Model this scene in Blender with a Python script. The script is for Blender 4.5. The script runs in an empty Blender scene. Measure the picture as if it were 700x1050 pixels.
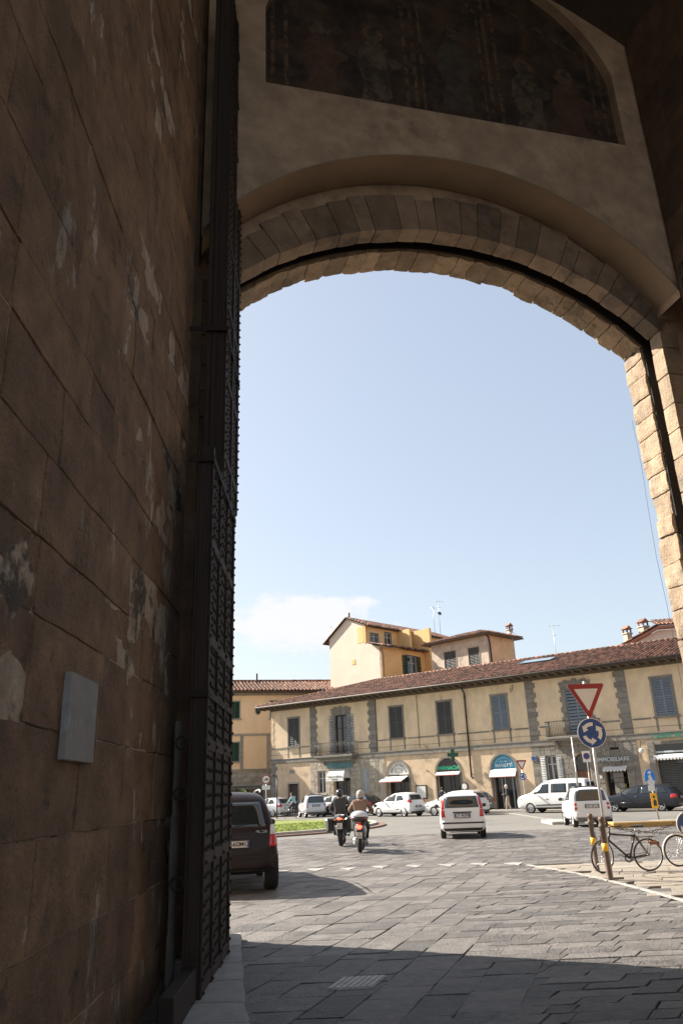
import bpy, bmesh, math, random
from mathutils import Vector, Matrix, noise
from mathutils.bvhtree import BVHTree
random.seed(7)
R = math.radians
sc = bpy.context.scene
COL = sc.collection

# ------------------------------------------------------------------ materials
def _n(nt, t, **k):
    n = nt.nodes.new(t)
    for a, b in k.items():
        setattr(n, a, b)
    return n

def mat(name, col, rough=.7, var=.15, vs=3., bump=.1, bs=25., col2=None, th=.58, ps=1.2, rnd=0., metal=0., spec=.5,
        coat=0., stretch=None, emit=None, hue=0., detail=6, bdist=.02, trans=0., col3=None, th3=.62, ps3=3., st3=(1, 1, 1)):
    m = bpy.data.materials.new(name); m.use_nodes = True
    nt = m.node_tree; L = nt.links
    b = nt.nodes['Principled BSDF']
    b.inputs['Roughness'].default_value = rough
    b.inputs['Metallic'].default_value = metal
    b.inputs['Specular IOR Level'].default_value = spec
    b.inputs['Coat Weight'].default_value = coat
    b.inputs['Coat Roughness'].default_value = .06
    b.inputs['Transmission Weight'].default_value = trans
    tc = _n(nt, 'ShaderNodeTexCoord'); co = tc.outputs['Object']
    if stretch:
        mp = _n(nt, 'ShaderNodeMapping'); mp.inputs['Scale'].default_value = stretch
        L.new(co, mp.inputs[0]); co = mp.outputs[0]
    n1 = _n(nt, 'ShaderNodeTexNoise'); n1.inputs['Scale'].default_value = vs; n1.inputs['Detail'].default_value = detail
    n1.inputs['Roughness'].default_value = .62
    L.new(co, n1.inputs['Vector'])
    mr = _n(nt, 'ShaderNodeMapRange'); mr.inputs[1].default_value = .28; mr.inputs[2].default_value = .72
    mr.inputs[3].default_value = 1 - var; mr.inputs[4].default_value = 1 + var
    L.new(n1.outputs[0], mr.inputs[0])
    base = _n(nt, 'ShaderNodeRGB'); base.outputs[0].default_value = (*col, 1)
    cur = base.outputs[0]
    if col2:
        n2 = _n(nt, 'ShaderNodeTexNoise'); n2.inputs['Scale'].default_value = ps; n2.inputs['Detail'].default_value = 8
        n2.inputs['Roughness'].default_value = .68
        off = _n(nt, 'ShaderNodeVectorMath', operation='ADD'); off.inputs[1].default_value = (13.1, 5.7, 2.2)
        L.new(co, off.inputs[0]); L.new(off.outputs[0], n2.inputs['Vector'])
        r2 = _n(nt, 'ShaderNodeMapRange'); r2.inputs[1].default_value = th; r2.inputs[2].default_value = th + .07
        L.new(n2.outputs[0], r2.inputs[0])
        mx = _n(nt, 'ShaderNodeMix', data_type='RGBA'); mx.inputs[7].default_value = (*col2, 1)
        L.new(r2.outputs[0], mx.inputs[0]); L.new(cur, mx.inputs[6]); cur = mx.outputs[2]
    if col3:
        mp3 = _n(nt, 'ShaderNodeMapping'); mp3.inputs['Scale'].default_value = st3; mp3.inputs['Location'].default_value = (3.3, 8.1, 4.7); L.new(tc.outputs['Object'], mp3.inputs[0])
        n4 = _n(nt, 'ShaderNodeTexNoise'); n4.inputs['Scale'].default_value = ps3; n4.inputs['Detail'].default_value = 10; n4.inputs['Roughness'].default_value = .72; L.new(mp3.outputs[0], n4.inputs['Vector'])
        r4 = _n(nt, 'ShaderNodeMapRange'); r4.inputs[1].default_value = th3; r4.inputs[2].default_value = th3 + .045; L.new(n4.outputs[0], r4.inputs[0])
        mx4 = _n(nt, 'ShaderNodeMix', data_type='RGBA'); mx4.inputs[7].default_value = (*col3, 1); L.new(r4.outputs[0], mx4.inputs[0]); L.new(cur, mx4.inputs[6]); cur = mx4.outputs[2]
    sc1 = _n(nt, 'ShaderNodeVectorMath', operation='SCALE'); L.new(cur, sc1.inputs[0]); L.new(mr.outputs[0], sc1.inputs[3]); cur = sc1.outputs[0]
    if rnd:
        at = _n(nt, 'ShaderNodeAttribute', attribute_name='rnd')
        m2 = _n(nt, 'ShaderNodeMapRange'); m2.inputs[3].default_value = 1 - rnd; m2.inputs[4].default_value = 1 + rnd
        L.new(at.outputs['Fac'], m2.inputs[0])
        s2 = _n(nt, 'ShaderNodeVectorMath', operation='SCALE'); L.new(cur, s2.inputs[0]); L.new(m2.outputs[0], s2.inputs[3]); cur = s2.outputs[0]
        if hue:
            w = _n(nt, 'ShaderNodeTexWhiteNoise', noise_dimensions='1D'); L.new(at.outputs['Fac'], w.inputs['W'])
            m3 = _n(nt, 'ShaderNodeMapRange'); m3.inputs[3].default_value = .5 - hue; m3.inputs[4].default_value = .5 + hue
            L.new(w.outputs[0], m3.inputs[0])
            h = _n(nt, 'ShaderNodeHueSaturation'); L.new(m3.outputs[0], h.inputs['Hue']); L.new(cur, h.inputs['Color']); cur = h.outputs[0]
    L.new(cur, b.inputs['Base Color'])
    if bump:
        n3 = _n(nt, 'ShaderNodeTexNoise'); n3.inputs['Scale'].default_value = bs; n3.inputs['Detail'].default_value = 8
        n3.inputs['Roughness'].default_value = .65
        L.new(co, n3.inputs['Vector'])
        bp = _n(nt, 'ShaderNodeBump'); bp.inputs['Strength'].default_value = min(1, bump * 2); bp.inputs['Distance'].default_value = bdist
        L.new(n3.outputs[0], bp.inputs['Height']); L.new(bp.outputs[0], b.inputs['Normal'])
    if emit:
        b.inputs['Emission Color'].default_value = (*emit[:3], 1); b.inputs['Emission Strength'].default_value = emit[3]
    return m

# ------------------------------------------------------------------ mesh builder
class MB:
    def __init__(s, M=None):
        s.v = []; s.f = []; s.r = []; s.sm = []; s.mi = []; s.M = M; s.cm = 0
    def add(s, vs, fs, r=None, smooth=False, M=None):
        o = len(s.v)
        for p in vs:
            p = Vector(p)
            if M: p = M @ p
            if s.M: p = s.M @ p
            s.v.append(p)
        if r is None: r = random.random()
        for f in fs:
            s.f.append([i + o for i in f]); s.r.append(r); s.sm.append(smooth); s.mi.append(s.cm)
        return s
    def box(s, x0, x1, y0, y1, z0, z1, r=None, M=None):
        vs = [(x, y, z) for z in (z0, z1) for y in (y0, y1) for x in (x0, x1)]
        return s.add(vs, [(0, 2, 3, 1), (4, 5, 7, 6), (0, 1, 5, 4), (2, 6, 7, 3), (0, 4, 6, 2), (1, 3, 7, 5)], r, False, M)
    def rbox(s, x0, x1, y0, y1, z0, z1, c=.01, r=None, M=None):
        # box with chamfered edges
        X = (x0, x1); Y = (y0, y1); Z = (z0, z1)
        vs = []; idx = {}
        for i in (0, 1):
            for j in (0, 1):
                for k in (0, 1):
                    sx = 1 if i == 0 else -1; sy = 1 if j == 0 else -1; sz = 1 if k == 0 else -1
                    idx[i, j, k, 'x'] = len(vs); vs.append((X[i], Y[j] + sy * c, Z[k] + sz * c))
                    idx[i, j, k, 'y'] = len(vs); vs.append((X[i] + sx * c, Y[j], Z[k] + sz * c))
                    idx[i, j, k, 'z'] = len(vs); vs.append((X[i] + sx * c, Y[j] + sy * c, Z[k]))
        fs = []
        for i in (0, 1):
            q = [idx[i, 0, 0, 'x'], idx[i, 1, 0, 'x'], idx[i, 1, 1, 'x'], idx[i, 0, 1, 'x']]; fs.append(q if i else q[::-1])
            q = [idx[0, i, 0, 'y'], idx[1, i, 0, 'y'], idx[1, i, 1, 'y'], idx[0, i, 1, 'y']]; fs.append(q[::-1] if i else q)
            q = [idx[0, 0, i, 'z'], idx[1, 0, i, 'z'], idx[1, 1, i, 'z'], idx[0, 1, i, 'z']]; fs.append(q if i else q[::-1])
        for a in (0, 1):
            for b2 in (0, 1):
                fs.append([idx[a, b2, 0, 'x'], idx[a, b2, 1, 'x'], idx[a, b2, 1, 'y'], idx[a, b2, 0, 'y']])
                fs.append([idx[a, 0, b2, 'x'], idx[a, 1, b2, 'x'], idx[a, 1, b2, 'z'], idx[a, 0, b2, 'z']])
                fs.append([idx[0, a, b2, 'y'], idx[1, a, b2, 'y'], idx[1, a, b2, 'z'], idx[0, a, b2, 'z']])
        for key in [(i, j, k) for i in (0, 1) for j in (0, 1) for k in (0, 1)]:
            fs.append([idx[(*key, 'x')], idx[(*key, 'y')], idx[(*key, 'z')]])
        return s.add(vs, fs, r, False, M)
    def tube(s, pts, rad, n=10, caps=True, r=None, smooth=True, M=None):
        pts = [Vector(p) for p in pts]
        if not isinstance(rad, (list, tuple)): rad = [rad] * len(pts)
        vs = []; fs = []; prev = None
        for i, p in enumerate(pts):
            d = (pts[min(i + 1, len(pts) - 1)] - pts[max(i - 1, 0)]).normalized()
            if prev is None:
                a = Vector((0, 0, 1)) if abs(d.z) < .9 else Vector((1, 0, 0))
                u = d.cross(a).normalized()
            else:
                u = (prev - d * prev.dot(d)).normalized()
            prev = u; w = d.cross(u)
            for k in range(n):
                an = 2 * math.pi * k / n
                vs.append(p + (u * math.cos(an) + w * math.sin(an)) * rad[i])
        for i in range(len(pts) - 1):
            for k in range(n):
                a = i * n + k; b = i * n + (k + 1) % n
                fs.append((a, b, b + n, a + n))
        if caps:
            fs.append(tuple(range(n))[::-1]); fs.append(tuple(range((len(pts) - 1) * n, len(pts) * n)))
        return s.add(vs, fs, r, smooth, M)
    def cyl(s, p0, p1, r0, r1=None, n=12, r=None, smooth=True, M=None):
        return s.tube([p0, p1], [r0, r0 if r1 is None else r1], n, True, r, smooth, M)
    def lathe(s, prof, n=20, M=None, r=None, smooth=True, closed=False):
        # profile (radius, height) turned about z
        vs = []; fs = []
        for (a, z) in prof:
            for k in range(n):
                t = 2 * math.pi * k / n; vs.append((a * math.cos(t), a * math.sin(t), z))
        m = len(prof)
        for i in range(m if closed else m - 1):
            j = (i + 1) % m
            for k in range(n):
                fs.append((i * n + k, i * n + (k + 1) % n, j * n + (k + 1) % n, j * n + k))
        if not closed:
            fs.append(tuple(range(n))[::-1]); fs.append(tuple(range((m - 1) * n, m * n)))
        return s.add(vs, fs, r, smooth, M)
    def ball(s, c, rad, nu=16, nv=10, r=None, M=None, z0=-1, smooth=True):
        if not isinstance(rad, (list, tuple)): rad = (rad,) * 3
        vs = []; fs = []
        a0 = math.asin(max(-1, z0))
        for i in range(nv + 1):
            ph = a0 + (math.pi / 2 - a0) * i / nv
            for k in range(nu):
                t = 2 * math.pi * k / nu
                vs.append((c[0] + rad[0] * math.cos(ph) * math.cos(t), c[1] + rad[1] * math.cos(ph) * math.sin(t), c[2] + rad[2] * math.sin(ph)))
        for i in range(nv):
            for k in range(nu):
                fs.append((i * nu + k, i * nu + (k + 1) % nu, (i + 1) * nu + (k + 1) % nu, (i + 1) * nu + k))
        if z0 > -1: fs.append(tuple(range(nu))[::-1])
        return s.add(vs, fs, r, smooth, M)
    def prism(s, poly, y0, y1, r=None, M=None, smooth=False):
        # poly in (x,z), counter-clockwise, extruded in y
        n = len(poly)
        vs = [(x, y0, z) for x, z in poly] + [(x, y1, z) for x, z in poly]
        fs = [tuple(range(n)), tuple(range(n, 2 * n))[::-1]]
        for i in range(n):
            j = (i + 1) % n; fs.append((i, i + n, j + n, j))
        return s.add(vs, fs, r, smooth, M)
    def prismz(s, poly, z0, z1, r=None, M=None):
        n = len(poly)
        vs = [(x, y, z0) for x, y in poly] + [(x, y, z1) for x, y in poly]
        fs = [tuple(range(n))[::-1], tuple(range(n, 2 * n))]
        for i in range(n):
            j = (i + 1) % n; fs.append((i, j, j + n, i + n))
        return s.add(vs, fs, r, False, M)
    def rough(s, cs, n=4, amp=.02, fr=3., r=None, M=None, ch=.012):
        # block from 8 corners (x0y0z0,x1y0z0,x0y1z0,x1y1z0, then z1), faces subdivided and worn by noise
        c = [Vector(p) for p in cs]
        cen = sum(c, Vector()) / 8
        vs = []; ids = {}; fs = []
        def P(i, j, k):
            key = (i, j, k)
            if key in ids: return ids[key]
            a, b, d = i / n, j / n, k / n
            p = Vector()
            for q, (A, B, D) in enumerate([(x, y, z) for z in (0, 1) for y in (0, 1) for x in (0, 1)]):
                p += c[q] * ((a if A else 1 - a) * (b if B else 1 - b) * (d if D else 1 - d))
            e = sum(1 for t in (i, j, k) if t in (0, n))
            q = p + noise.noise_vector(p * fr) * amp + noise.noise_vector(p * fr * 3.1) * amp * .5
            if e >= 2: q += (cen - p).normalized() * (ch if e == 2 else ch * 1.8)
            ids[key] = len(vs); vs.append(q); return ids[key]
        for a in range(n):
            for b in range(n):
                fs.append((P(a, b, 0), P(a, b + 1, 0), P(a + 1, b + 1, 0), P(a + 1, b, 0)))
                fs.append((P(a, b, n), P(a + 1, b, n), P(a + 1, b + 1, n), P(a, b + 1, n)))
                fs.append((P(a, 0, b), P(a + 1, 0, b), P(a + 1, 0, b + 1), P(a, 0, b + 1)))
                fs.append((P(a, n, b), P(a, n, b + 1), P(a + 1, n, b + 1), P(a + 1, n, b)))
                fs.append((P(0, a, b), P(0, a, b + 1), P(0, a + 1, b + 1), P(0, a + 1, b)))
                fs.append((P(n, a, b), P(n, a + 1, b), P(n, a + 1, b + 1), P(n, a, b + 1)))
        return s.add(vs, fs, r, False, M)
    def build(s, name, m, parent=None, bevel=0, smooth_angle=None):
        me = bpy.data.meshes.new(name)
        me.from_pydata([tuple(p) for p in s.v], [], s.f)
        me.validate(clean_customdata=False)
        ms = m if isinstance(m, (list, tuple)) else [m]
        for x in ms: me.materials.append(x)
        if len(me.polygons) == len(s.f):
            me.polygons.foreach_set('use_smooth', s.sm); me.polygons.foreach_set('material_index', s.mi)
            at = me.attributes.new('rnd', 'FLOAT', 'FACE'); at.data.foreach_set('value', s.r)
        bm = bmesh.new(); bm.from_mesh(me)
        bmesh.ops.recalc_face_normals(bm, faces=bm.faces)
        if bevel:
            bmesh.ops.bevel(bm, geom=[e for e in bm.edges if len(e.link_faces) == 2 and e.calc_face_angle(0) > .6], offset=bevel, segments=1, affect='EDGES', profile=.5)
        bm.to_mesh(me); bm.free(); me.update()
        o = bpy.data.objects.new(name, me); COL.objects.link(o)
        if parent: o.parent = parent
        return o

def empty(name, loc=(0, 0, 0), rz=0.):
    o = bpy.data.objects.new(name, None); COL.objects.link(o); o.location = loc; o.rotation_euler = (0, 0, rz)
    o.empty_display_size = .2
    return o
def tag(o, label, cat, group=None, kind='thing'):
    o['label'] = label; o['category'] = cat
    if kind: o['kind'] = kind
    if group: o['group'] = group
    return o
def struct(o, kind='structure', label=None):
    o['kind'] = kind
    if label: o['label'] = label
    return o
def copy_tree(o, parent=None):
    c = o.copy(); COL.objects.link(c); c.parent = parent
    for ch in o.children: copy_tree(ch, c)
    return c

def text_mb(name, txt, size, m, parent, M, depth=.01, align='CENTER', bold=0., space=1.):
    cu = bpy.data.curves.new(name, 'FONT'); cu.body = txt; cu.size = size; cu.extrude = depth / 2
    cu.align_x = align; cu.align_y = 'CENTER'; cu.offset = bold; cu.space_character = space
    cu.resolution_u = 3
    o = bpy.data.objects.new(name, cu); COL.objects.link(o)
    dg = bpy.context.evaluated_depsgraph_get(); dg.update()
    me = bpy.data.meshes.new_from_object(o.evaluated_get(dg)); me.name = name
    bpy.data.objects.remove(o); me.materials.clear(); me.materials.append(m); me.transform(M)
    ob = bpy.data.objects.new(name, me); COL.objects.link(ob)
    if parent: ob.parent = parent
    return ob
# text lying in xz plane facing -y (readable when seen from -y)
def TM(x, y, z, rz=0): return Matrix.Translation((x, y, z)) @ Matrix.Rotation(rz, 4, 'Z') @ Matrix.Rotation(R(90), 4, 'X')

# wall in xz plane with rectangular/arched openings.  y0 front, y1 back
def wall(mb, x0, x1, z0, z1, y0, y1, ops, seg=14, r=.5):
    """ops: (xa, xb, za, zb[, spring]) ; spring => round/segmental arch from spring to zb"""
    xs = sorted({x0, x1, *[v for o in ops for v in (o[0], o[1])]}); zs = sorted({z0, z1, *[v for o in ops for v in (o[2], o[3])]})
    xs = [x for x in xs if x0 <= x <= x1]; zs = [z for z in zs if z0 <= z <= z1]
    def inop(x, z):
        return any(o[0] < x < o[1] and o[2] < z < o[3] for o in ops)
    for y, fl in ((y0, 0), (y1, 1)):
        for i in range(len(xs) - 1):
            for j in range(len(zs) - 1):
                if inop((xs[i] + xs[i + 1]) / 2, (zs[j] + zs[j + 1]) / 2): continue
                q = [(xs[i], y, zs[j]), (xs[i + 1], y, zs[j]), (xs[i + 1], y, zs[j + 1]), (xs[i], y, zs[j + 1])]
                mb.add(q if not fl else q[::-1], [(0, 1, 2, 3)], r)
    # outer rim
    mb.add([(x0, y0, z0), (x0, y1, z0), (x0, y1, z1), (x0, y0, z1)], [(3, 2, 1, 0)], r)
    mb.add([(x1, y0, z0), (x1, y1, z0), (x1, y1, z1), (x1, y0, z1)], [(0, 1, 2, 3)], r)
    mb.add([(x0, y0, z1), (x1, y0, z1), (x1, y1, z1), (x0, y1, z1)], [(0, 1, 2, 3)], r)
    for o in ops:
        a, b, c, d = o[:4]; sp = o[4] if len(o) > 4 else d
        mb.add([(a, y0, c), (a, y1, c), (a, y1, sp), (a, y0, sp)], [(0, 1, 2, 3)], r)
        mb.add([(b, y0, c), (b, y1, c), (b, y1, sp), (b, y0, sp)], [(3, 2, 1, 0)], r)
        if c > z0 + .001: mb.add([(a, y0, c), (b, y0, c), (b, y1, c), (a, y1, c)], [(0, 1, 2, 3)], r)
        if len(o) > 4:
            pts = arc(a, b, sp, d, seg)
            for (p, q) in zip(pts[:-1], pts[1:]):
                for y, fl in ((y0, 0), (y1, 1)):
                    v = [(p[0], y, p[1]), (q[0], y, q[1]), (q[0], y, d), (p[0], y, d)]
                    mb.add(v, [(0, 1, 2, 3)], r)
                mb.add([(p[0], y0, p[1]), (q[0], y0, q[1]), (q[0], y1, q[1]), (p[0], y1, p[1])], [(3, 2, 1, 0)], r)
        else:
            mb.add([(a, y0, d), (b, y0, d), (b, y1, d), (a, y1, d)], [(3, 2, 1, 0)], r)
def arc(a, b, sp, top, seg=14):
    h = top - sp; w = (b - a) / 2; cx = (a + b) / 2
    rad = (w * w + h * h) / (2 * h); cz = top - rad
    t0 = math.asin(max(-1, min(1, (sp - cz) / rad)))
    if cz > sp: t0 = t0
    return [(cx - rad * math.cos(t0 + (math.pi - 2 * t0) * k / seg), cz + rad * math.sin(t0 + (math.pi - 2 * t0) * k / seg)) for k in range(seg + 1)]

# stone courses on a plane: O + u*U + v*V, N = outward
def blocks(mb, O, U, V, N, ulen, vlen, hs, ls, gap=.008, c=.012, jit=.006, skip=None, tilt=0., depth=.03, rn=0, ra=.006):
    O = Vector(O); U = Vector(U); V = Vector(V); N = Vector(N)
    v = 0.; row = 0
    while v < vlen - .01:
        h = min(random.uniform(*hs), vlen - v)
        if vlen - v - h < hs[0] * .5: h = vlen - v
        u = 0.
        first = True
        while u < ulen - .01:
            l = random.uniform(*ls)
            if first: l *= random.uniform(.5, 1); first = False
            l = min(l, ulen - u)
            if ulen - u - l < ls[0] * .4: l = ulen - u
            if not (skip and skip(u, u + l, v, v + h)):
                d = depth + random.uniform(-jit, jit); g = gap / 2
                uu = (u + g, u + l - g); vv = (v + g, v + h - g)
                def P(a, b, w): return O + U * a + V * b + N * w
                if rn:
                    mb.rough([P(a, b, w) for w in (-.03, d) for b in vv for a in uu], rn, ra, 2.3, ch=.006); u += l; continue
                j = lambda: random.uniform(-tilt, tilt)
                vs = [P(uu[0], vv[0], 0), P(uu[1], vv[0], 0), P(uu[1], vv[1], 0), P(uu[0], vv[1], 0),
                      P(uu[0], vv[0], d - c), P(uu[1], vv[0], d - c), P(uu[1], vv[1], d - c), P(uu[0], vv[1], d - c),
                      P(uu[0] + c, vv[0] + c, d + j()), P(uu[1] - c, vv[0] + c, d + j()), P(uu[1] - c, vv[1] - c, d + j()), P(uu[0] + c, vv[1] - c, d + j())]
                fs = [(8, 9, 10, 11)]
                for k in range(4):
                    k2 = (k + 1) % 4
                    fs += [(k, k2, k2 + 4, k + 4), (k + 4, k2 + 4, k2 + 8, k + 8)]
                mb.add(vs, fs)
            u += l
        v += h; row += 1

# ------------------------------------------------------------------ palette
M = {}
M['wallstone'] = mat('passage_stone', (.34, .195, .105), .85, .45, 2.6, 1., 22, col2=(.19, .11, .065), th=.59, ps=3.4, rnd=.2, detail=12, bdist=.09, col3=(.58, .46, .35), th3=.6, ps3=1.25, st3=(1.3, 1.3, .6))
M['farwall'] = mat('darker_passage_stone', (.15, .09, .055), .85, .4, 2.6, .8, 22, rnd=.2, detail=10, bdist=.06)  # passage stone in a darker base colour, for the right wall
M['mortar'] = mat('old_mortar', (.5, .37, .26), .9, .35, 6, .5, 40, col2=(.1, .075, .05), th=.5, ps=2)
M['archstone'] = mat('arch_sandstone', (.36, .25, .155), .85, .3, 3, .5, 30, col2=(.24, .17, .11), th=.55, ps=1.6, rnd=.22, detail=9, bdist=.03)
M['jamb'] = mat('jamb_sandstone', (.30, .215, .14), .85, .36, 3.2, .8, 22, col2=(.24, .18, .125), th=.55, ps=2.6, rnd=.18, detail=9, bdist=.03)
M['gplaster'] = mat('gate_plaster', (.45, .315, .215), .9, .3, 2., 1., 12, col2=(.32, .225, .155), th=.57, ps=.9, stretch=(1, 1, 1))
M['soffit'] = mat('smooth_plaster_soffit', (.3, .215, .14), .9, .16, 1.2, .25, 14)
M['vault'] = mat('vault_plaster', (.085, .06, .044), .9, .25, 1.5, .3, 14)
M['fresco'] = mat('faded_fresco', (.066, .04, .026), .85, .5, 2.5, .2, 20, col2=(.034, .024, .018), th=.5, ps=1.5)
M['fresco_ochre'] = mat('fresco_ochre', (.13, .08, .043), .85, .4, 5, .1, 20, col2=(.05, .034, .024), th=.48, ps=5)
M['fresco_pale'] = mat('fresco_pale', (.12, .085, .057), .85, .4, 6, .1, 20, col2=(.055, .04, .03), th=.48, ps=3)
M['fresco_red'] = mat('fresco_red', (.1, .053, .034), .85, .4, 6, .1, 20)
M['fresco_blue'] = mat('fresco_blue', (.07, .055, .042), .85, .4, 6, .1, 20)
M['marble'] = mat('grey_marble', (.26, .235, .212), .65, .12, 5, .08, 60, col2=(.31, .295, .28), th=.55, ps=6)
M['oldwood'] = mat('old_door_wood', (.034, .02, .013), .75, .4, 7, .6, 40, stretch=(1, 1, .12), bdist=.02, rnd=.2)
M['iron'] = mat('dark_iron', (.026, .015, .010), .85, .3, 12, .2, 50)
M['ironpaint'] = mat('black_painted_iron', (.035, .033, .032), .5, .1, 12, .05, 50, metal=.3)
M['slab'] = mat('street_flagstone', (.130, .117, .106), .58, .34, 5, .8, 26, col2=(.085, .078, .072), th=.56, ps=3.4, rnd=.36, detail=12, bdist=.04, col3=(.22, .205, .185), th3=.62, ps3=9)
M['joint'] = mat('joint_dirt', (.05, .044, .038), .95, .3, 6, .3, 40)
M['asphalt'] = mat('worn_asphalt', (.155, .145, .13), .85, .15, .5, .3, 60, col2=(.125, .118, .106), th=.53, ps=.22, detail=9)
M['pave'] = mat('pavement_stone', (.27, .25, .225), .8, .12, 3, .3, 40)
M['kerb'] = mat('kerb_stone', (.38, .355, .32), .8, .18, 4, .35, 30, rnd=.12)
M['redkerb'] = mat('reddish_kerb', (.17, .105, .075), .85, .25, 4, .3, 30)
M['yellowkerb'] = mat('yellow_painted_kerb', (.42, .25, .07), .7, .25, 5, .3, 30, col2=(.3, .22, .14), th=.6, ps=1.5)
M['whitepaint'] = mat('road_paint', (.34, .325, .3), .75, .2, 6, .2, 40, col2=(.2, .185, .17), th=.5, ps=6)
M['lawn'] = mat('lawn_soil', (.16, .19, .035), .9, .25, 1.2, .4, 60)
M['grass'] = mat('lawn_grass', (.24, .30, .045), .75, .25, 1.2, 0, rnd=.3)
M['cream'] = mat('cream_plaster', (.65, .50, .335), .9, .2, 1.1, .25, 22, col2=(.74, .57, .38), th=.57, ps=.7, detail=10, stretch=(1, 1, .55), col3=(.4, .29, .19), th3=.62, ps3=1.6, st3=(1, 1, .22))
M['creamlow'] = mat('pale_plaster', (.6, .45, .3), .9, .2, 1.3, .3, 22, col2=(.42, .32, .22), th=.55, ps=.8, detail=10)
M['serena'] = mat('grey_sandstone', (.205, .185, .158), .85, .22, 4, .4, 30, rnd=.16)
M['serenalight'] = mat('worn_grey_sandstone', (.37, .32, .255), .85, .22, 2.5, .4, 30, rnd=.14)
M['tile'] = mat('terracotta_tiles', (.17, .082, .052), .85, .4, 6, .3, 50, rnd=.7, col2=(.12, .08, .06), th=.55, ps=3)
M['eavewood'] = mat('eave_boards', (.12, .088, .06), .8, .2, 8, .3, 30)
M['gutter'] = mat('copper_gutter', (.05, .038, .03), .65, .2, 8, .1, 30, metal=.2)
M['shutgrey'] = mat('grey_blue_shutter', (.2, .235, .27), .6, .12, 8, .1, 30)
M['shutdark'] = mat('weathered_dark_shutter', (.085, .082, .08), .7, .2, 8, .1, 30)
M['shutgreen'] = mat('dark_green_shutter', (.025, .06, .035), .55, .12, 8, .1, 30)
M['shutpale'] = mat('pale_window_wood', (.42, .42, .41), .6, .12, 8, .1, 30)
M['glass'] = mat('window_glass', (.012, .014, .016), .06, .1, 2, 0, spec=.8)
M['shopglass'] = mat('shop_glass', (.02, .022, .024), .08, .3, 1.2, 0, spec=.6)
M['dark'] = mat('dark_interior', (.012, .011, .01), .9, .3, 3, 0)
M['woodbrown'] = mat('brown_door_wood', (.17, .075, .035), .6, .25, 6, .2, 30, stretch=(1, 1, .2))
M['wooddark'] = mat('dark_brown_door', (.045, .028, .022), .6, .25, 6, .2, 30, stretch=(1, 1, .2))
M['yellow'] = mat('yellow_plaster', (.9, .62, .36), .9, .08, .8, .2, 20)
M['ochre'] = mat('ochre_plaster', (.74, .47, .21), .9, .1, .8, .2, 20)
M['pale'] = mat('pale_gable_plaster', (.62, .53, .43), .9, .06, .8, .2, 20)
M['oldplaster'] = mat('stained_plaster', (.46, .39, .31), .9, .25, 1.3, .3, 20, col2=(.33, .28, .23), th=.55, ps=.8)
M['white'] = mat('white_awning', (.62, .6, .56), .7, .06, 6, .05, 30)
M['redstripe'] = mat('red_stripe', (.45, .06, .05), .7, .1, 6, 0)
M['bluesign'] = mat('blue_shop_sign', (.03, .25, .40), .35, .05, 4, 0)
M['teal'] = mat('teal_banner', (.1, .2, .22), .7, .12, 4, .05, 30)
M['greenneon'] = mat('green_letters', (.03, .3, .17), .5, .05, 4, 0, emit=(.05, .6, .3, .06))
M['greensign'] = mat('green_sign', (.01, .08, .04), .4, .08, 4, 0)
M['greenletter'] = mat('dark_green_letters', (.02, .2, .13), .4, .08, 4, 0)
M['letterwhite'] = mat('white_letters', (.75, .76, .76), .5, .04, 4, 0)
M['lettergrey'] = mat('pale_grey_letters', (.5, .53, .55), .4, .04, 4, 0)
M['letterdark'] = mat('dark_letters', (.03, .03, .035), .6, .04, 4, 0)
M['shutterroll'] = mat('rolling_shutter', (.085, .085, .08), .5, .1, 3, .05, 30, metal=.3)
M['darkframe'] = mat('dark_shop_frame', (.05, .045, .04), .5, .1, 5, .05, 30)
M['greyframe'] = mat('grey_metal_frame', (.3, .31, .31), .4, .05, 5, 0, metal=.5)
M['galv'] = mat('galvanised_steel', (.48, .47, .45), .45, .12, 14, .1, 60, metal=.55)
M['rustbrown'] = mat('brown_bollard', (.115, .075, .055), .6, .25, 9, .2, 50, metal=.1)
M['yellowband'] = mat('yellow_band', (.75, .42, .02), .5, .12, 9, .05, 50)
M['signred'] = mat('sign_red', (.27, .012, .016), .4, .05, 4, 0)
M['signwhite'] = mat('sign_white', (.66, .64, .6), .45, .05, 4, 0)
M['signblue'] = mat('sign_blue', (.012, .055, .22), .4, .05, 4, 0)
M['signbluelight'] = mat('bright_sign_blue', (.02, .2, .62), .4, .05, 4, 0)
M['signback'] = mat('sign_back_grey', (.3, .3, .3), .5, .05, 4, 0, metal=.4)
M['signyellow'] = mat('sign_yellow', (.8, .4, .01), .45, .05, 4, 0)
M['rubber'] = mat('tyre_rubber', (.02, .02, .02), .85, .15, 20, .1, 60)
M['rim'] = mat('alloy_rim', (.5, .5, .5), .3, .05, 5, 0, metal=.7)
M['blackplastic'] = mat('black_plastic', (.025, .025, .026), .55, .1, 20, .05, 60)
M['greyplastic'] = mat('grey_plastic', (.12, .12, .12), .5, .1, 20, .05, 60)
M['chrome'] = mat('chrome', (.6, .6, .6), .15, .02, 5, 0, metal=1.)
M['lampred'] = mat('red_lamp', (.45, .015, .015), .2, .1, 9, 0, coat=.6)
M['lampredlit'] = mat('lit_brake_lamp', (.6, .03, .02), .3, .05, 9, 0, emit=(1, .08, .04, 2.2))
M['lampclear'] = mat('clear_lamp', (.55, .55, .55), .1, .05, 9, 0, coat=.6)
M['plate'] = mat('number_plate', (.66, .64, .6), .5, .03, 4, 0)
M['plateblue'] = mat('plate_blue', (.02, .08, .4), .5, .03, 4, 0)
M['carglass'] = mat('car_glass', (.02, .026, .028), .05, .2, 2, 0, spec=.9)
def paint(name, c, metal=0., rough=.28): return mat(name, c, rough, .03, 1.5, 0, coat=.6, metal=metal)
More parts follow.
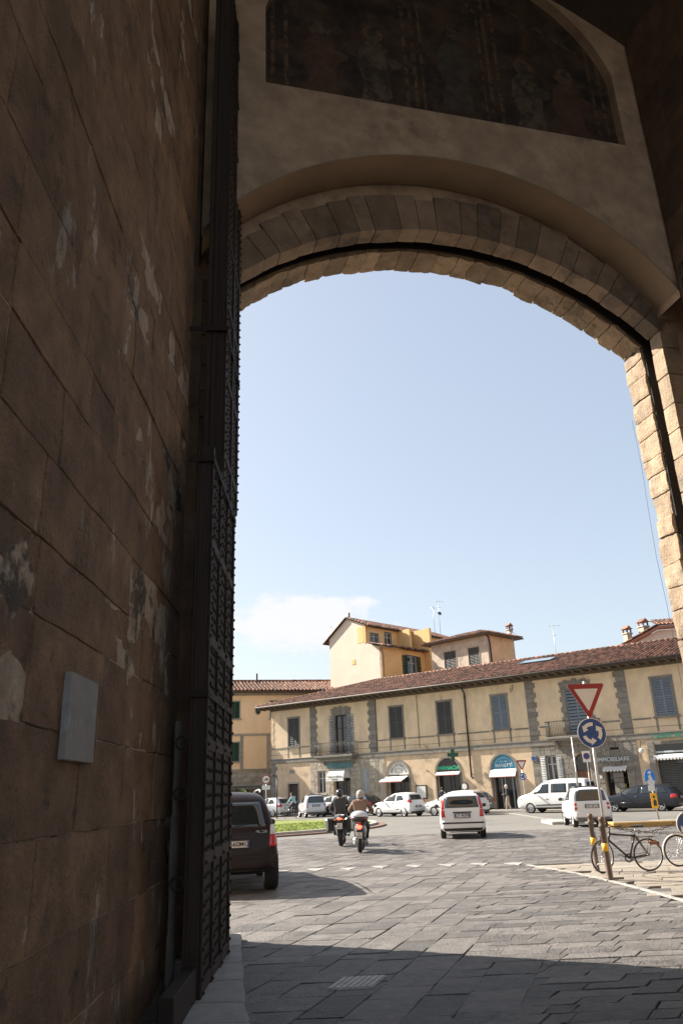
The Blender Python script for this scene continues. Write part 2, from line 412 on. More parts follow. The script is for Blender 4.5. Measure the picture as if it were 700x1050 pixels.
M['pwhite'] = paint('white_car_paint', (.72, .71, .69)); M['pblack'] = paint('black_car_paint', (.014, .014, .018))
M['psilver'] = paint('silver_car_paint', (.55, .55, .56), .3); M['pgrey'] = paint('grey_car_paint', (.15, .16, .165), .3)
M['pplum'] = mat('dark_plum_car_paint', (.016, .008, .008), .42, .03, 1.5, 0, spec=.3, coat=.1)
M['pnavy'] = mat('dark_blue_car_paint', (.008, .01, .018), .3, .03, 1.5, 0, coat=.3)
M['skin'] = mat('skin', (.5, .29, .2), .6, .06, 10, 0); M['hairdark'] = mat('dark_hair', (.03, .02, .015), .7, .2, 30, .2, 90)
M['hairwhite'] = mat('white_hair', (.6, .58, .55), .7, .1, 30, .2, 90)
M['leather'] = mat('dark_jacket', (.035, .035, .033), .6, .2, 9, .2, 40); M['tanjacket'] = mat('tan_jacket', (.2, .125, .085), .8, .2, 9, .2, 40)
M['jeans'] = mat('dark_trousers', (.03, .032, .04), .8, .2, 9, .2, 40); M['cyan'] = mat('pale_cyan_shirt', (.3, .5, .52), .8, .1, 9, .2, 40)
M['beige'] = mat('beige_trousers', (.42, .33, .25), .8, .1, 9, .2, 40); M['navy'] = mat('navy_top', (.03, .035, .05), .8, .1, 9, .2, 40)
M['black'] = mat('black_gloss', (.012, .012, .013), .3, .1, 9, 0, coat=.4)
M['helmetsilver'] = mat('pale_helmet', (.32, .28, .25), .3, .05, 9, 0, coat=.5)
M['leaf'] = mat('leaves', (.07, .12, .02), .6, .3, 3, 0, rnd=.5); M['twig'] = mat('twigs', (.1, .07, .045), .8, .2, 9, .2, 40)
M['awnred'] = mat('red_flowers', (.35, .02, .04), .7, .1, 6, 0)
M['brownbag'] = mat('brown_bag', (.2, .09, .04), .8, .1, 6, 0)
SUN_E = 5.0; SKY_S = .15; EXPO = 1.52; SKY_SAT = .93; SKY_GAM = .52; SKY_K = .985; CLOUD_C = (2.3, 2.3, 2.32, 1); BACK_OPEN = (-4.5, 7.5, -.1, 14., 10.)
# ================================================================== camera
upc = Vector((-80., 2125., -780.)).normalized(); bk = Vector((0, 0, 1)); yb = (bk - upc * bk.dot(upc)).normalized(); Yw = -yb; Xw = Yw.cross(upc)
Rm = Matrix((Xw, Yw, upc))
cam = bpy.data.cameras.new('camera'); co = bpy.data.objects.new('camera', cam); COL.objects.link(co); sc.camera = co
co.matrix_world = Matrix.Translation((0, 0, 1.72)) @ Rm.to_4x4()
cam.sensor_fit = 'VERTICAL'; cam.sensor_height = 36; cam.lens = 780 / 1050 * 36; cam.clip_start = .05; cam.clip_end = 5000
AZ, EL = R(27), R(37)
S = Vector((-math.cos(AZ) * math.cos(EL), math.sin(AZ) * math.cos(EL), math.sin(EL)))
sun = bpy.data.lights.new('sun', 'SUN'); so = bpy.data.objects.new('sun', sun); COL.objects.link(so)
sun.energy = SUN_E; sun.angle = R(.53); sun.color = (1, .93, .82); so.rotation_euler = S.to_track_quat('Z', 'Y').to_euler(); so.location = (-30, 20, 40)
w = bpy.data.worlds.new('World'); sc.world = w; w.use_nodes = True; nt = w.node_tree; L = nt.links
bg = nt.nodes['Background']; bg.inputs[1].default_value = SKY_S
sky = _n(nt, 'ShaderNodeTexSky', sky_type='NISHITA'); sky.sun_disc = False; sky.sun_elevation = EL; sky.sun_rotation = math.atan2(S.x, S.y) % (2 * math.pi)
sky.altitude = 50; sky.air_density = 1.0; sky.dust_density = 1.6; sky.ozone_density = 1.6
# one low bank of bright cloud in the sky ahead
tc = _n(nt, 'ShaderNodeTexCoord')
def cam_dir(px, py): return (Rm @ Vector((px - 350, -(py - 525), -780))).normalized()
cd = cam_dir(312, 640)
mp = _n(nt, 'ShaderNodeMapping', vector_type='POINT'); mp.inputs['Location'].default_value = -cd
L.new(tc.outputs['Generated'], mp.inputs[0])
nz = _n(nt, 'ShaderNodeTexNoise'); nz.inputs['Scale'].default_value = 24; nz.inputs['Detail'].default_value = 7; nz.inputs['Roughness'].default_value = .6
st = _n(nt, 'ShaderNodeVectorMath', operation='MULTIPLY'); st.inputs[1].default_value = (1, 1, 2.2); L.new(tc.outputs['Generated'], st.inputs[0]); L.new(st.outputs[0], nz.inputs['Vector'])
el = _n(nt, 'ShaderNodeVectorMath', operation='MULTIPLY'); el.inputs[1].default_value = (1 / .115, 1 / .2, 1 / .042); L.new(mp.outputs[0], el.inputs[0])
ln = _n(nt, 'ShaderNodeVectorMath', operation='LENGTH'); L.new(el.outputs[0], ln.inputs[0])
a1 = _n(nt, 'ShaderNodeMath', operation='MULTIPLY_ADD'); a1.inputs[1].default_value = -.55; a1.inputs[2].default_value = .42; L.new(ln.outputs['Value'], a1.inputs[0])
a2 = _n(nt, 'ShaderNodeMath', operation='ADD'); L.new(a1.outputs[0], a2.inputs[0]); L.new(nz.outputs[0], a2.inputs[1])
a3 = _n(nt, 'ShaderNodeMapRange'); a3.inputs[1].default_value = .36; a3.inputs[2].default_value = .62; a3.inputs[4].default_value = .92; a3.interpolation_type = 'SMOOTHSTEP'; L.new(a2.outputs[0], a3.inputs[0])
mx = _n(nt, 'ShaderNodeMix', data_type='RGBA'); mx.inputs[7].default_value = CLOUD_C; L.new(a3.outputs[0], mx.inputs[0])
hz = _n(nt, 'ShaderNodeHueSaturation'); hz.inputs['Saturation'].default_value = SKY_SAT; L.new(sky.outputs[0], hz.inputs['Color'])
gm = _n(nt, 'ShaderNodeGamma'); gm.inputs[1].default_value = SKY_GAM; L.new(hz.outputs[0], gm.inputs[0]); sck = _n(nt, 'ShaderNodeVectorMath', operation='SCALE'); sck.inputs[3].default_value = SKY_K; L.new(gm.outputs[0], sck.inputs[0])
L.new(sck.outputs[0], mx.inputs[6]); L.new(mx.outputs[2], bg.inputs[0])
sc.view_settings.view_transform = 'Standard'; sc.view_settings.look = 'None'; sc.view_settings.exposure = EXPO; sc.view_settings.gamma = 1
sc.view_settings.use_curve_mapping = False
sc.cycles.max_bounces = 8; sc.cycles.diffuse_bounces = 5

# ================================================================== the gate
J = Vector((-1.76, 11.1, 0)); GA = R(14)
gate = empty('city_gate', J, GA); tag(gate, 'dark brown sandstone city gate arch with plastered fresco wall, seen from inside its passage', 'city gate')
Mg = Matrix.Translation(J) @ Matrix.Rotation(GA, 4, 'Z'); Mgi = Mg.inverted()
gate_M = Mg
# -- left passage wall of coursed stone
U = Vector((-.031, 1, 0)).normalized(); Nn = Vector((U.y, -U.x, 0)); O = Vector((-1.6 + .031 * 3.5, -3.5, 0))
mb = MB(Mgi); LW = 11.95
o4 = [O, O + U * LW, O + U * LW - Nn * 1.0, O - Nn * 1.0]
mb.prismz([(p.x, p.y) for p in o4], -.1, 18.4)
mb.build('passage_core', M['mortar'], gate)
mb = MB(Mgi); random.seed(21)
blocks(mb, O - Nn * .02, U, Vector((0, 0, 1)), Nn, LW, 18.3, (.42, .62), (.7, 1.5), gap=.008, c=.006, jit=.010, depth=.03, rn=9, ra=.011)
# end return of the wall
Oe = O + U * LW
blocks(mb, Oe + U * .0, -Nn, Vector((0, 0, 1)), U, 1.0, 18.3, (.42, .62), (.5, 1.), gap=.007, c=.006, jit=.004, depth=.02)
wl = mb.build('passage_wall', M['wallstone'], gate)
mb = MB(Mgi); random.seed(3)
gp = []
for k in range(13):
    z = -.02 + 2.5 * k / 12; gp.append(Oe + Nn * (.0 + .012 * math.sin(k * 1.3)) + U * (-.02) + Vector((0, 0, z)))
mb.tube(gp, [.075 - .02 * abs(k / 12 - .4) for k in range(13)], 10, smooth=True)
mb.build('corner_guard', mat('pale_worn_stone', (.3, .26, .22), .8, .25, 6, .3, 30), gate)
# -- recess behind the door, left
mb = MB(Mgi)
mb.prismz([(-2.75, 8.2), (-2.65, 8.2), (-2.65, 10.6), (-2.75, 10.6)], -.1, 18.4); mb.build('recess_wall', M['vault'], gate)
# -- outer wall in three leaves: outer ring, portcullis slot, inner ring
XL, XR, SP = -.18, 7.58, 9.34
random.seed(5)
mb = MB(); wall(mb, -9, 17, -.1, 19.5, -.5, -.04, [(-.34, 7.74, -.1, 11.06, 9.4)], 30); mb.build('outer_wall', M['archstone'], gate)
mb = MB(); wall(mb, -9, 17, -.1, 19.4, -.76, -.5, [(-.6, 8.0, -.1, 11.36, 9.5)], 30); mb.build('slot_wall', M['dark'], gate)  # near-black colour stands in for the deep shade of the slot
mb = MB(); wall(mb, -9, 17, -.1, 19.5, -1.04, -.76, [(-.34, 7.74, -.1, 11.06, 9.4)], 30); mb.build('inner_wall', M['gplaster'], gate)
mb = MB(); wall(mb, -9, 17, -.1, 19.3, -.53, -.501, [(-.235, 7.635, -.1, 10.965, 9.38)], 40); mb.build('slot_shade_lining', M['dark'], gate)  # added thin sheet, its black colour paints the shade inside the narrow slot
# jamb stones
mb = MB(); random.seed(11)
for (ya, yb_, rough_) in ((-.5, 0, 1), (-1.1, -.78, 0)):
    for side in (0, 1):
        z = 0.
        while z < SP - .02:
            h = random.uniform(.3, .5) if rough_ else random.uniform(.4, .62)
            h = min(h, SP - z)
            if SP - z - h < .2: h = SP - z
            dx = random.uniform(-.02, .03) if rough_ else random.uniform(-.006, .006)
            dy = random.uniform(-.02, .07) if rough_ else 0
            xe = (XR + dx) if side else (XL - dx); xo = 7.95 if side else -.55
            xa, xb = (xe, xo) if side else (xo, xe)
            g = .002 if not rough_ else .004
            c = [(x, y, zz) for zz in (z + g, z + h - g) for y in (ya + .002, yb_ + dy) for x in (xa, xb)]
            mb.rough(c, 7 if rough_ else 4,   .022 if rough_ else .008, 3.4 if rough_ else 2, ch=.01)
            z += h
mb.build('jamb_stones', M['jamb'], gate)
# arch stones
def ringpt(a, r): return (3.7 + r * math.cos(a), 5.3 + r * math.sin(a))
ta = math.acos(3.88 / 5.6); A0, A1 = ta, math.pi - ta
def ring(mb, n, ra, rb, ya, yb_, dr, da, amp, nn, fr, yj=0, ch=.012):
    a = A0; st_ = (A1 - A0) / n
    ed = [A0 + st_ * k + (random.uniform(-da, da) if 0 < k < n else 0) for k in range(n + 1)]
    for k in range(n):
        g = .0005
        a0, a1 = ed[k] + g, ed[k + 1] - g
        d = random.uniform(-dr, dr); rbk = rb if not callable(rb) else rb((a0 + a1) / 2)
        yj_ = random.uniform(0, yj)
        cs = []
        # corner order: x0y0z0,x1y0z0,x0y1z0,x1y1z0,x0y0z1...  x=angle(a1->a0), z=radius
        for rr in (ra + d, rbk):
            for y in (ya, yb_ + yj_):
                for an in (a1, a0):
                    x, z = ringpt(an, rr); cs.append((x, y, z))
        mb.rough(cs, nn, amp, fr, ch=ch)
random.seed(9)
mb = MB(); ring(mb, 24, 5.6, 5.95, -.498, 0, .018, .012, .03, 9, 3.6, .06, .004); mb.build('outer_arch_stones', M['archstone'], gate)
def rtop(a): return 6.36 + random.uniform(-.1, .1) - .35 * abs(math.cos(a)) ** 1.5
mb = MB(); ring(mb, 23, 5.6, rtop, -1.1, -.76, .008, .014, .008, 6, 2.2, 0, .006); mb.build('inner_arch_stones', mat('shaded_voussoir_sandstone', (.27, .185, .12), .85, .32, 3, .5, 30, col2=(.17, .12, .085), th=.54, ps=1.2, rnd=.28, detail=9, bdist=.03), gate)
# inner plaster wall with curved soffit and fresco recess
mb = MB(); wall(mb, -.62, 9.2, 9.6, 19.4, -1.75, -1.102, [(-.6, 7.6, 9.6, 11.9, 9.76), (.35, 7.15, 12.93, 17.3, 14.7)], 40)
mb.build('plaster_wall', M['gplaster'], gate)
mb = MB()
pts = arc(-.6, 7.6, 9.76, 11.9, 48)
for p, q in zip(pts[:-1], pts[1:]):
    mb.add([(p[0], -1.752, p[1] - .003), (q[0], -1.752, q[1] - .003), (q[0], -1.06, q[1] - .003), (p[0], -1.06, p[1] - .003)], [(0, 1, 2, 3)], .5, True)
    mb.add([(p[0], -1.752, p[1] - .03), (q[0], -1.752, q[1] - .03), (q[0], -1.752, q[1] - .003), (p[0], -1.752, p[1] - .003)], [(0, 1, 2, 3)], .5, False)
mb.build('soffit', M['soffit'], gate)
# fresco: faded figures between painted columns
fr = MB(); fr.box(.2, 7.3, -1.56, -1.5, 12.8, 17.5); fres = fr.build('fresco', M['fresco'], gate)
def oval(cx, cz, rx, rz_, n=18, t0=0, t1=2 * math.pi): return [(cx + rx * math.cos(t0 + (t1 - t0) * k / n), cz + rz_ * math.sin(t0 + (t1 - t0) * k / n)) for k in range(n)]
yl = [-1.564]
def fl(mb, poly, lift=.004): mb.prism(poly, -1.56 - lift, -1.5605)
m1, m2, m3, m4 = MB(), MB(), MB(), MB()
random.seed(4)
for cx in (.5, .74, 2.95, 3.12, 4.62, 4.8, 6.78, 6.98):
    fl(m1, [(cx - .035, 12.95), (cx + .035, 12.95), (cx + .035, 16.6), (cx - .035, 16.6)], .003)
def figure(cx, zb, h, mm, ww=.34):
    poly = [(cx - ww * .9, zb), (cx + ww, zb), (cx + ww * .8, zb + h * .35), (cx + ww * .95, zb + h * .55), (cx + ww * .75, zb + h * .76), (cx + ww * .3, zb + h * .84), (cx - ww * .28, zb + h * .84), (cx - ww * .8, zb + h * .72), (cx - ww * .95, zb + h * .5), (cx - ww * .6, zb + h * .3)]
    fl(mm, poly, .005)
    fl(mm, [(cx + ww * .9, zb + h * .5), (cx + ww * 1.5, zb + h * .56), (cx + ww * 1.5, zb + h * .62), (cx + ww * .8, zb + h * .68)], .006)
    fl(m1, oval(cx, zb + h * .93, .2, .2), .006); fl(m2, oval(cx, zb + h * .91, .105, .13), .009)
for cx, zb, h, mm in ((1.35, 12.98, 1.85, m3), (2.35, 12.95, 2.0, m2), (3.9, 13.25, 2.1, m4), (5.35, 12.95, 1.9, m2), (6.2, 12.95, 1.85, m3)):
    figure(cx, zb, h, mm)
fl(m1, [(3.25, 13.0), (3.3, 13.0), (3.3, 15.9), (3.88, 16.6), (4.46, 15.9), (4.46, 13.0), (4.51, 13.0), (4.51, 15.95), (3.88, 16.75), (3.25, 15.95)], .003)
fl(m1, [(.8, 15.5), (2.9, 16.35), (2.9, 16.42), (.8, 15.57)], .003); fl(m1, [(4.85, 16.4), (6.75, 15.2), (6.75, 15.27), (4.85, 16.47)], .003)
for mm, nme, kk in ((m1, 'painted_frame', 'fresco_ochre'), (m2, 'painted_saints', 'fresco_pale'), (m3, 'painted_robes', 'fresco_red'), (m4, 'painted_cloak', 'fresco_blue')):
    mm.build(nme, M[kk], fres)
# right passage wall, vault, back wall
mb = MB(); mb.box(7.6, 9.2, -14.5, -1.8, -.1, 18.4); mb.build('passage_core_far', M['mortar'], gate)
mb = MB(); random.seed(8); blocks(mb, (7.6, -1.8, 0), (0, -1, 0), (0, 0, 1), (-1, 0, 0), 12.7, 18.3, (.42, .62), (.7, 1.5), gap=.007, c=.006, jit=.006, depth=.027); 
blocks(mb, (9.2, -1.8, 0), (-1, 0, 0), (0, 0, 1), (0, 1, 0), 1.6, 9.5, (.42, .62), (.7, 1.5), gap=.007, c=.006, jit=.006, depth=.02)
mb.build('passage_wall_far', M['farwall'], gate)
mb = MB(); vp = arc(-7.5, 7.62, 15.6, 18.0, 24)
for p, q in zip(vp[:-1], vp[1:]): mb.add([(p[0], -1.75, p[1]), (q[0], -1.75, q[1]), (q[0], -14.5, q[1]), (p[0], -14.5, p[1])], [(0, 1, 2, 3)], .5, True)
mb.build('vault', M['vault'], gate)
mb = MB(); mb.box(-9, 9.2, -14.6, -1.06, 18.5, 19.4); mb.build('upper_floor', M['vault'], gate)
# -- marble plaque
pl = MB(); a_, b_ = 4.70 + 3.5, 5.28 + 3.5
def WP(u, v, d): return O + U * u + Vector((0, 0, v)) + Nn * d
def wallM(u0, z0, d0): # frame on the left wall: x along the wall, z up, y out of it
    m = Matrix.Identity(4); m.col[0][:3] = U; m.col[1][:3] = Nn; m.col[2][:3] = (0, 0, 1); m.col[3][:3] = WP(u0, z0, d0); return m
pl.M = wallM(0, 0, 0); pl.rbox(a_, b_, .012, .06, 1.95, 2.47, .006)
pq = pl.build('marble_plaque', M['marble']); tag(pq, 'blank pale grey marble plaque fixed to the brown stone wall', 'plaque')

# -- the wooden gate leaves
def gate_leaf(name, label, M4, L0, L1, zs, tops, mirror=1):
    root = empty(name); root.matrix_world = M4; tag(root, label, 'gate door', 'studded wooden leaves of the city gate')
    random.seed(17)
    for (x0, x1, y0, za, zb) in tops:
        mb = MB(); n = max(2, int((x1 - x0) / .3)); wv = (x1 - x0) / n
        for k in range(n): mb.rbox(x0 + k * wv + .003, x0 + (k + 1) * wv - .003, y0, y0 + .12, za, zb, .006)
        mb.rbox(x0, x0 + .16, y0 + .12, y0 + .15, za + .02, zb - .02, .008)
        lf = mb.build('plank_panel', M['oldwood'], root)
        mb = MB()   # framing battens on the face and on the back
        nb = 4
        for k in range(nb): 
            xx = x0 + .06 + (x1 - x0 - .12) * k / (nb - 1); mb.rbox(xx - .05, xx + .05, y0 - .028, y0, za, zb, .008)
        zz = za + .1; q = 0
        while zz < zb - .3:
            mb.rbox(x0, x1, y0 - .022, y0 + .001, zz, zz + .11, .008)
            q += 1; zz += 1.02
        mb.build('batten', M['oldwood'], root)
        mb = MB(); mb.box(x0 + .02, x1 - .02, y0 - .003, y0 + .001, za + .05, zb - .05)
        z = za + .12
        while z < zb - .05:
            k = 0; x = x0 + .05 + (.055 if int(z * 10) % 2 else 0)
            while x < x1:
                d = -.028 if abs(((x - x0 - .06) / ((x1 - x0 - .12) / (nb - 1))) % 1 - .5) > .38 else -.002
                mb.lathe([(.022, 0), (.02, .008), (.003, .022)], 6, Matrix.Translation((x, y0 + d, z)) @ Matrix.Rotation(R(90), 4, 'X'))
                x += .115
            z += .115
        mb.build('stud', M['iron'], root)
        # iron sheathing strips, edge straps
    mb = MB()
    for z in zs:
        mb.rbox(L0 - .03, L1, -.04, -.03, z, z + .07, .003)
        mb.rbox(L0 - .035, L0 - .02, -.04, .24, z, z + .07, .003)
    mb.build('iron_band', M['iron'], root)
    mb = MB()
    for z in (1.75, 2.2, 1.0):
        mb.lathe([(.055, -.01), (.065, 0), (.055, .01), (.045, 0)], 16, Matrix.Translation((L0 - .045, .2, z)) @ Matrix.Rotation(R(90), 4, 'Y'), closed=True)
    mb.build('iron_ring', M['iron'], root)
    return root
LM = Matrix.Identity(4); Ud = U; LM.col[0][:3] = Ud; LM.col[1][:3] = Vector((0, 0, 1)).cross(Ud); LM.col[2][:3] = (0, 0, 1); LM.col[3][:3] = (-1.15 - .031 * 7.2, 7.2, 0)
dl = gate_leaf('wooden_door', 'tall old studded wooden door leaf folded back against the left stone wall', LM, 0.3, 2.35, (2.62, 5.1), [(0.3, 2.35, 0., .0, 5.3)])
mb = MB(); mb.rbox(-.75, .31, .01, .13, 0, .34, .01); mb.build('foot_board', M['iron'], dl)
# upper tier stands a little farther in
random.seed(18)
def upper():
    mb = MB()
    for k in range(5): mb.rbox(1.15 + k * .29 + .003, 1.15 + (k + 1) * .29 - .003, .0, .1, 5.2, 13.9, .006)
    for k in range(2): mb.rbox(1.15, 1.3, .1 + k * .07, .165 + k * .07, 5.3, 13.9, .008)
    mb.build('upper_panel', M['oldwood'], dl)
    mb = MB()
    for xx in (1.2, 1.9, 2.53): mb.rbox(xx - .05, xx + .05, -.028, 0, 5.3, 13.8, .008)
    z = 5.6
    while z < 13.6: mb.rbox(1.15, 2.6, -.022, .001, z, z + .1, .008); z += 1.1
    mb.build('batten', M['oldwood'], dl)
    mb = MB(); z = 5.4; mb.box(1.17, 2.58, -.003, .001, 5.35, 13.85)
    while z < 13.8:
        x = 1.2
        while x < 2.6:
            mb.lathe([(.02, 0), (.018, .008), (.003, .02)], 5, Matrix.Translation((x, -.028 if min(abs(x - q) for q in (1.2, 1.9, 2.53)) < .05 else -.002, z)) @ Matrix.Rotation(R(90), 4, 'X')); x += .125
        z += .125
    mb.build('stud', M['iron'], dl)
    mb = MB(); mb.rbox(1.1, 2.6, -.04, -.03, 7.3, 7.37, .003); mb.rbox(1.1, 1.115, -.06, .5, 7.3, 7.37, .003); mb.build('iron_band', M['iron'], dl)
upper()
dr_ = empty('wooden_door', Mg @ Vector((7.42, -4.9, 0)), GA + R(90)); tag(dr_, 'studded wooden door leaf at the far right edge, beyond the sunlit pier', 'gate door', 'studded wooden leaves of the city gate')
def rleaf():
    mb = MB()
    for k in range(9): mb.rbox(k * .32 + .003, (k + 1) * .32 - .003, -.16, -.02, .15, 10.0, .006)
    mb.build('plank_panel', M['oldwood'], dr_)
    mb = MB()
    for xx in (.1, .95, 1.9, 2.78): mb.rbox(xx - .06, xx + .06, -.02, .03, .15, 10.0, .008)
    z = .4
    while z < 9.9: mb.rbox(0, 2.88, -.021, .02, z, z + .1, .008); z += .7
    mb.build('batten', M['oldwood'], dr_)
    mb = MB(); z = .3; mb.box(1.25, 2.86, -.0205, -.0175, .2, 9.95)
    while z < 9.95:
        x = 1.3
        while x < 2.88: mb.lathe([(.024, 0), (.02, .008), (.003, .022)], 5, Matrix.Translation((x, .03 if min(abs(x - q) for q in (.1, .95, 1.9, 2.78)) < .06 else -.018, z)) @ Matrix.Rotation(R(-90), 4, 'X')); x += .125
        z += .125
    mb.build('stud', M['iron'], dr_)
rleaf()
# hanging cable at the pier
mb = MB(Mgi); 
cb = MB(); 
pc = [Mg @ Vector((7.82, .42, 8.3 - k * .92)) for k in range(9)]
cb.tube([p + Vector((.02 * math.sin(i * 1.7), 0, 0)) for i, p in enumerate(pc)], .0035, 5); cbo = cb.build('cable', M['blackplastic']); tag(cbo, 'thin dark cable hanging down beside the sunlit edge of the pier', 'cable')

# ================================================================== ground
g = MB(); g.box(-900, 900, -900, 900, -.5, -.036); struct(g.build('ground', M['asphalt']))
g = MB(); g.box(-14, 26, -12, 33.2, -.2, -.03); struct(g.build('paving_bed', M['joint']))
random.seed(31)
e1 = Vector((math.sin(R(19)), math.cos(R(19)), 0)); ex = Vector((1, 0.03, 0)).normalized(); e2 = Vector((math.sin(R(31)), math.cos(R(31)), 0))
def line_x(y):   # edge of the bicycle bay
    pts = [(5.9, 8.6), (5.35, 10.6), (5.05, 12.6), (4.92, 14.6), (4.65, 16.6), (4.35, 17.9), (4.0, 18.95)]
    if y < 8.6: return 7.0
    if y > 18.95: return 99
    for (xa, ya), (xb, yb2) in zip(pts[:-1], pts[1:]):
        if ya <= y <= yb2: return xa + (xb - xa) * (y - ya) / (yb2 - ya)
    return 99
def split_x(y): return .9 + max(0, y - 7) * .16 + .5 * math.sin(y * .9)
def slab(g, cr, gp_, ch, h0, lift=0.):
    cen = sum((Vector(c) for c in cr), Vector((0, 0))) / 4; cr = [Vector(c) for c in cr]
    def inset(i, d):
        a = (cr[i - 1] - cr[i]).normalized(); b_ = (cr[(i + 1) % 4] - cr[i]).normalized(); return cr[i] + (a + b_) * d
    jz = [h0 + random.uniform(-.004, .004) for _ in range(4)]
    lo = [inset(i, gp_ / 2) for i in range(4)]; hi = [inset(i, gp_ / 2 + ch) for i in range(4)]
    vs = [(p.x, p.y, -.04) for p in lo] + [(p.x, p.y, jz[i] - ch * .8 + lift) for i, p in enumerate(lo)] + [(p.x, p.y, jz[i] + lift) for i, p in enumerate(hi)]
    fs = [(8, 9, 10, 11)]
    for k in range(4): k2 = (k + 1) % 4; fs += [(k, k2, k2 + 4, k + 4), (k + 4, k2 + 4, k2 + 8, k + 8)]
    g.add(vs, fs)
def lay(g, run, across, wr_, lr, region, arange, brange, short=.12, lift=0.):
    b = brange[0]
    while b < brange[1]:
        wd = random.uniform(*wr_); a = arange[0] - random.uniform(0, .8)
        while a < arange[1]:
            l = random.uniform(*lr)
            if random.random() < short: l *= .55
            c = run * (a + l / 2) + across * (b + wd / 2)
            if region(c):
                j = lambda s=.012: random.uniform(-s, s)
                cr = [run * (a + j()) + across * (b + j(.01)), run * (a + l + j()) + across * (b + j(.01)), run * (a + l + j()) + across * (b + wd + j(.01)), run * (a + j()) + across * (b + wd + j(.01))]
                gp_ = random.uniform(.003, .007) if random.random() < .93 else random.uniform(.008, .016)
                if wd > .62 and random.random() < .18:   # a slab broken lengthwise
                    f = random.uniform(.4, .6); m0 = cr[0].lerp(cr[3], f); m1 = cr[1].lerp(cr[2], f)
                    for q in ((cr[0], cr[1], m1, m0), (m0, m1, cr[2], cr[3])): slab(g, [(p.x, p.y) for p in q], gp_, random.uniform(.004, .009), random.uniform(-.004, .004), lift)
                else: slab(g, [(p.x, p.y) for p in cr], gp_, random.uniform(.004, .009), random.uniform(-.004, .004), lift)
            a += l
        b += wd
g = MB()
inw = lambda c: -12 < c.y < 33 and -3.4 - max(0, c.y) * .28 < c.x < (9 + max(0, c.y - 8) * .5)
lay(g, e1, ex, (.34, .58), (.32, .74), lambda c: inw(c) and c.x < split_x(c.y) + .22 and c.x < line_x(c.y), (-12, 36), (-26, 26))
lay(g, ex, e2, (.26, .4), (.36, .8), lambda c: inw(c) and c.x >= split_x(c.y) - .22 and c.x < line_x(c.y), (-32, 26), (-12, 46), lift=-.003)
struct(g.build('street_paving', M['slab']))
g = MB(); lay(g, ex, e1, (.34, .5), (.5, 1.1), lambda c: c.x >= line_x(c.y) and 8.6 < c.y < 18.9 and c.x < 11.5, (-12, 12), (6, 22), lift=.006)
struct(g.build('bicycle_bay_paving', mat('pale_stone_bay', (.25, .215, .175), .8, .2, 5, .5, 30, col2=(.2, .172, .14), th=.55, ps=1.4, rnd=.12, detail=9)))
# asphalt of the square beyond
g = MB(); g.box(-80, 90, 32.9, 140, -.03, .0); struct(g.build('road', M['asphalt']))
# kerb strip at the foot of the door
g = MB(); random.seed(6)
ks = [(-1.22, 6.0, -.7, 6.0), (-1.27, 6.8, -.84, 6.8), (-1.3, 7.4, -.96, 7.4), (-1.34, 8.2, -1.08, 8.2), (-1.38, 9., -1.2, 9.05), (-1.44, 9.9, -1.36, 10.), (-1.5, 10.8, -1.47, 10.9)]
for p, q in zip(ks[:-1], ks[1:]):
    v = []
    for z in (-.03, .09):
        v += [(p[0] - .12, p[1] + .003, z), (p[2], p[3] + .003, z), (q[0] - .12, q[1] - .003, z), (q[2], q[3] - .003, z)]
    g.rough(v, 4, .012, 3)
struct(g.build('kerb', M['kerb']))
# pale ribbed slab
def gslab(name, x, y, w_, d_, label, m):
    t = MB(); n = 7
    Mx = Matrix(((ex.x, e1.x, 0, x), (ex.y, e1.y, 0, y), (0, 0, 1, .004), (0, 0, 0, 1)))
    t.box(-w_ / 2, w_ / 2, -d_ / 2, d_ / 2, -.02, .002, M=Mx)
    for i in range(n):
        for j in range(8):
            t.rbox(-w_ / 2 + (i + .12) * w_ / n, -w_ / 2 + (i + .88) * w_ / n, -d_ / 2 + (j + .12) * d_ / 8, -d_ / 2 + (j + .88) * d_ / 8, .002, .012, .003, M=Mx)
    tag(t.build(name, m), label, 'drain cover')
gslab('drain_cover', -.02, 8.35, .42, .46, 'small pale ribbed metal drain cover set in the shaded paving', mat('pale_cast_metal', (.5, .48, .45), .5, .15, 9, .1, 50))
# painted teeth, white lines
g = MB()
TEETH = [(-1.72, 19.6), (-.92, 19.75), (-.15, 19.7), (.62, 19.85), (1.42, 19.75), (2.2, 19.7), (2.95, 19.6), (3.7, 19.35), (-2.5, 19.45)]
for x, y in TEETH:
    g.add([(x - .22, y + .22, .012), (x + .22, y + .22, .012), (x + .02, y - .3, .012), (x - .22, y + .22, -.004), (x + .22, y + .22, -.004), (x + .02, y - .3, -.004)], [(0, 1, 2), (3, 4, 5), (0, 1, 4, 3), (1, 2, 5, 4), (2, 0, 3, 5)])
struct(g.build('give_way_marking', M['whitepaint']))
def ribbon(name, pts, wd, z, m, th=.016):
    t = MB(); n = len(pts); vs = []
    for i, (x, y) in enumerate(pts):
        d = (Vector(pts[min(i + 1, n - 1)]) - Vector(pts[max(i - 1, 0)])).normalized(); nn = Vector((-d.y, d.x)) * wd / 2
        for zz in (z - th, z): vs += [(x - nn.x, y - nn.y, zz), (x + nn.x, y + nn.y, zz)]
    fs = []
    for i in range(n - 1):
        a = i * 4; b2 = a + 4
        fs += [(a + 2, a + 3, b2 + 3, b2 + 2), (a, b2, b2 + 1, a + 1), (a, a + 2, b2 + 2, b2), (a + 1, b2 + 1, b2 + 3, a + 3)]
    t.add(vs, fs); return struct(t.build(name, m))
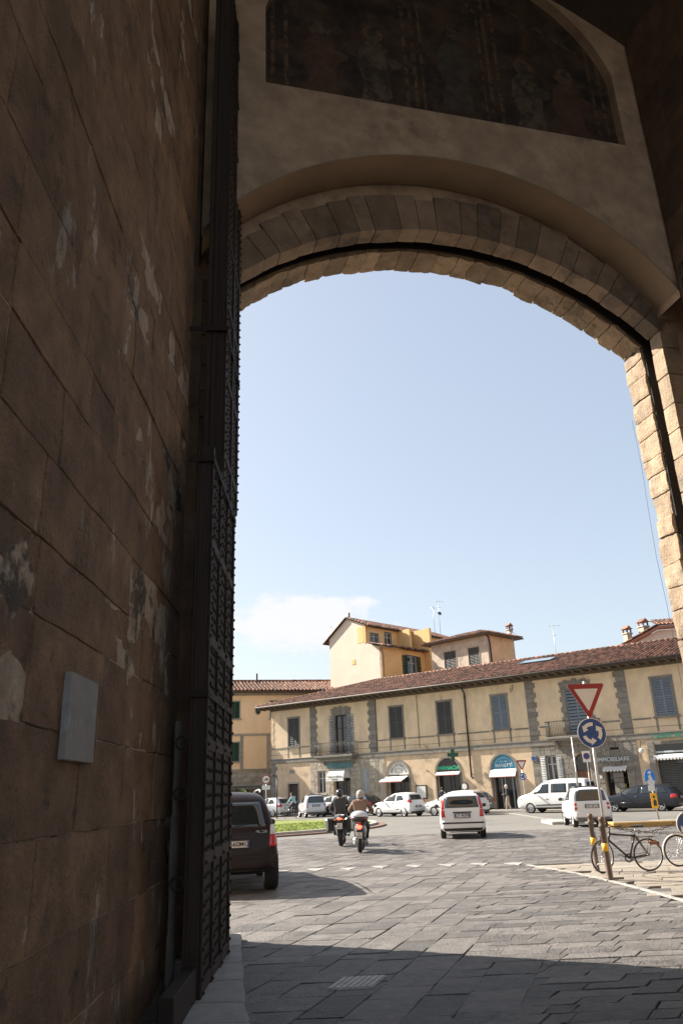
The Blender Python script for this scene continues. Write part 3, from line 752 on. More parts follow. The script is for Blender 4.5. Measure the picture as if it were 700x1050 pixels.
def smoothpts(p, n=6):
    out = []
    for i in range(len(p) - 1):
        a = Vector(p[max(i - 1, 0)]); b2 = Vector(p[i]); c = Vector(p[i + 1]); d = Vector(p[min(i + 2, len(p) - 1)])
        for k in range(n):
            t = k / n; out.append(tuple(.5 * ((2 * b2) + (c - a) * t + (2 * a - 5 * b2 + 4 * c - d) * t * t + (3 * b2 - a - 3 * c + d) * t ** 3)))
    out.append(tuple(p[-1])); return out
ribbon('white_line', smoothpts([(3.9, 18.95), (4.2, 17.9), (4.5, 16.6), (4.75, 14.6), (4.9, 12.6), (5.2, 10.6), (5.7, 8.6)]), .085, .016, M['whitepaint'])
ribbon('edge_line', [(10.2, 55.5), (10.1, 50), (10., 44), (10.4, 38.5), (11.6, 34)], .2, .006, M['whitepaint'], .005)
# roundabout
CX0, CY0, RR = -8.1, 43., 10.04
def disc(name, r0, r1, z0, z1, m, n=96):
    t = MB(); t.lathe([(r0, z0), (r1, z0), (r1, z1), (r0, z1)], n, Matrix.Translation((CX0, CY0, 0)), closed=True, smooth=False) if r0 > 0 else t.lathe([(r1, z0), (r1, z1)], n, Matrix.Translation((CX0, CY0, 0)), smooth=False)
    return struct(t.build(name, m))
disc('roundabout_apron', RR - .75, RR - .25, -.02, .07, M['redkerb']); disc('roundabout_kerb', RR - .95, RR - .7, -.02, .17, M['kerb']); disc('lawn', 0, RR - .9, -.02, .13, M['lawn'])
g = MB(); random.seed(77)
for _ in range(26000):
    a = random.uniform(-math.pi, .5); r_ = (RR - 1) * math.sqrt(random.random()); x = CX0 + r_ * math.cos(a); y = CY0 + r_ * math.sin(a)
    if y > 60 or x < -12: continue
    an = random.random() * 6.28; h = random.uniform(.03, .07); l = random.uniform(.02, .05)
    g.add([(x, y, .125), (x + l * math.cos(an), y + l * math.sin(an), .125), (x + l * .5 + random.uniform(-.03, .03), y + random.uniform(-.03, .03), .125 + h)], [(0, 1, 2)])
gr = g.build('grass', M['grass']); struct(gr, 'stuff', 'sunlit mown grass covering the roundabout island')
# ================================================================== tiled roofs
def tiled(mb, O, Ud, Vd, ulen, vmax, pitch=.3, tl=.45, rad=.1, vmin=None):
    """barrel tiles in columns: O eave corner, Ud along eave, Vd up the slope, vmax(u) length of each column"""
    O = Vector(O); Ud = Vector(Ud).normalized(); Vd = Vector(Vd).normalized(); N = Ud.cross(Vd).normalized()
    if N.z < 0: N = -N
    n = int(ulen / pitch)
    for i in range(n):
        u = (i + .5) * pitch; vm = vmax(u); v0 = vmin(u) if vmin else 0
        if vm - v0 < .1: continue
        v = v0; cr = random.uniform(-.012, .012)
        # channel under the cover tiles
        h = pitch / 2
        A = O + Ud * (u - h) + Vd * v0; B = O + Ud * (u + h) + Vd * v0; Cc = O + Ud * (u + h) + Vd * vm; D = O + Ud * (u - h) + Vd * vm
        mb.add([A, B, Cc, D, A - N * .06, B - N * .06, Cc - N * .06, D - N * .06], [(0, 1, 2, 3), (4, 7, 6, 5), (0, 4, 5, 1), (2, 6, 7, 3)], .0)
        while v < vm - .05:
            l = min(tl, vm - v) + .05; lift = random.uniform(0, .015); dx = cr + random.uniform(-.01, .01)
            vs = []
            for (vv, rr, up) in ((v, rad * 1.08, .012 + lift), (v + l, rad * .9, .0)):
                for k in range(5):
                    a = math.pi * k / 4
                    vs.append(O + Ud * (u + dx + rr * math.cos(a)) + Vd * vv + N * (rr * math.sin(a) * 1.0 + up))
            fs = [(k, k + 1, k + 6, k + 5) for k in range(4)] + [(0, 1, 2, 3, 4)]
            mb.add(vs, fs, None, False)
            v += tl
def ridge(mb, a, b, rad=.11):
    a = Vector(a); b = Vector(b); d = b - a; n = max(1, int(d.length / .4)); 
    for k in range(n):
        p = a + d * (k / n); q = a + d * ((k + 1.12) / n)
        mb.tube([p, q], [rad * 1.1, rad * .95], 8, True, None, True)

# ================================================================== windows
def shutter_leaf(mb, x0, x1, z0, z1, y, M4=None, slats=14):
    t = .05
    mb.rbox(x0, x0 + t, y - .035, y, z0, z1, .004, M=M4); mb.rbox(x1 - t, x1, y - .035, y, z0, z1, .004, M=M4)
    for z in (z0, (z0 + z1) / 2 - .03, z1 - .07): mb.rbox(x0 + t, x1 - t, y - .034, y - .001, z, z + .07, .003, M=M4)
    n = slats
    for i in range(n):
        z = z0 + .08 + (z1 - z0 - .16) * i / n; h = (z1 - z0 - .16) / n
        Mx = (M4 or Matrix.Identity(4)) @ Matrix.Translation(((x0 + x1) / 2, y - .018, z + h / 2)) @ Matrix.Rotation(R(-35), 4, 'X')
        mb.box(-(x1 - x0) / 2 + t, (x1 - x0) / 2 - t, -.004, .004, -h * .62, h * .62, M=Mx)
def window(root, x0, x1, z0, z1, mode='closed', sm='shutdark', fm='serena', surround=.14, sill=True, proud=.04, y0=0., pane='glass', cut=.12, panel=False, split=True):
    """surround frame, sill, shutters, pane: children of one window part"""
    mb = MB(); s = surround
    mb.rbox(x0 - s, x0, y0 - proud, y0 + cut, z0, z1, .008); mb.rbox(x1, x1 + s, y0 - proud, y0 + cut, z0, z1, .008)
    mb.rbox(x0 - s - .02, x1 + s + .02, y0 - proud - .02, y0 + cut, z1, z1 + s, .008)
    if not sill: mb.rbox(x0 - s, x1 + s, y0 - proud, y0 + cut, z0 - s * .6, z0, .008)
    wn = mb.build('window', M[fm], root)
    if sill:
        mb = MB(); mb.rbox(x0 - s - .1, x1 + s + .1, y0 - proud - .1, y0 + cut, z0 - .12, z0 - .002, .012); mb.build('sill', M[fm], wn)
    if panel:
        mb = MB(); mb.rbox(x0 - s, x0 - .01, y0 - .02, y0 + .01, z0 - .9, z0 - .125, .004); mb.rbox(x1 + .01, x1 + s, y0 - .02, y0 + .01, z0 - .9, z0 - .125, .004); mb.build('apron', M[fm], wn)
    xm = (x0 + x1) / 2; yy = y0 + .06
    if mode == 'closed':
        for a, b in ((x0 + .01, xm - .006), (xm + .006, x1 - .01)):
            mb = MB(); shutter_leaf(mb, a, b, z0 + .01, z1 - .01, yy); mb.build('shutter', M[sm], wn)
        mb = MB(); mb.box(x0, x1, y0 + .09, y0 + .115, z0, z1); mb.build('pane', M['dark'], wn)
    else:
        mb = MB(); mb.box(x0, x1, y0 + .16, y0 + .18, z0, z1); mb.build('pane', M[pane], wn)
        mb = MB()
        for a, b in ((x0, xm), (xm, x1)):
            mb.rbox(a + .005, a + .07, y0 + .11, y0 + .155, z0 + .01, z1 - .01, .004); mb.rbox(b - .07, b - .005, y0 + .11, y0 + .155, z0 + .01, z1 - .01, .004)
            for z in (z0 + .01, (z0 * .35 + z1 * .65), z1 - .09): mb.rbox(a + .07, b - .07, y0 + .112, y0 + .15, z, z + .07, .004)
        mb.build('casement', M['shutpale'] if mode != 'dark' else M['wooddark'], wn)
        if mode in ('open', 'dark'):
            wv = (x1 - x0) / 2
            for sd in (-1, 1):
                mb = MB(); px = x0 - .02 if sd < 0 else x1 + .02
                Mx = Matrix.Translation((px, y0 - proud - .02, 0)) @ Matrix.Rotation(R(sd * random.uniform(4, 9)), 4, 'Z')
                if sd < 0: shutter_leaf(mb, -wv, 0, z0 + .01, z1 - .01, 0, Mx)
                else: shutter_leaf(mb, 0, wv, z0 + .01, z1 - .01, 0, Mx)
                mb.build('shutter', M[sm], wn)
    return wn
def balcony(root, x0, x1, z0, d=.95, slab='serena', h=1.0, heavy=False):
    mb = MB(); mb.rbox(x0, x1, -d, .0, z0 - .16, z0, .02); mb.rbox(x0 + .1, x1 - .1, -d + .1, 0, z0 - .26, z0 - .16, .02)
    if heavy: mb.rbox(x0 + .3, x1 - .3, -d + .25, 0, z0 - .42, z0 - .26, .03)
    bl = mb.build('balcony', M[slab], root)
    for xb in (x0 + .5, x1 - .5):
        mb = MB(); mb.prism([(0, 0), (0, 0)], 0, 0) if False else None
        poly = [(0, 0), (-.7, 0), (-.66, -.12), (-.35, -.2), (-.2, -.42), (0, -.48)]
        vs = [(xb - .1, y, z0 - .26 + z) for y, z in poly] + [(xb + .1, y, z0 - .26 + z) for y, z in poly]; n = len(poly)
        mb.add(vs, [tuple(range(n)), tuple(range(n, 2 * n))[::-1]] + [(i, i + n, (i + 1) % n + n, (i + 1) % n) for i in range(n)]); mb.build('bracket', M[slab], bl)
    mb = MB()
    for z in (z0 + .08, z0 + h): 
        mb.rbox(x0 + .05, x1 - .05, -d + .03, -d + .07, z - .02, z + .02, .005)
        for x in (x0 + .05, x1 - .09): mb.rbox(x, x + .04, -d + .03, .0, z - .018, z + .018, .005)
    k = x0 + .1
    while k < x1 - .05: mb.cyl((k, -d + .05, z0), (k, -d + .05, z0 + h), .011, n=6); k += .11
    y = -d + .15
    while y < -.02:
        for x in (x0 + .07, x1 - .07): mb.cyl((x, y, z0), (x, y, z0 + h), .011, n=6)
        y += .11
    mb.build('railing', M['ironpaint'], bl)
    return bl
def quoins(mb, x0, x1, z0, z1, side=1, y=-.05, hs=(.3, .36), toothed=.14):
    z = z0; k = 0
    while z < z1 - .02:
        h = min(random.uniform(*hs), z1 - z); e = toothed if k % 2 else 0
        a, b = (x0 - (e if side <= 0 else 0), x1 + (e if side >= 0 else 0))
        mb.rbox(a, b, y + random.uniform(-.004, .004), .02, z + .004, z + h - .004, .012); z += h; k += 1

# ================================================================== the long palazzo
F0 = Vector((10.6, 57.1, 0)); FR = math.atan2(-math.cos(R(53)), math.sin(R(53)))
pal = empty('long_townhouse', F0, FR)
tag(pal, 'long two storey cream plastered building with grey stone trim, arched shop fronts and tiled roof', 'building')
FM = Matrix.Translation(F0) @ Matrix.Rotation(FR, 4, 'Z')
X0, X1 = -22., 24.
UW = [(-20.1, -18.65), (-9.35, -7.9), (-4.95, -3.5), (-.32, 1.1), (11.15, 12.6), (15.6, 17.05), (20.2, 21.6)]
UD = [(-14.8, -13.5), (5.45, 6.85)]
ops = [(a + .14, b - .14, 5.5, 7.85) for a, b in UW] + [(a, b, 4.62, 7.75) for a, b in UD]
G = [(-20.05, -18.95, .0, 2.45), (-16.75, -15.95, 1.6, 3.35), (-15.05, -13.4, .0, 3.2), (-12.3, -11.5, 1.6, 3.35),
     (-9.75, -7.75, 0., 3.75, 2.75), (-5.3, -3.3, 0., 3.77, 2.77), (-.75, 1.15, 0., 3.77, 2.82), (3.45, 4.2, 1.8, 3.5), (5.4, 6.45, 0, 3.52, 3.0), (7.4, 8.85, 0, 2.62), (10.8, 15.6, 0., 3.9), (18.5, 20.5, 0., 3.75, 2.75)]
random.seed(41)
def clip(o, zsplit, upper):
    return o
mb = MB(); wall(mb, X0, X1, 4.3, 9.3, 0, .35, ops, r=.5); wu = mb.build('upper_wall', M['cream'], pal)
mb = MB(); wall(mb, X0, X1, 0, 4.3, 0, .35, G, r=.5); wl_ = mb.build('ground_floor_wall', M['creamlow'], pal)
mb = MB(); mb.box(X0, X0 + .35, .36, 13.5, 0, 9.3); mb.box(X1 - .35, X1, .36, 13.5, 0, 9.3); mb.box(X0 + .36, X1 - .36, 13.2, 13.5, 0, 9.3); mb.box(X0 + .36, X1 - .36, .9, 13, 4.2, 4.3); mb.build('side_wall', M['creamlow'], pal)
mb = MB(); mb.box(X0 + .4, X1 - .4, 1.6, 1.7, 0, 9.2); mb.build('interior_wall', M['dark'], pal)
# string courses, quoins
mb = MB()
mb.rbox(X0 - .05, X1, -.09, .0, 4.16, 4.46, .02); mb.rbox(X0 - .04, X1, -.12, .0, 4.46, 4.53, .02)
segs = [(X0, -20.35), (-18.4, -17.6), (-16.8, -16.5), (-12.4, -11.35), (-10.5, -9.6), (-7.65, -5.2), (-3.25, -.57), (1.35, 2.45), (3.25, 3.9), (7.7, 8.9), (9.72, 10.9), (12.85, 15.35), (17.3, 19.95), (21.85, X1)]
for a, b in segs: mb.rbox(a, b, -.035, .0, 5.36, 5.46, .01)
mb.build('string_course', M['serena'], pal)
mb = MB(); random.seed(12)
quoins(mb, -17.5, -16.85, 4.54, 8.6, 1); quoins(mb, -11.25, -10.6, 4.54, 8.6, -1); quoins(mb, 2.5, 3.12, 4.54, 8.75, 1); quoins(mb, 9.0, 9.65, 4.54, 8.75, -1)
quoins(mb, -22.04, -21.5, .0, 4.15, 1, -.03, toothed=.2)
mb.build('quoin', M['serena'], pal)
mb = MB(); quoins(mb, -22.03, -21.75, 4.54, 8.6, 1, -.02, toothed=.1); mb.build('corner_stones', M['creamlow'], pal)
# rusticated bays
def skipf(o0, z0, holes):
    return lambda u0, u1, v0, v1: any(u0 + o0 < h[1] + .03 and u1 + o0 > h[0] - .03 and v0 + z0 < h[3] and v1 + z0 > h[2] for h in holes)
def rust(mb, x0, x1, z0, z1, holes, hs=(.29, .35), ls=(.45, .95), depth=.05):
    xs = sorted({x0, x1, *[v for h in holes for v in (h[0] - .03, h[1] + .03)]}); 
    for a, b in zip(xs[:-1], xs[1:]):
        if b - a < .08: continue
        m_ = (a + b) / 2; zz = [(z0, z1)]
        for h in holes:
            if h[0] - .03 < m_ < h[1] + .03: zz = [(z0, h[2] - .02), (h[3] + .02, z1)]
        for c, d in zz:
            if d - c > .1: random.seed(int(c * 10) + 5); blocks(mb, (a, 0, c), (1, 0, 0), (0, 0, 1), (0, -1, 0), b - a, d - c, (.31, .33), ls, gap=.022, c=.012, jit=.006, depth=depth)
mb = MB(); rust(mb, -17.55, -10.55, 0, 4.14, [G[1], G[2], G[3]]); rs1 = mb.build('rusticated_bay', M['serenalight'], pal)
mb = MB(); rust(mb, 2.45, 9.7, 0, 4.14, [G[7], (5.4, 6.45, 0, 3.52), G[9], (7.95, 8.55, 3.62, 3.8)]); mb.build('rusticated_bay', M['serena'], pal)
mb = MB(); mb.box(7.95, 8.55, -.01, -.002, 3.62, 3.8); mb.build('vent_opening', M['dark'], pal)
mb = MB(); mb.rbox(-10.5, -9.95, -.04, 0, 0, 4.14, .01); 
for (a, b) in ((-10.5, -9.95), (-7.55, -5.5), (-3.1, -.95), (1.35, 2.4), (-21.4, -20.3), (-18.7, -17.6)): mb.rbox(a, b, -.05, 0, 0, .55, .01)
mb.build('plinth', M['serenalight'], pal)
# voussoir surrounds of the two balcony doors
mb = MB()
for (a, b) in UD:
    quoins(mb, a - .32, a - .02, 4.62, 7.75, -1, -.055, toothed=.13); quoins(mb, b + .02, b + .32, 4.62, 7.75, 1, -.055, toothed=.13)
    n = 7; cx = (a + b) / 2; w0 = (b - a) / 2 + .32
    for k in range(n):
        t0 = -1 + 2 * k / n; t1 = -1 + 2 * (k + 1) / n; hh = 8.25 + .12 * (1 - abs(t0 + t1) / 2) + (.08 if k % 2 else 0)
        mb.prism([(cx + t0 * w0 + .006, 7.77), (cx + t1 * w0 - .006, 7.77), (cx + t1 * w0 * 1.12 - .006, hh), (cx + t0 * w0 * 1.12 + .006, hh)], -.06, .0)
mb.build('door_surround', M['serena'], pal)
random.seed(15)
modes = [('closed', 'shutdark'), ('closed', 'shutdark'), ('closed', 'shutdark'), ('closed', 'shutgrey'), ('closed', 'shutgrey'), ('closed', 'shutgrey'), ('closed', 'shutgrey')]
for (a, b), (md, smt) in zip(UW, modes): window(pal, a + .14, b - .14, 5.5, 7.85, md, smt, 'serena', panel=True)
wd_ = window(pal, -14.8, -13.5, 4.62, 7.7, 'dark', 'shutgrey', 'serena', surround=.06, sill=False)
window(pal, 5.45, 6.85, 4.62, 7.75, 'closed', 'shutgrey', 'serena', surround=.06, sill=False)
balcony(pal, -16.4, -12.45, 4.5, heavy=True); balcony(pal, 3.95, 7.65, 4.66, d=.85)
# ground floor openings
def doorpart(x0, x1, z0, z1, m, y=.16, name='door', panels=2, rows=3):
    mb = MB(); mb.box(x0, x1, y + .03, y + .08, z0, z1)
    w_ = (x1 - x0) / panels; h_ = (z1 - z0) / rows
    for i in range(panels):
        for j in range(rows): mb.rbox(x0 + i * w_ + .06, x0 + (i + 1) * w_ - .06, y, y + .04, z0 + j * h_ + .07, z0 + (j + 1) * h_ - .07, .012)
    d = mb.build(name, m, pal); mb = MB(); mb.ball((x0 + (x1 - x0) * .55, y - .03, z0 + 1.05), .035, 8, 6); mb.build('handle', M['chrome'], d)
    return d
window(pal, -16.75, -15.95, 1.6, 3.35, 'plain', fm='serenalight', surround=.09)
window(pal, -12.3, -11.5, 1.6, 3.35, 'closed', 'shutpale', fm='serenalight', surround=.09)
window(pal, 3.45, 4.2, 1.8, 3.5, 'open', 'shutpale', fm='serena', surround=.07, cut=.12)
doorpart(-20.05, -18.95, 0, 2.45, M['wooddark']); mb = MB(); 
for a in (-20.2, -18.95): mb.rbox(a, a + .15, -.04, .1, 0, 2.6, .01)
mb.rbox(-20.05, -18.95, -.04, .1, 2.45, 2.6, .01); mb.build('door_frame', M['serenalight'], pal)
doorpart(5.4, 6.45, 0, 2.45, M['woodbrown'], .2); mb = MB(); mb.prism([(5.4, 2.47), (6.45, 2.47)] + arc(5.4, 6.45, 3.0, 3.52, 12)[::-1], .25, .3); mb.build('fanlight', M['glass'], pal)
def archring(x0, x1, sp, top, wd, m, name, y=-.045, keel=True):
    mb = MB(); a = arc(x0, x1, sp, top, 18); b = arc(x0 - wd, x1 + wd, sp, top + wd, 18)
    for i in range(18):
        p, q, r_, s_ = a[i], a[i + 1], b[i + 1], b[i]
        mb.add([(p[0], y, p[1]), (q[0], y, q[1]), (r_[0], y, r_[1]), (s_[0], y, s_[1]), (p[0], .15, p[1]), (q[0], .15, q[1]), (r_[0], .0, r_[1]), (s_[0], .0, s_[1])], [(0, 1, 2, 3), (0, 4, 5, 1), (3, 2, 6, 7)], .5)
    for xx in (x0 - wd, x1): mb.rbox(xx, xx + wd, y, .15, 0, sp, .008)
    return mb.build(name, m, pal)
def lunette(x0, x1, sp, top, m, name, y=.1):
    mb = MB(); mb.prism(arc(x0 + .02, x1 - .02, sp, top - .02, 20), y, y + .06); return mb.build(name, m, pal)
def shopfront(x0, x1, z1, m, frame, name='shop_window', doors=(.45, .6), y=.45):
    mb = MB(); mb.box(x0, x1, y, y + .03, 0, z1); s_ = mb.build(name, m, pal)
    mb = MB(); n = 4
    for f in (0, *doors, 1): xx = x0 + (x1 - x0) * f; mb.rbox(max(x0, xx - .04), min(x1, xx + .04), y - .05, y - .002, 0, z1, .006)
    mb.rbox(x0, x1, y - .048, y - .003, z1 - .09, z1 - .01, .006); mb.rbox(x0, x1, y - .05, y - .002, 0, .18, .006)
    mb.build('frame', frame, s_); return s_
def arctext(txt, cx, cz, rad, a0, a1, size, m, nm, parent, y):
    n = len(txt)
    for i, ch in enumerate(txt):
        if ch == ' ': continue
        a = R(a0 + (a1 - a0) * i / (n - 1)); 
        Mx = Matrix.Translation((cx + rad * math.cos(a), y, cz + rad * math.sin(a))) @ Matrix.Rotation(-(a - math.pi / 2), 4, 'Y') @ Matrix.Rotation(R(90), 4, 'X')
        yield text_mb(nm, ch, size, m, parent, Mx, .02)
def join(objs, name):
    bm = bmesh.new(); me = objs[0].data
    for o in objs: bm.from_mesh(o.data)
    nm = bpy.data.meshes.new(name); bm.to_mesh(nm); bm.free(); nm.materials.append(me.materials[0]); p = objs[0].parent
    for o in objs: bpy.data.objects.remove(o)
    o = bpy.data.objects.new(name, nm); COL.objects.link(o); o.parent = p; return o
def awning(x0, x1, z0, z1, d, m, name='awning', y=0., stripe=None, scallop=False, parent=None, drop=.12):
    mb = MB(); n = int((x1 - x0) / .2)
    mb.add([(x0, y, z1), (x1, y, z1), (x1, y - d, z0), (x0, y - d, z0), (x0, y, z1 - .03), (x1, y, z1 - .03), (x1, y - d, z0 - .03), (x0, y - d, z0 - .03)], [(0, 1, 2, 3), (7, 6, 5, 4), (0, 4, 5, 1), (1, 5, 6, 2), (2, 6, 7, 3), (3, 7, 4, 0)])
    if scallop:
        w_ = (x1 - x0) / n
        for k in range(n):
            xa = x0 + k * w_; mb.prism([(xa, z0), (xa + w_, z0), (xa + w_ * .85, z0 - drop * .7), (xa + w_ * .5, z0 - drop), (xa + w_ * .15, z0 - drop * .7)][::-1], y - d - .012, y - d)
    else: mb.box(x0, x1, y - d - .012, y - d, z0 - drop, z0)
    a = mb.build(name, m, parent or pal)
    if stripe:
        mb = MB(); mb.box(x0, x1, y - d - .018, y - d - .0125, z0 - drop, z0 - drop * .6); mb.build('hem', stripe, a)
    return a
# bay with white domed awning
shopfront(-15.05, -13.4, 3.2, M['shopglass'], M['darkframe'], y=.3)
mb = MB(); mb.rbox(-15.7, -13.05, -.1, -.055, 3.5, 3.98, .006); tb = mb.build('shop_sign', M['teal']); tb.parent = None; tb.matrix_world = FM; tag(tb, 'faded teal fascia board under the stone balcony', 'shop sign')
aw = MB(); n = 10
for i in range(n):
    t0, t1 = i / n * math.pi / 2, (i + 1) / n * math.pi / 2
    def cs(t): return (-.05 - .95 * math.sin(t), 2.72 + .72 * math.cos(t), .45 + .45 * math.sin(t))
    a, b = cs(t0), cs(t1); cx = -14.22
    aw.add([(cx - a[2], a[0], a[1]), (cx + a[2], a[0], a[1]), (cx + b[2], b[0], b[1]), (cx - b[2], b[0], b[1])], [(0, 1, 2, 3)], .5, True)
    aw.add([(cx - a[2], a[0], a[1]), (cx - b[2], b[0], b[1]), (cx - b[2], -.05, b[1]), (cx - a[2], -.05, a[1])], [(0, 1, 2, 3)], .5)
    aw.add([(cx + a[2], a[0], a[1]), (cx + b[2], b[0], b[1]), (cx + b[2], -.05, b[1]), (cx + a[2], -.05, a[1])], [(0, 1, 2, 3)], .5)
aw.box(-15.12, -13.32, -1.012, -1.0, 2.5, 2.72)
awo = aw.build('awning', M['white'], pal)
text_mb('lettering', 'PORTA ROMANA', .2, M['letterdark'], awo, TM(-14.22, -1.02, 2.86), .01, bold=.004)
text_mb('lettering', 'BAR CAFFE', .12, M['letterdark'], awo, TM(-14.22, -1.022, 2.62), .01)
# gelateria
archring(-9.75, -7.75, 2.75, 3.75, .14, M['serena'], 'shop_arch')
l1 = lunette(-9.75, -7.75, 2.75, 3.75, M['white'], 'fanlight_sign'); 
join(list(arctext('GELATERIA', -8.75, 2.8, .68, 160, 20, .24, M['letterdark'], 'lettering', l1, .09)), 'lettering')
mb = MB(); mb.lathe([(.33, -.01), (.36, -.01), (.36, .01), (.33, .01)], 20, Matrix.Translation((-8.75, .09, 3.08)) @ Matrix.Diagonal((1, 1, .4, 1)) @ Matrix.Rotation(R(90), 4, 'X'), closed=True); mb.build('emblem', M['letterdark'], l1)
shopfront(-9.75, -7.75, 2.72, M['shopglass'], M['darkframe'])
a1_ = awning(-9.95, -7.85, 2.32, 2.66, .95, M['white'], stripe=M['redstripe'], drop=.1)
mb = MB(); random.seed(2)
for k in range(14): mb.ball((-9.6 + k * .13, .25, .75 + random.uniform(-.1, .15)), .1, 7, 5)
mb.box(-9.7, -7.8, .15, .35, .3, .66); mb.build('flower_box', M['awnred'], pal)
# pharmacy
archring(-5.3, -3.3, 2.77, 3.77, .13, M['serena'], 'shop_arch'); l2 = lunette(-5.3, -3.3, 2.77, 3.77, M['darkframe'], 'fanlight_sign')
text_mb('lettering', 'FARMACIA', .38, M['greenneon'], l2, TM(-4.3, .085, 3.06), .03, bold=.012)
shopfront(-5.3, -3.3, 2.6, M['shopglass'], M['darkframe']); awning(-5.3, -3.3, 2.62, 2.8, .22, M['white'], drop=.08, stripe=M['redstripe'])
cr = MB(); s_ = .13
for Mx in (Matrix.Identity(4),):
    for (a, b, c, d) in ((-.13, .13, -.4, .4), (-.4, -.131, -.13, .13), (.131, .4, -.13, .13)): cr.rbox(a, b, -.07, .07, c, d, .012)
cro = cr.build('pharmacy_cross', M['greensign']); cro.matrix_world = FM @ Matrix.Translation((-3.45, -.62, 3.94)) @ Matrix.Rotation(R(38), 4, 'Z'); tag(cro, 'green pharmacy cross sign projecting from the cream wall', 'cross sign')
mb = MB(); mb.cyl((0, .07, 0), (0, .62, 0), .02); b_ = mb.build('bracket', M['ironpaint'], cro); b_.rotation_euler = (0, 0, R(-38))
mb = MB(); mb.lathe([(.26, 0), (.28, .03), (.28, .09), (0.01, .09)], 24, Matrix.Translation((-2.98, -.005, 1.72)) @ Matrix.Rotation(R(90), 4, 'X'), smooth=False); ck = mb.build('clock', M['ironpaint']); ck.matrix_world = FM; tag(ck, 'small round black framed sign with white face on the wall between pharmacy and blue shop', 'round sign')
mb = MB(); mb.lathe([(.21, .091), (.2, .1), (0.005, .1)], 24, Matrix.Translation((-2.98, -.005, 1.72)) @ Matrix.Rotation(R(90), 4, 'X'), smooth=False); mb.build('face', M['signwhite'], ck)
mb = MB(); mb.rbox(-7.2, -6.2, -.09, -.01, .95, 1.95, .01); nb = mb.build('notice_board', M['darkframe']); nb.matrix_world = FM; tag(nb, 'framed notice case on the wall left of the pharmacy', 'notice board')
mb = MB(); mb.rbox(-7.1, -6.3, -.096, -.0905, 1.05, 1.85, .002); mb.build('notice', M['signwhite'], nb)
# blue shop
archring(-.75, 1.15, 2.82, 3.77, .13, M['serena'], 'shop_arch'); l3 = lunette(-.75, 1.15, 2.82, 3.77, M['bluesign'], 'fanlight_sign')
text_mb('lettering', 'MANETTI', .3, M['letterwhite'], l3, TM(.2, .085, 3.03), .02, bold=.002, space=1.1)
join(list(arctext('PASTICCERIA BAR', .2, 2.82, .74, 150, 30, .13, M['letterwhite'], 'lettering', l3, .09)), 'lettering')
text_mb('lettering', 'DAL  1960', .13, M['letterwhite'], l3, TM(.2, .085, 3.3), .02)
shopfront(-.75, 1.15, 2.75, M['shopglass'], M['greyframe'], doors=(.28, .42, .72, .86)); awning(-.8, 1.2, 2.32, 2.8, .35, M['white'], drop=.07, stripe=M['redstripe'])
# estate agent
imm = text_mb('shop_lettering', 'IMMOBILIARE', .36, M['lettergrey'], None, FM @ TM(8.1, -.12, 3.04), .05, bold=.004); tag(imm, 'pale metal shop letters spelling IMMOBILIARE on grey stone', 'shop letters')
shopfront(7.4, 8.85, 2.62, M['shopglass'], M['darkframe']); awning(7.35, 8.9, 2.42, 2.62, .3, M['white'], scallop=True, drop=.14)
mb = MB(); mb.box(7.9, 8.5, .42, .448, .85, 1.6)
gp2 = MB()
for i in range(3):
    for j in range(4): gp2.rbox(7.85 + i * .24, 8.06 + i * .24, .38, .395, .6 + j * .24, .8 + j * .24, .004)
gp2.build('window_cards', mat('yellow_green_cards', (.45, .5, .08), .6, .1, 5, 0), pal)
mb = MB(); mb.box(7.05, 7.2, -.07, -.05, 1.9, 2.1); mb.build('wall_plate', M['signwhite'], pal)
# cafe with rolling shutter
mb = MB(); mb.rbox(10.35, 10.78, -.1, .1, 0, 3.98, .02); mb.rbox(15.62, 16.0, -.1, .1, 0, 3.98, .02); mb.rbox(10.79, 15.61, -.09, .1, 3.78, 3.98, .02); mb.build('shop_front', M['serena'], pal)
mb = MB(); mb.box(10.8, 15.6, .1, .14, 3.2, 3.78); mb.build('fanlight', M['glass'], pal)
mb = MB(); mb.rbox(10.8, 15.6, .0, .1, 3.28, 3.38, .01); mb.build('transom', M['lettergrey'], pal)
mb = MB(); z = 0.
while z < 3.1: mb.rbox(10.8, 15.6, .12, .16, z + .006, z + .095, .02); z += .1
mb.build('rolling_shutter', M['shutterroll'], pal)
awning(10.65, 15.7, 2.98, 3.18, .3, M['white'], scallop=True, y=0, drop=.16)
mb = MB(); mb.rbox(10.3, 16.2, -.13, -.1, 4.02, 4.46, .01)
cafe = text_mb('shop_lettering', "CAFFE' PETRARCA", .42, M['greenletter'], None, FM @ TM(12.5, -.2, 4.25), .06, bold=.006, space=1.02); tag(cafe, "dark green shop letters reading CAFFE' PETRARCA on the string course", 'shop letters')
# globe wall lamp
mb = MB(); mb.tube([(10.05, -.01, 3.95), (10.05, -.25, 4.05), (10.05, -.34, 3.9), (10.05, -.34, 3.62)], .018, 8); wlp = mb.build('wall_lamp', M['ironpaint']); wlp.matrix_world = FM; tag(wlp, 'wall lamp with pale globe beside the green cafe letters', 'wall lamp')
mb = MB(); mb.ball((10.05, -.34, 3.46), .16, 14, 10); mb.build('globe', M['signwhite'], wlp)
mb = MB(); mb.rbox(2.42, 2.78, -.1, -.06, 3.2, 3.55, .004); npk = mb.build('wall_sign', M['signback']); npk.matrix_world = FM; tag(npk, 'small dark square sign on the corner of the grey stone bay', 'wall sign')
mb = MB(); mb.lathe([(.15, 0), (.15, .01), (0.01, .01)], 18, Matrix.Translation((2.6, -.1, 3.375)) @ Matrix.Rotation(R(90), 4, 'X'), smooth=False); mb.build('face', M['signblue'], npk)
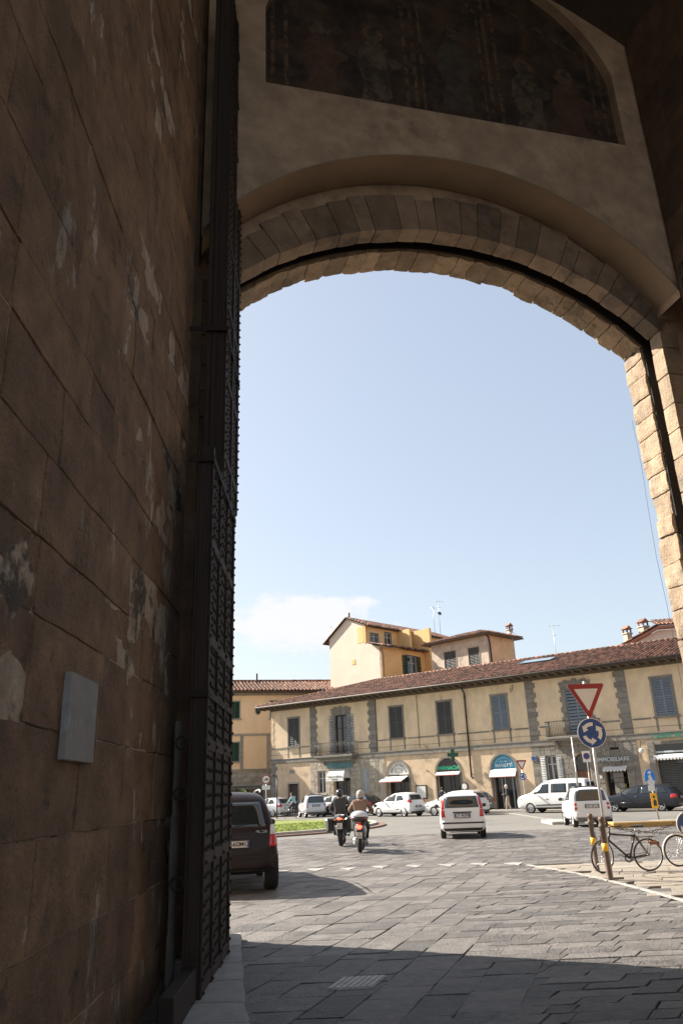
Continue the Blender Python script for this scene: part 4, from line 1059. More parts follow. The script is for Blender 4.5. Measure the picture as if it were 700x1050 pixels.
mb = MB(); mb.rbox(-19.9, -19.4, -.03, -.005, 3.3, 3.6, .004); sp_ = mb.build('street_name_plate', M['marble']); sp_.matrix_world = FM; tag(sp_, 'small marble street name plate above the brown door', 'street plate')
# pipes and wires
mb = MB(); mb.tube([(-2.35, -.55, 8.75), (-2.35, -.3, 8.5), (-2.35, -.1, 8.3), (-2.35, -.09, 2.35)], .06, 10)
for z in (8., 6.6, 5.0, 3.7, 2.6): mb.lathe([(.08, -.03), (.08, .03)], 10, Matrix.Translation((-2.35, -.09, z)))
mb.tube([(-2.35, -.09, 2.35), (-2.2, -.09, 2.25)], .065, 8); mb.build('downpipe', M['gutter'], pal)
mb = MB()
for x in (-6.6, -10.55): mb.tube([(x, -.03, 8.6), (x, -.03, 4.6)], .018, 6)
for x, z in ((-6.1, 4.75), (-6.15, 3.0)): mb.tube([(x, -.02, z), (x + .1, -.15, z - .1), (x + .35, -.25, z - .12)], .03, 6)
mb.tube([(1.6, -.06, 8.5), (1.62, -.15, 8.2), (1.45, -.1, 8.0), (1.4, -.05, 8.3)], .02, 6)
k = [(-22 + i * 1.2, -.14, 4.9 - .05 * abs(math.sin(i * .8))) for i in range(39)]
mb.tube(k, .012, 5); mb.build('cable_run', M['ironpaint'], pal)
# eave, gutter and roof
EO, EZ = 1.0, 9.02
random.seed(51)
mb = MB(); mb.box(X0 - .9, X1 + .4, -EO, .3, EZ - .12, EZ - .06); mb.box(X0 - .9, X0, .3, 13.9, EZ - .12, EZ - .06)
mb.rbox(X0 - .02, X1, -.12, .0, 8.62, 8.9, .02)
x = X0 - .7
while x < X1: mb.rbox(x, x + .12, -EO + .06, -.02, EZ - .28, EZ - .125, .01); x += .62
mb.build('eave', M['eavewood'], pal)
mb = MB(); mb.tube([(X0 - .95, -EO - .06, EZ - .04), (X1 + .4, -EO - .06, EZ - .04)], .085, 8); mb.tube([(X0 - .97, -EO - .06, EZ - .04), (X0 - .97, 14, EZ - .04)], .085, 8); mb.build('gutter', M['gutter'], pal)
mb = MB(); sl = math.atan2(2.25, 7.9); cs_, sn = math.cos(sl), math.sin(sl); RL = 7.9 / cs_
eL = X0 - 1.0; hipd = 7.9
tiled(mb, (eL, -EO, EZ), (1, 0, 0), (0, cs_, sn), X1 + .5 - eL, lambda u: min(RL, u / hipd * RL) if u < hipd else RL)
tiled(mb, (eL, -EO + 15.8, EZ), (0, -1, 0), (cs_, 0, sn), 15.8, lambda u: min(u, 15.8 - u) / hipd * RL)
ridge(mb, (eL + hipd, -EO + 7.9, EZ + 2.3), (X1 + .5, -EO + 7.9, EZ + 2.3)); ridge(mb, (eL, -EO, EZ + .05), (eL + hipd, -EO + 7.9, EZ + 2.3))
mb.add([(eL + 7.9, -EO + 7.9, EZ + 2.2), (X1 + .5, -EO + 7.9, EZ + 2.2), (X1 + .5, -EO + 15.8, EZ), (eL, -EO + 15.8, EZ)], [(0, 1, 2, 3)])
mb.build('roof', M['tile'], pal)
mb = MB(); mb.rbox(6.2, 8.2, 3.2 - EO, 3.3 - EO + 1.2, EZ + 1.0, EZ + 1.02, .003, M=Matrix.Identity(4))
sk = MB(); Ms = Matrix.Translation((.6, 4.6 - EO, EZ + 4.6 * sn / cs_ + .14)) @ Matrix.Rotation(sl, 4, 'X'); sk.rbox(0, 2.6, 0, 1.2, 0, .06, .01, M=Ms); sk.build('skylight', mat('skylight_glass', (.2, .28, .34), .1, .1, 3, 0), pal)

# ================================================================== yellow building, far left
LB0 = Vector((-9.5, 75.5, 0)); lbr = R(14)
lb = empty('yellow_house', LB0, lbr); tag(lb, 'yellow plastered house with dark green shutters and grey stone base at far left', 'building')
def LX(px_x): return px_x + 9.5
mb = MB(); wins = [(-1.95, -1.05, 8.6, 10.2), (1.95, 2.85, 8.6, 10.2), (-1.95, -1.05, 4.7, 6.4), (-6, -5.1, 8.6, 10.2), (-6, -5.1, 4.7, 6.4), (2.0, 2.8, 4.7, 6.4)]
wall(mb, -9, 10, 3.85, 11.1, 0, .35, wins, r=.5); mb.build('wall', M['yellow'], lb)
mb = MB(); mb.box(-9, 10, .02, .35, 0, 3.85); mb.box(-9, -8.7, .36, 11, 0, 11.1); mb.box(9.7, 10, .36, 11, 0, 11.1); mb.box(-8.7, 9.7, 10.7, 11, 0, 11.1); mb.build('side_wall', M['yellow'], lb)
mb = MB(); random.seed(23); blocks(mb, (-9, .02, 0), (1, 0, 0), (0, 0, 1), (0, -1, 0), 19, 3.83, (.38, .42), (.7, 1.2), gap=.025, c=.015, depth=.07); mb.build('stone_base', M['serenalight'], lb)
mb = MB(); mb.rbox(-9, 10, -.09, 0, 7.0, 7.2, .02); mb.rbox(-9, 10, -.09, 0, 3.86, 4.0, .02); mb.rbox(-9, 10, -.06, 0, 10.75, 11.1, .02)
mb.rbox(-2.35, -2.05, -.04, 0, 4.0, 7.0, .01); mb.rbox(-.95, -.65, -.04, 0, 4.0, 7.0, .01); mb.rbox(1.55, 1.85, -.05, 0, 4.0, 7.0, .01); mb.build('string_course', M['serenalight'], lb)
random.seed(61)
for (a, b, c, d) in wins: window(lb, a, b, c, d, 'closed', 'shutgreen', 'serenalight', surround=.1)
mb = MB(); mb.lathe([(.36, 0), (.36, .05), (.28, .06), (.005, .06)], 20, Matrix.Translation((.72, -.0, 9.3)) @ Matrix.Diagonal((.8, 1, 1.05, 1)) @ Matrix.Rotation(R(90), 4, 'X')); ov = mb.build('oval_window', M['serenalight'], lb)
mb = MB(); mb.lathe([(.27, .062), (.005, .064)], 20, Matrix.Translation((.72, -.0, 9.3)) @ Matrix.Diagonal((.8, 1, 1.05, 1)) @ Matrix.Rotation(R(90), 4, 'X')); mb.build('pane', M['glass'], ov)
mb = MB(); mb.box(-9.8, 10.6, -.9, .3, 11.02, 11.1); mb.build('eave', M['eavewood'], lb)
mb = MB(); s2 = math.atan2(1.7, 6.4); 
tiled(mb, (-10, -.95, 11.12), (1, 0, 0), (0, math.cos(s2), math.sin(s2)), 20.8, lambda u: 6.4, pitch=.36, rad=.13)
mb.add([(-10, 5.2, 12.78), (10.8, 5.2, 12.78), (10.8, 11.6, 11.1), (-10, 11.6, 11.1)], [(0, 1, 2, 3)]); ridge(mb, (-10, 5.2, 12.85), (10.8, 5.2, 12.85), .16); mb.build('roof', M['tile'], lb)
mb = MB(); mb.rbox(1.0, 1.15, 3.5, 3.65, 12.3, 13.4, .01); mb.build('vent_pipe', M['gutter'], lb)

# ================================================================== tall gable house behind the palazzo
GH = Vector((-1.75, 78., 0)); gh = empty('gable_house', GH, R(0)); tag(gh, 'tall pale gabled house with orange rear rooms rising behind the tiled roof', 'building')
# oblique pale gable wall turning to an ochre front
gw = Vector((5.31, 4.2 * 0, 0))
GA1 = (0., 0.); GA2 = (5.08, -5.08); GA3 = (12.2, 2.04)
def P3(p, z): return (p[0], p[1], z)
mb = MB()   # gable: polygon with sloped top, window notch made by separate parts
d_ = Vector((GA2[0] - GA1[0], GA2[1] - GA1[1])).normalized(); Mg1 = Matrix.Translation((0, 0, 0)) @ Matrix.Rotation(math.atan2(d_.y, d_.x), 4, 'Z'); Lg = math.hypot(GA2[0], GA2[1])
mb.prism([(0, 0), (Lg, 0), (Lg, 14.55), (5.15, 15.25), (5.15, 17.1), (2.55, 18.1), (0, 16.5)], 0, .3, M=Mg1)
gwl = mb.build('gable_wall', M['pale'], gh)
mb = MB(); mb.rbox(4.98, 5.18, -.03, .33, 15.2, 17.1, .01, M=Mg1); mb.rbox(4.05, 4.9, -.02, -.001, 15.35, 16.95, .01, M=Mg1); mb.build('loggia_pier', M['ochre'], gh)
mb = MB(); mb.box(3.15, 3.6, -.03, -.004, 13.4, 13.9, M=Mg1); mb.build('wall_niche', M['ochre'], gh)
d2 = Vector((GA3[0] - GA2[0], GA3[1] - GA2[1])).normalized(); Mg2 = Matrix.Translation((GA2[0], GA2[1], 0)) @ Matrix.Rotation(math.atan2(d2.y, d2.x), 4, 'Z'); Lo = 10.
mb = MB(); wall(mb, 0, Lo, 0, 14.6, 0, .3, [(3.6, 5.0, 11.9, 14.1), (8.6, 10 - .2, 11.9, 14.2)], r=.5)
of = mb.build('front_wall', M['ochre'], gh); 
for v in of.data.vertices: v.co = Mg2 @ v.co
def child_at(o, Mx):
    for v in o.data.vertices: v.co = Mx @ v.co
    for c in o.children: child_at(c, Mx)
random.seed(71)
w1_ = window(gh, 3.6, 5.0, 11.9, 14.1, 'open', 'shutgreen', 'serenalight', surround=.05); child_at(w1_, Mg2)
w2_ = window(gh, 8.6, 9.8, 11.9, 14.2, 'open', 'shutgreen', 'serenalight', surround=.05); child_at(w2_, Mg2)
# terrace tiles over the front, set back top storey
mb = MB(); s3 = R(14)
tiled(mb, Mg2 @ Vector((-.5, -.6, 14.62)), (Mg2.to_3x3() @ Vector((1, 0, 0))), Mg2.to_3x3() @ Vector((0, math.cos(s3), math.sin(s3))), Lo + 1.3, lambda u: 2.0, pitch=.36, rad=.13)
mb.build('terrace_roof', M['tile'], gh)
mb = MB(); mb.box(.31, Lo, 0.02, 1.4, 14.5, 14.6, M=Mg2); mb.build('terrace_slab', M['ochre'], gh)
mb = MB(); wall(mb, .32, 13.8, 14.6, 16.95, 1.9, 2.1, [(.5, 1.7, 15.3, 16.3), (2.6, 3.6, 15.1, 16.6), (6.3, 7.4, 15.6, 16.7), (8.7, 9.5, 15.8, 16.7)], r=.5); child_at(mb.build('top_wall', M['ochre'], gh), Mg2)
for a, b, c, d, md in ((.5, 1.7, 15.3, 16.3, 'plain'), (2.6, 3.6, 15.1, 16.6, 'plain'), (6.3, 7.4, 15.6, 16.7, 'open'), (8.7, 9.5, 15.8, 16.7, 'closed')):
    child_at(window(gh, a, b, c, d, md, 'shutgreen', 'serenalight', surround=.04, y0=1.9), Mg2)
mb = MB(); mb.rbox(4.6, 4.9, .3, 1.88, 14.7, 16.9, .01, M=Mg2); mb.build('partition', M['ochre'], gh)
mb = MB(); mb.prism([(0, 0), (8, 0), (8, 17), (0, 17)], 6.4, 6.7, M=Mg1); mb.prism([(0, 0), (6, 0), (6, 16), (0, 16)], 0, .3, M=Mg1 @ Matrix.Rotation(R(90), 4, 'Z') @ Matrix.Translation((0.3, -.3, 0))); mb.build('rear_wall', M['ochre'], gh)
# roof: two planes meeting over the gable
mb = MB(); rid = Mg1 @ Vector((2.55, 0, 18.2)); back = Mg1.to_3x3() @ Vector((0, 1, 0)); rt = Mg1.to_3x3() @ Vector((1, 0, 0))
lo = Mg1 @ Vector((-.75, -.25, 16.0)); 
tiled(mb, lo, back, (rt * 3.3 + Vector((0, 0, 2.12))), 7, lambda u: 3.92, pitch=.36, rad=.13)
mb.build('roof', M['tile'], gh)
mb = MB(); tiled(mb, Mg1 @ Vector((5.75, -.2, 16.9)), back, (rt * -3.2 + Vector((0, 0, 1.3))), 14.2, lambda u: 3.45, pitch=.36, rad=.13)
mb.build('roof', M['tile'], gh)
mb = MB(); mb.box(.35, 13.8, 1.5, 2.9, 16.85, 16.93, M=Mg2); mb.build('eave', M['eavewood'], gh)
mb = MB(); mb.cyl(Mg1 @ Vector((2.2, .8, 18)), Mg1 @ Vector((2.2, .8, 18.9)), .09, .1); mb.build('vent_pipe', M['gutter'], gh)

# ================================================================== small stained rooftop house
SH = Vector((8.04, 72.6, 0)); sh = empty('rooftop_house', SH, R(-46)); tag(sh, 'small stained grey plaster storey with faded shutters standing above the tiled roof', 'building')
sw = [(1.5, 2.85, 11.45, 13.55), (4.3, 5.5, 11.4, 13.5)]
mb = MB(); wall(mb, 0, 6.48, 6, 14.5, 0, .3, sw, r=.5); mb.build('front_wall', M['oldplaster'], sh)
mb = MB(); mb.box(6.18, 6.48, .31, 4.2, 6, 14.5); mb.box(0, .3, .31, 4.2, 6, 14.5); mb.box(.31, 6.17, 3.9, 4.2, 6, 14.5); mb.build('side_wall', mat('peach_plaster', (.66, .43, .24), .9, .15, 1.2, .2, 20, col2=(.45, .34, .25), th=.6, ps=.8), sh)
random.seed(81)
for a, b, c, d in sw: window(sh, a, b, c, d, 'closed', 'shutdark', 'serenalight', surround=.06)
mb = MB(); mb.tube([(6.6, -.5, 14.5), (6.6, .15, 14.2), (6.56, .3, 13.6), (6.56, .35, 10.5)], .06, 8); mb.build('downpipe', M['gutter'], sh)
mb = MB(); q = 4.4; s5 = R(17); V_ = (0, math.cos(s5), math.sin(s5)); Lr = q / math.cos(s5)
tiled(mb, (-.7, -.7, 14.52), (1, 0, 0), V_, 7.9, lambda u: min(u, 7.9 - u, 2.8) / 3.95 * Lr * .9)
tiled(mb, (7.2, -.7, 14.52), (0, 1, 0), (-math.cos(s5), 0, math.sin(s5)), 5.6, lambda u: min(u, 5.6 - u) / 3.95 * Lr * .9)
tiled(mb, (-.7, 4.9, 14.52), (0, -1, 0), (math.cos(s5), 0, math.sin(s5)), 5.6, lambda u: min(u, 5.6 - u) / 3.95 * Lr * .9)
mb.build('roof', M['tile'], sh)
mb = MB(); mb.box(-.65, 7.15, -.65, 4.85, 14.4, 14.48); mb.build('eave', M['eavewood'], sh)
# chimneys, antennas
def chimney(name, loc, label, h=1.6, w_=.42, rz=.4):
    r_ = empty(name, loc, rz); tag(r_, label, 'chimney'); mb = MB(); mb.rbox(-w_ / 2, w_ / 2, -w_ / 2, w_ / 2, -2, h, .02); mb.rbox(-w_ / 2 - .07, w_ / 2 + .07, -w_ / 2 - .07, w_ / 2 + .07, h, h + .1, .02); mb.build('stack', M['oldplaster'], r_)
    mb = MB()
    for sx in (-1, 1):
        for sy in (-1, 1): mb.rbox(sx * w_ * .4 - .05, sx * w_ * .4 + .05, sy * w_ * .4 - .05, sy * w_ * .4 + .05, h + .1, h + .4, .01)
    mb.rbox(-w_ / 2 - .08, w_ / 2 + .08, -w_ / 2 - .08, w_ / 2 + .08, h + .4, h + .46, .01); mb.prism([(-w_ / 2, h + .46), (w_ / 2, h + .46), (0, h + .7)], -w_ / 2 - .05, w_ / 2 + .05); mb.build('cap', M['tile'], r_)
chimney('chimney', (15.35, 71.2, 14.3), 'pale capped chimney beside the small stained rooftop storey', h=1.05)
chimney('chimney', (22.6, 61.2, 12.3), 'short chimney at the left of the two by the right hand eave', h=.45, w_=.5)
chimney('chimney', (23.75, 60.6, 12.6), 'short chimney nearest the white gable at the right edge', h=.55, w_=.6)
def antenna(loc, h, label, rz=0., dish=False, n=6):
    mb = MB(); mb.cyl((0, 0, -1), (0, 0, h), .022, n=6)
    for k in range(n): z = h - .08 - k * .0; x = -.5 + k * .2; mb.cyl((x, -.22 + k * .02, z), (x, .22 - k * .02, z), .01, n=5)
    mb.cyl((-.55, 0, h - .08), (.65, 0, h - .08), .014, n=5)
    mb.cyl((-.3, 0, h * .7), (.3, 0, h * .7 + .1), .012, n=5)
    o = mb.build('antenna', M['galv']); o.location = loc; o.rotation_euler = (0, 0, rz); tag(o, label, 'antenna', 'television aerials on the roofs')
    if dish:
        m2 = MB(); m2.lathe([(.02, .0), (.13, .03), (.21, .08), (.22, .08), (.13, .01), (.02, -.02)], 18, Matrix.Translation((0, -.1, h * .45)) @ Matrix.Rotation(R(70), 4, 'X'), closed=True); m2.build('dish', M['greyplastic'], o)
antenna((9.9, 79.5, 17.8), 2.6, 'tall aerial with a small dish above the orange top storey', .3, True)
antenna((9.2, 78.5, 17.6), 1.9, 'thinner aerial left of the one with a dish', 1.2)
antenna((18.0, 66, 11.4), 3.3, 'wide aerial standing alone on the tiled roof right of the chimney', .1)
antenna((-1.55, 79.5, 16.0), 2.0, 'short pole aerial at the left eave of the tall gable house', 1.5, n=1)
antenna((15.2, 69.6, 13.2), 1.7, 'small aerial next to the capped chimney', .8, n=3)
# ================================================================== house at the right edge
RH = Vector((21.5, 60.5, 0)); rh = empty('white_house', RH, R(-12)); tag(rh, 'white walled house with red tiled eave rising behind the roof at the right edge', 'building')
mb = MB(); mb.prism([(0, 6), (9, 6), (9, 12.75), (3.1, 12.75), (0, 11.3)], 0, 5); mb.build('wall', mat('off_white_plaster', (.7, .67, .6), .9, .08, 1, .1, 20), rh)
mb = MB(); 
tiled(mb, (-1.4, -.7, 10.95), (0, 1, 0), (4.5, 0, 2.15), 6.5, lambda u: 5.0, pitch=.3, rad=.11)
tiled(mb, (3.1, -.7, 13.05), (1, 0, 0), (0, .96, .28), 6.6, lambda u: 3.5, pitch=.3, rad=.11)
mb.build('roof', M['tile'], rh)
mb = MB(); x = -1.2
mb.add([(-1.4, -.7, 10.9), (3.1, -.7, 13.0), (3.1, -.7, 12.78), (-1.4, -.7, 10.68), (-1.4, .0, 10.9), (3.1, .0, 13.0), (3.1, 0, 12.78), (-1.4, 0, 10.68)], [(0, 1, 2, 3), (4, 7, 6, 5), (3, 2, 6, 7), (0, 4, 5, 1)])
mb.box(3.1, 9.5, -.7, 0, 12.78, 12.98); mb.build('eave', mat('reddish_eave', (.3, .13, .08), .8, .2, 8, .2, 30), rh)
# pavement in front of the palazzo
mb = MB(); mb.box(-26, 30, -1.9, .2, -.05, .13, M=FM); struct(mb.build('pavement', M['pave']))
mb = MB(); mb.rbox(-26, 30, -2.05, -1.901, -.05, .135, .01, M=FM); struct(mb.build('pavement_kerb', M['kerb']))
# ================================================================== vehicles
def world_at(x, y, az, z=0):  # az: heading in degrees, clockwise from +Y ; local +x = forward
    return Matrix.Translation((x, y, z)) @ Matrix.Rotation(R(90 - az), 4, 'Z')
def eval_mesh(o):
    dg = bpy.context.evaluated_depsgraph_get(); dg.update(); return bpy.data.meshes.new_from_object(o.evaluated_get(dg), depsgraph=dg)
def car(name, label, x, y, az, sp):
    L, W, H = sp['L'], sp['W'], sp['H']; hw = W / 2; B = sp.get('belt', .93); gc = sp.get('gc', .2); wr = sp.get('wr', .3)
    root = empty(name); root.matrix_world = world_at(x, y, az); tag(root, label, sp.get('cat', 'car'), sp.get('group', 'vehicles around the square'))
    pm = M[sp['paint']]
    rs, hl, wl, hood = sp['rs'], sp['hl'], sp['wl'], sp.get('hood', .9); rt = sp.get('roofw', .74); rb = sp.get('rearbelt', B); tail = sp.get('tail', 0)
    st = [(0., gc + .14, .62, .88, .70, .78), (.03, gc + .05, .70, .955, rb - .04 if not tail else rb - .02, .88 * 1)]
    if tail: st += [(.15, gc, .74, .985, rb, .86), (tail, gc, .76, .99, rb + .03, .84), (tail + (rs - tail) * .6, gc, .78, .99, rb + (H - rb) * .72, .78), (rs, gc, .78, .99, H - .05, .73)]
    else: st += [(.09, gc, .74, .985, rb + .03, .87), (.09 + (rs - .09) * .55, gc, .78, .99, rb + (H - rb) * .66, .80), (rs, gc, .78, .99, H - .05, rt)]
    st += [(rs + .35, gc, .8, 1., H - .005, rt), ((rs + L - hl - wl) / 2 + .1, gc, .8, 1., H, rt), (L - hl - wl - .1, gc, .8, 1., H - .03, rt), (L - hl - wl * .5, gc, .8, 1., (H * .52 + hood * .48), .79),
           (L - hl, gc, .78, .99, hood + .03, .84), (L - hl * .5, gc, .76, .985, hood - .03, .84), (L - .18, gc, .7, .95, hood - .13, .80), (L - .05, gc + .03, .62, .86, hood - .25, .72), (L, gc + .1, .55, .7, hood - .36, .6)]
    vs = []; fs = []; nr = 16
    for (xx, zb, zm, wf, zt, tf) in st:
        w_ = hw * wf; t_ = hw * tf; up = zt > B + .06
        bz = B if up else zt - .03
        half = [(0, zb), (w_ * .7, zb), (w_ * .94, zb + .04), (w_, zb + .2 if zb + .2 < zm else zm - .05), (w_ * 1., zm), (w_ * (.965 if up else .95), bz), (t_ * 1.0 + (.02 if up else 0), zt - (.09 if up else .015)), (t_ * .86, zt - (.015 if up else 0)), (0, zt + .02)]
        ring = half + [(-a, b) for a, b in half[-2:0:-1]]
        for a, b in ring: vs.append((xx, a, b))
    nr = 16
    for i in range(len(st) - 1):
        for k in range(nr): fs.append((i * nr + k, i * nr + (k + 1) % nr, (i + 1) * nr + (k + 1) % nr, (i + 1) * nr + k))
    fs.append(tuple(range(nr))[::-1]); fs.append(tuple(range((len(st) - 1) * nr, len(st) * nr)))
    mb = MB(); mb.add(vs, fs, .5, True); body = mb.build('body', pm, root)
    md = body.modifiers.new('s', 'SUBSURF'); md.levels = md.render_levels = 2
    cut = []
    xw = sp['wheels']
    for xx in xw:
        c = MB(); c.cyl((xx, -hw - .2, wr), (xx, hw + .2, wr), wr + .06, n=24); co_ = c.build('cut', pm); bo = body.modifiers.new('b', 'BOOLEAN'); bo.object = co_; bo.operation = 'DIFFERENCE'; bo.solver = 'EXACT'; cut.append(co_)
    me = eval_mesh(body); body.modifiers.clear(); old = body.data; body.data = me; bpy.data.meshes.remove(old)
    for c in cut: bpy.data.objects.remove(c)
    for p in me.polygons: p.use_smooth = abs(p.normal.z) < 2
    try: me.set_sharp_from_angle(angle=R(40))
    except Exception: pass
    me.materials.clear(); me.materials.append(pm)
    bvh = BVHTree.FromPolygons([v.co[:] for v in me.vertices], [p.vertices[:] for p in me.polygons])
    # dark inner floor so that the arches read as hollow
    mb = MB(); mb.rbox(.25, L - .25, -hw + .28, hw - .28, gc - .02, gc + .35, .03); mb.build('underbody', M['blackplastic'], root)
    def patch(nm, quad, side, m, parent=root, n=6, off=.006, th=.012, mb_=None, sk=True):
        """quad: 4 corners in (x,z) for side 'l'/'r', in (y,z) for 'b'/'f' ; pressed onto the body"""
        q = [Vector((a, b)) for a, b in quad]; pts = {}; 
        for i in range(n + 1):
            for j in range(n + 1):
                u, v = i / n, j / n; p = (q[0] * (1 - u) + q[1] * u) * (1 - v) + (q[3] * (1 - u) + q[2] * u) * v
                if side in 'lr': s_ = 1 if side == 'l' else -1; o_ = Vector((p.x, 3 * s_, p.y)); d = Vector((0, -s_, 0))
                else: s_ = -1 if side == 'b' else 1; o_ = Vector((L / 2 + s_ * 5, p.x, p.y)); d = Vector((-s_, 0, 0))
                h = bvh.ray_cast(o_, d)
                if h[0] is None: continue
                if side in 'lr' and abs(h[0].y) < hw * .5: continue
                nn = h[1] if h[1].dot(d) < 0 else -h[1]
                pts[i, j] = (h[0] + nn * off, h[0] - nn * th)
        t = mb_ or MB(); ids = {}; vs = []; fs = []
        for k, (a, b) in pts.items(): ids[k] = len(vs); vs += [a, b]
        ok = lambda i, j: all((a, b) in ids for a, b in ((i, j), (i + 1, j), (i + 1, j + 1), (i, j + 1)))
        for i in range(n):
            for j in range(n):
                if ok(i, j): fs.append((ids[i, j], ids[i + 1, j], ids[i + 1, j + 1], ids[i, j + 1]))
        for i in range(n):
            for (a, b) in (((i, 0), (i + 1, 0)), ((i, n), (i + 1, n)), ((0, i), (0, i + 1)), ((n, i), (n, i + 1))):
                if a in ids and b in ids: fs.append((ids[a], ids[b], ids[b] + 1, ids[a] + 1))
        if not vs: return None
        t.add(vs, fs, .5, True)
        return None if mb_ else t.build(nm, m, parent)
    # glass
    for side in 'lr':
        for q in sp['side']:
            wn = patch('window', q, side, M['carglass'])
        # door seams and handles
        for xx in sp.get('seams', ()):
            patch('door_seam', [(xx, gc + .12), (xx + .009, gc + .12), (xx + .009, B + .02), (xx, B + .02)], side, M['blackplastic'], n=3, off=.002)
        for xx in sp.get('handles', ()):
            patch('handle', [(xx, .80), (xx + .16, .80), (xx + .16, .835), (xx, .835)], side, M['blackplastic'] if sp.get('blackh', 1) else pm, n=2, off=.02)
        if sp.get('rub', 1): patch('side_moulding', [(xw[0] + wr + .1, .44), (xw[1] - wr - .1, .44), (xw[1] - wr - .1, .51), (xw[0] + wr + .1, .51)], side, M['blackplastic' if sp.get('rubdark') else sp['paint']], n=4, off=.012)
        patch('sill', [(xw[0] + wr + .07, gc + .01), (xw[1] - wr - .07, gc + .01), (xw[1] - wr - .07, gc + .09), (xw[0] + wr + .07, gc + .09)], side, M['blackplastic'], n=4, off=.008)
        hlq = sp.get('headside', [(L - .42, hood - .33), (L - .12, hood - .36), (L - .14, hood - .2), (L - .36, hood - .14)]); patch('headlight', hlq, side, M['lampclear'])
        if 'tailside' in sp: patch('tail_light', sp['tailside'], side, M['lampred'], off=.01)
        s_ = 1 if side == 'l' else -1
        mm = MB(); mx_ = L - hl - wl * .45; mm.ball((mx_, s_ * (hw + .1), B + .06), (.06, .1, .07), 10, 8); mm.cyl((mx_, s_ * (hw - .1), B), (mx_, s_ * (hw + .05), B + .03), .02); mm.build('mirror', M['blackplastic'] if sp.get('blackm', 1) else pm, root)
    rw = sp['rear']; patch('rear_window', rw, 'b', M['carglass'], n=8)
    wsw = hw * .74; patch('windscreen', [(-hw * .80, hood + .07), (hw * .80, hood + .07), (hw * .66, H - .1), (-hw * .66, H - .1)], 'f', M['carglass'], n=10)
    patch('grille', [(-hw * .45, hood - .42), (hw * .45, hood - .42), (hw * .4, hood - .3), (-hw * .4, hood - .3)], 'f', M['blackplastic'])
    for s_ in (1, -1):
        q = sp.get('tail_q')
        if q: patch('tail_light', [(a * s_, b) for a, b in q], 'b', M[sp.get('tailmat', 'lampred')], off=.012)
        q = sp.get('tail_q2')
        if q: patch('lamp_panel', [(a * s_, b) for a, b in q], 'b', M[sp.get('tailmat2', 'lampclear')], off=.013)
        patch('headlight', [(s_ * hw * .5, hood - .33), (s_ * hw * .86, hood - .33), (s_ * hw * .84, hood - .17), (s_ * hw * .55, hood - .2)], 'f', M['lampclear'])
    bq = sp.get('bumper', (gc + .16, gc + .34)); bm_ = sp.get('bumpmat', sp['paint'])
    patch('bumper', [(-hw * .93, bq[0]), (hw * .93, bq[0]), (hw * .95, bq[1]), (-hw * .95, bq[1])], 'b', M[bm_], n=10, off=.04, th=.03)
    if sp.get('bumpline'): z_ = bq[1] - .05; patch('bumper_strip', [(-hw * .9, z_ - .05), (hw * .9, z_ - .05), (hw * .9, z_), (-hw * .9, z_)], 'b', M['blackplastic'], n=10, off=.05, th=.02)
    patch('valance', [(-hw * .8, gc + .05), (hw * .8, gc + .05), (hw * .85, gc + .13), (-hw * .85, gc + .13)], 'b', M['blackplastic'], n=6, off=.01)
    pz = sp.get('plate_z', .72); px_ = sp.get('plate_y', 0); h = bvh.ray_cast(Vector((-5, px_, pz)), Vector((1, 0, 0)))
    if h[0]:
        xo = h[0].x - .03; pw, ph = .26, .055
        t = MB(); t.rbox(xo - .012, xo + .03, px_ - pw - .02, px_ + pw + .02, pz - ph - .02, pz + ph + .02, .004); pf = t.build('plate_recess', M['blackplastic'], root)
        t = MB(); t.rbox(xo - .02, xo - .0125, px_ - pw, px_ + pw, pz - ph, pz + ph, .002); pf2 = t.build('number_plate', M['plate'], root)
        t = MB()
        for s_ in (-1, 1): t.box(xo - .023, xo - .0202, px_ + s_ * pw * .955 - pw * .045, px_ + s_ * pw * .955 + pw * .045, pz - ph + .003, pz + ph - .003)
        t.build('plate_band', M['plateblue'], pf2)
        if sp.get('plate'):
            text_mb('plate_text', sp['plate'], .115, M['letterdark'], pf2, Matrix.Translation((xo - .022, px_, pz)) @ Matrix.Rotation(R(-90), 4, 'Z') @ Matrix.Rotation(R(90), 4, 'X'), .004, bold=.002)
    # wheels
    for xx in xw:
        for s_ in (1, -1):
            wm = Matrix.Translation((xx, s_ * (hw - .10), wr)) @ Matrix.Rotation(R(-90 * s_), 4, 'X')
            tw = sp.get('tw', .095); t = MB(); t.lathe([(wr * .66, -tw), (wr * .93, -tw), (wr, -tw * .7), (wr, tw * .7), (wr * .93, tw), (wr * .66, tw * .95)], 28, wm, closed=True); wh = t.build('wheel', M['rubber'], root)
            t = MB(); t.lathe([(wr * .66, -tw), (wr * .67, tw * .8), (wr * .62, tw * .85), (wr * .6, tw * .3), (.05, tw * .35), (.04, tw * .55), (.001, tw * .55)], 28, wm)
            ns = sp.get('spokes', 5)
            for k in range(ns):
                t.rbox(.03, wr * .63, -.032, .032, tw * .3, tw * .72, .008, M=wm @ Matrix.Rotation(2 * math.pi * k / ns, 4, 'Z'))
            t.build('rim', M['rim'], wh)
            t = MB(); t.lathe([(wr * .6, tw * .32), (.06, tw * .36), (.001, tw * .36)], 20, wm); t.build('brake_shadow', M['blackplastic'], wh)
    for nm, m_, fn in sp.get('extra', ()):
        t = MB(); fn(t, L, W, H); t.build(nm, M[m_], root)
    return root, patch, bvh
def rails(t, L, W, H):
    for s_ in (1, -1): t.tube([(.75, s_ * W * .33, H - .03), (.85, s_ * W * .34, H + .015), (L * .35, s_ * W * .345, H + .03), (L - 2.1, s_ * W * .34, H + .015), (L - 1.95, s_ * W * .33, H - .02)], .015, 8)
random.seed(100)
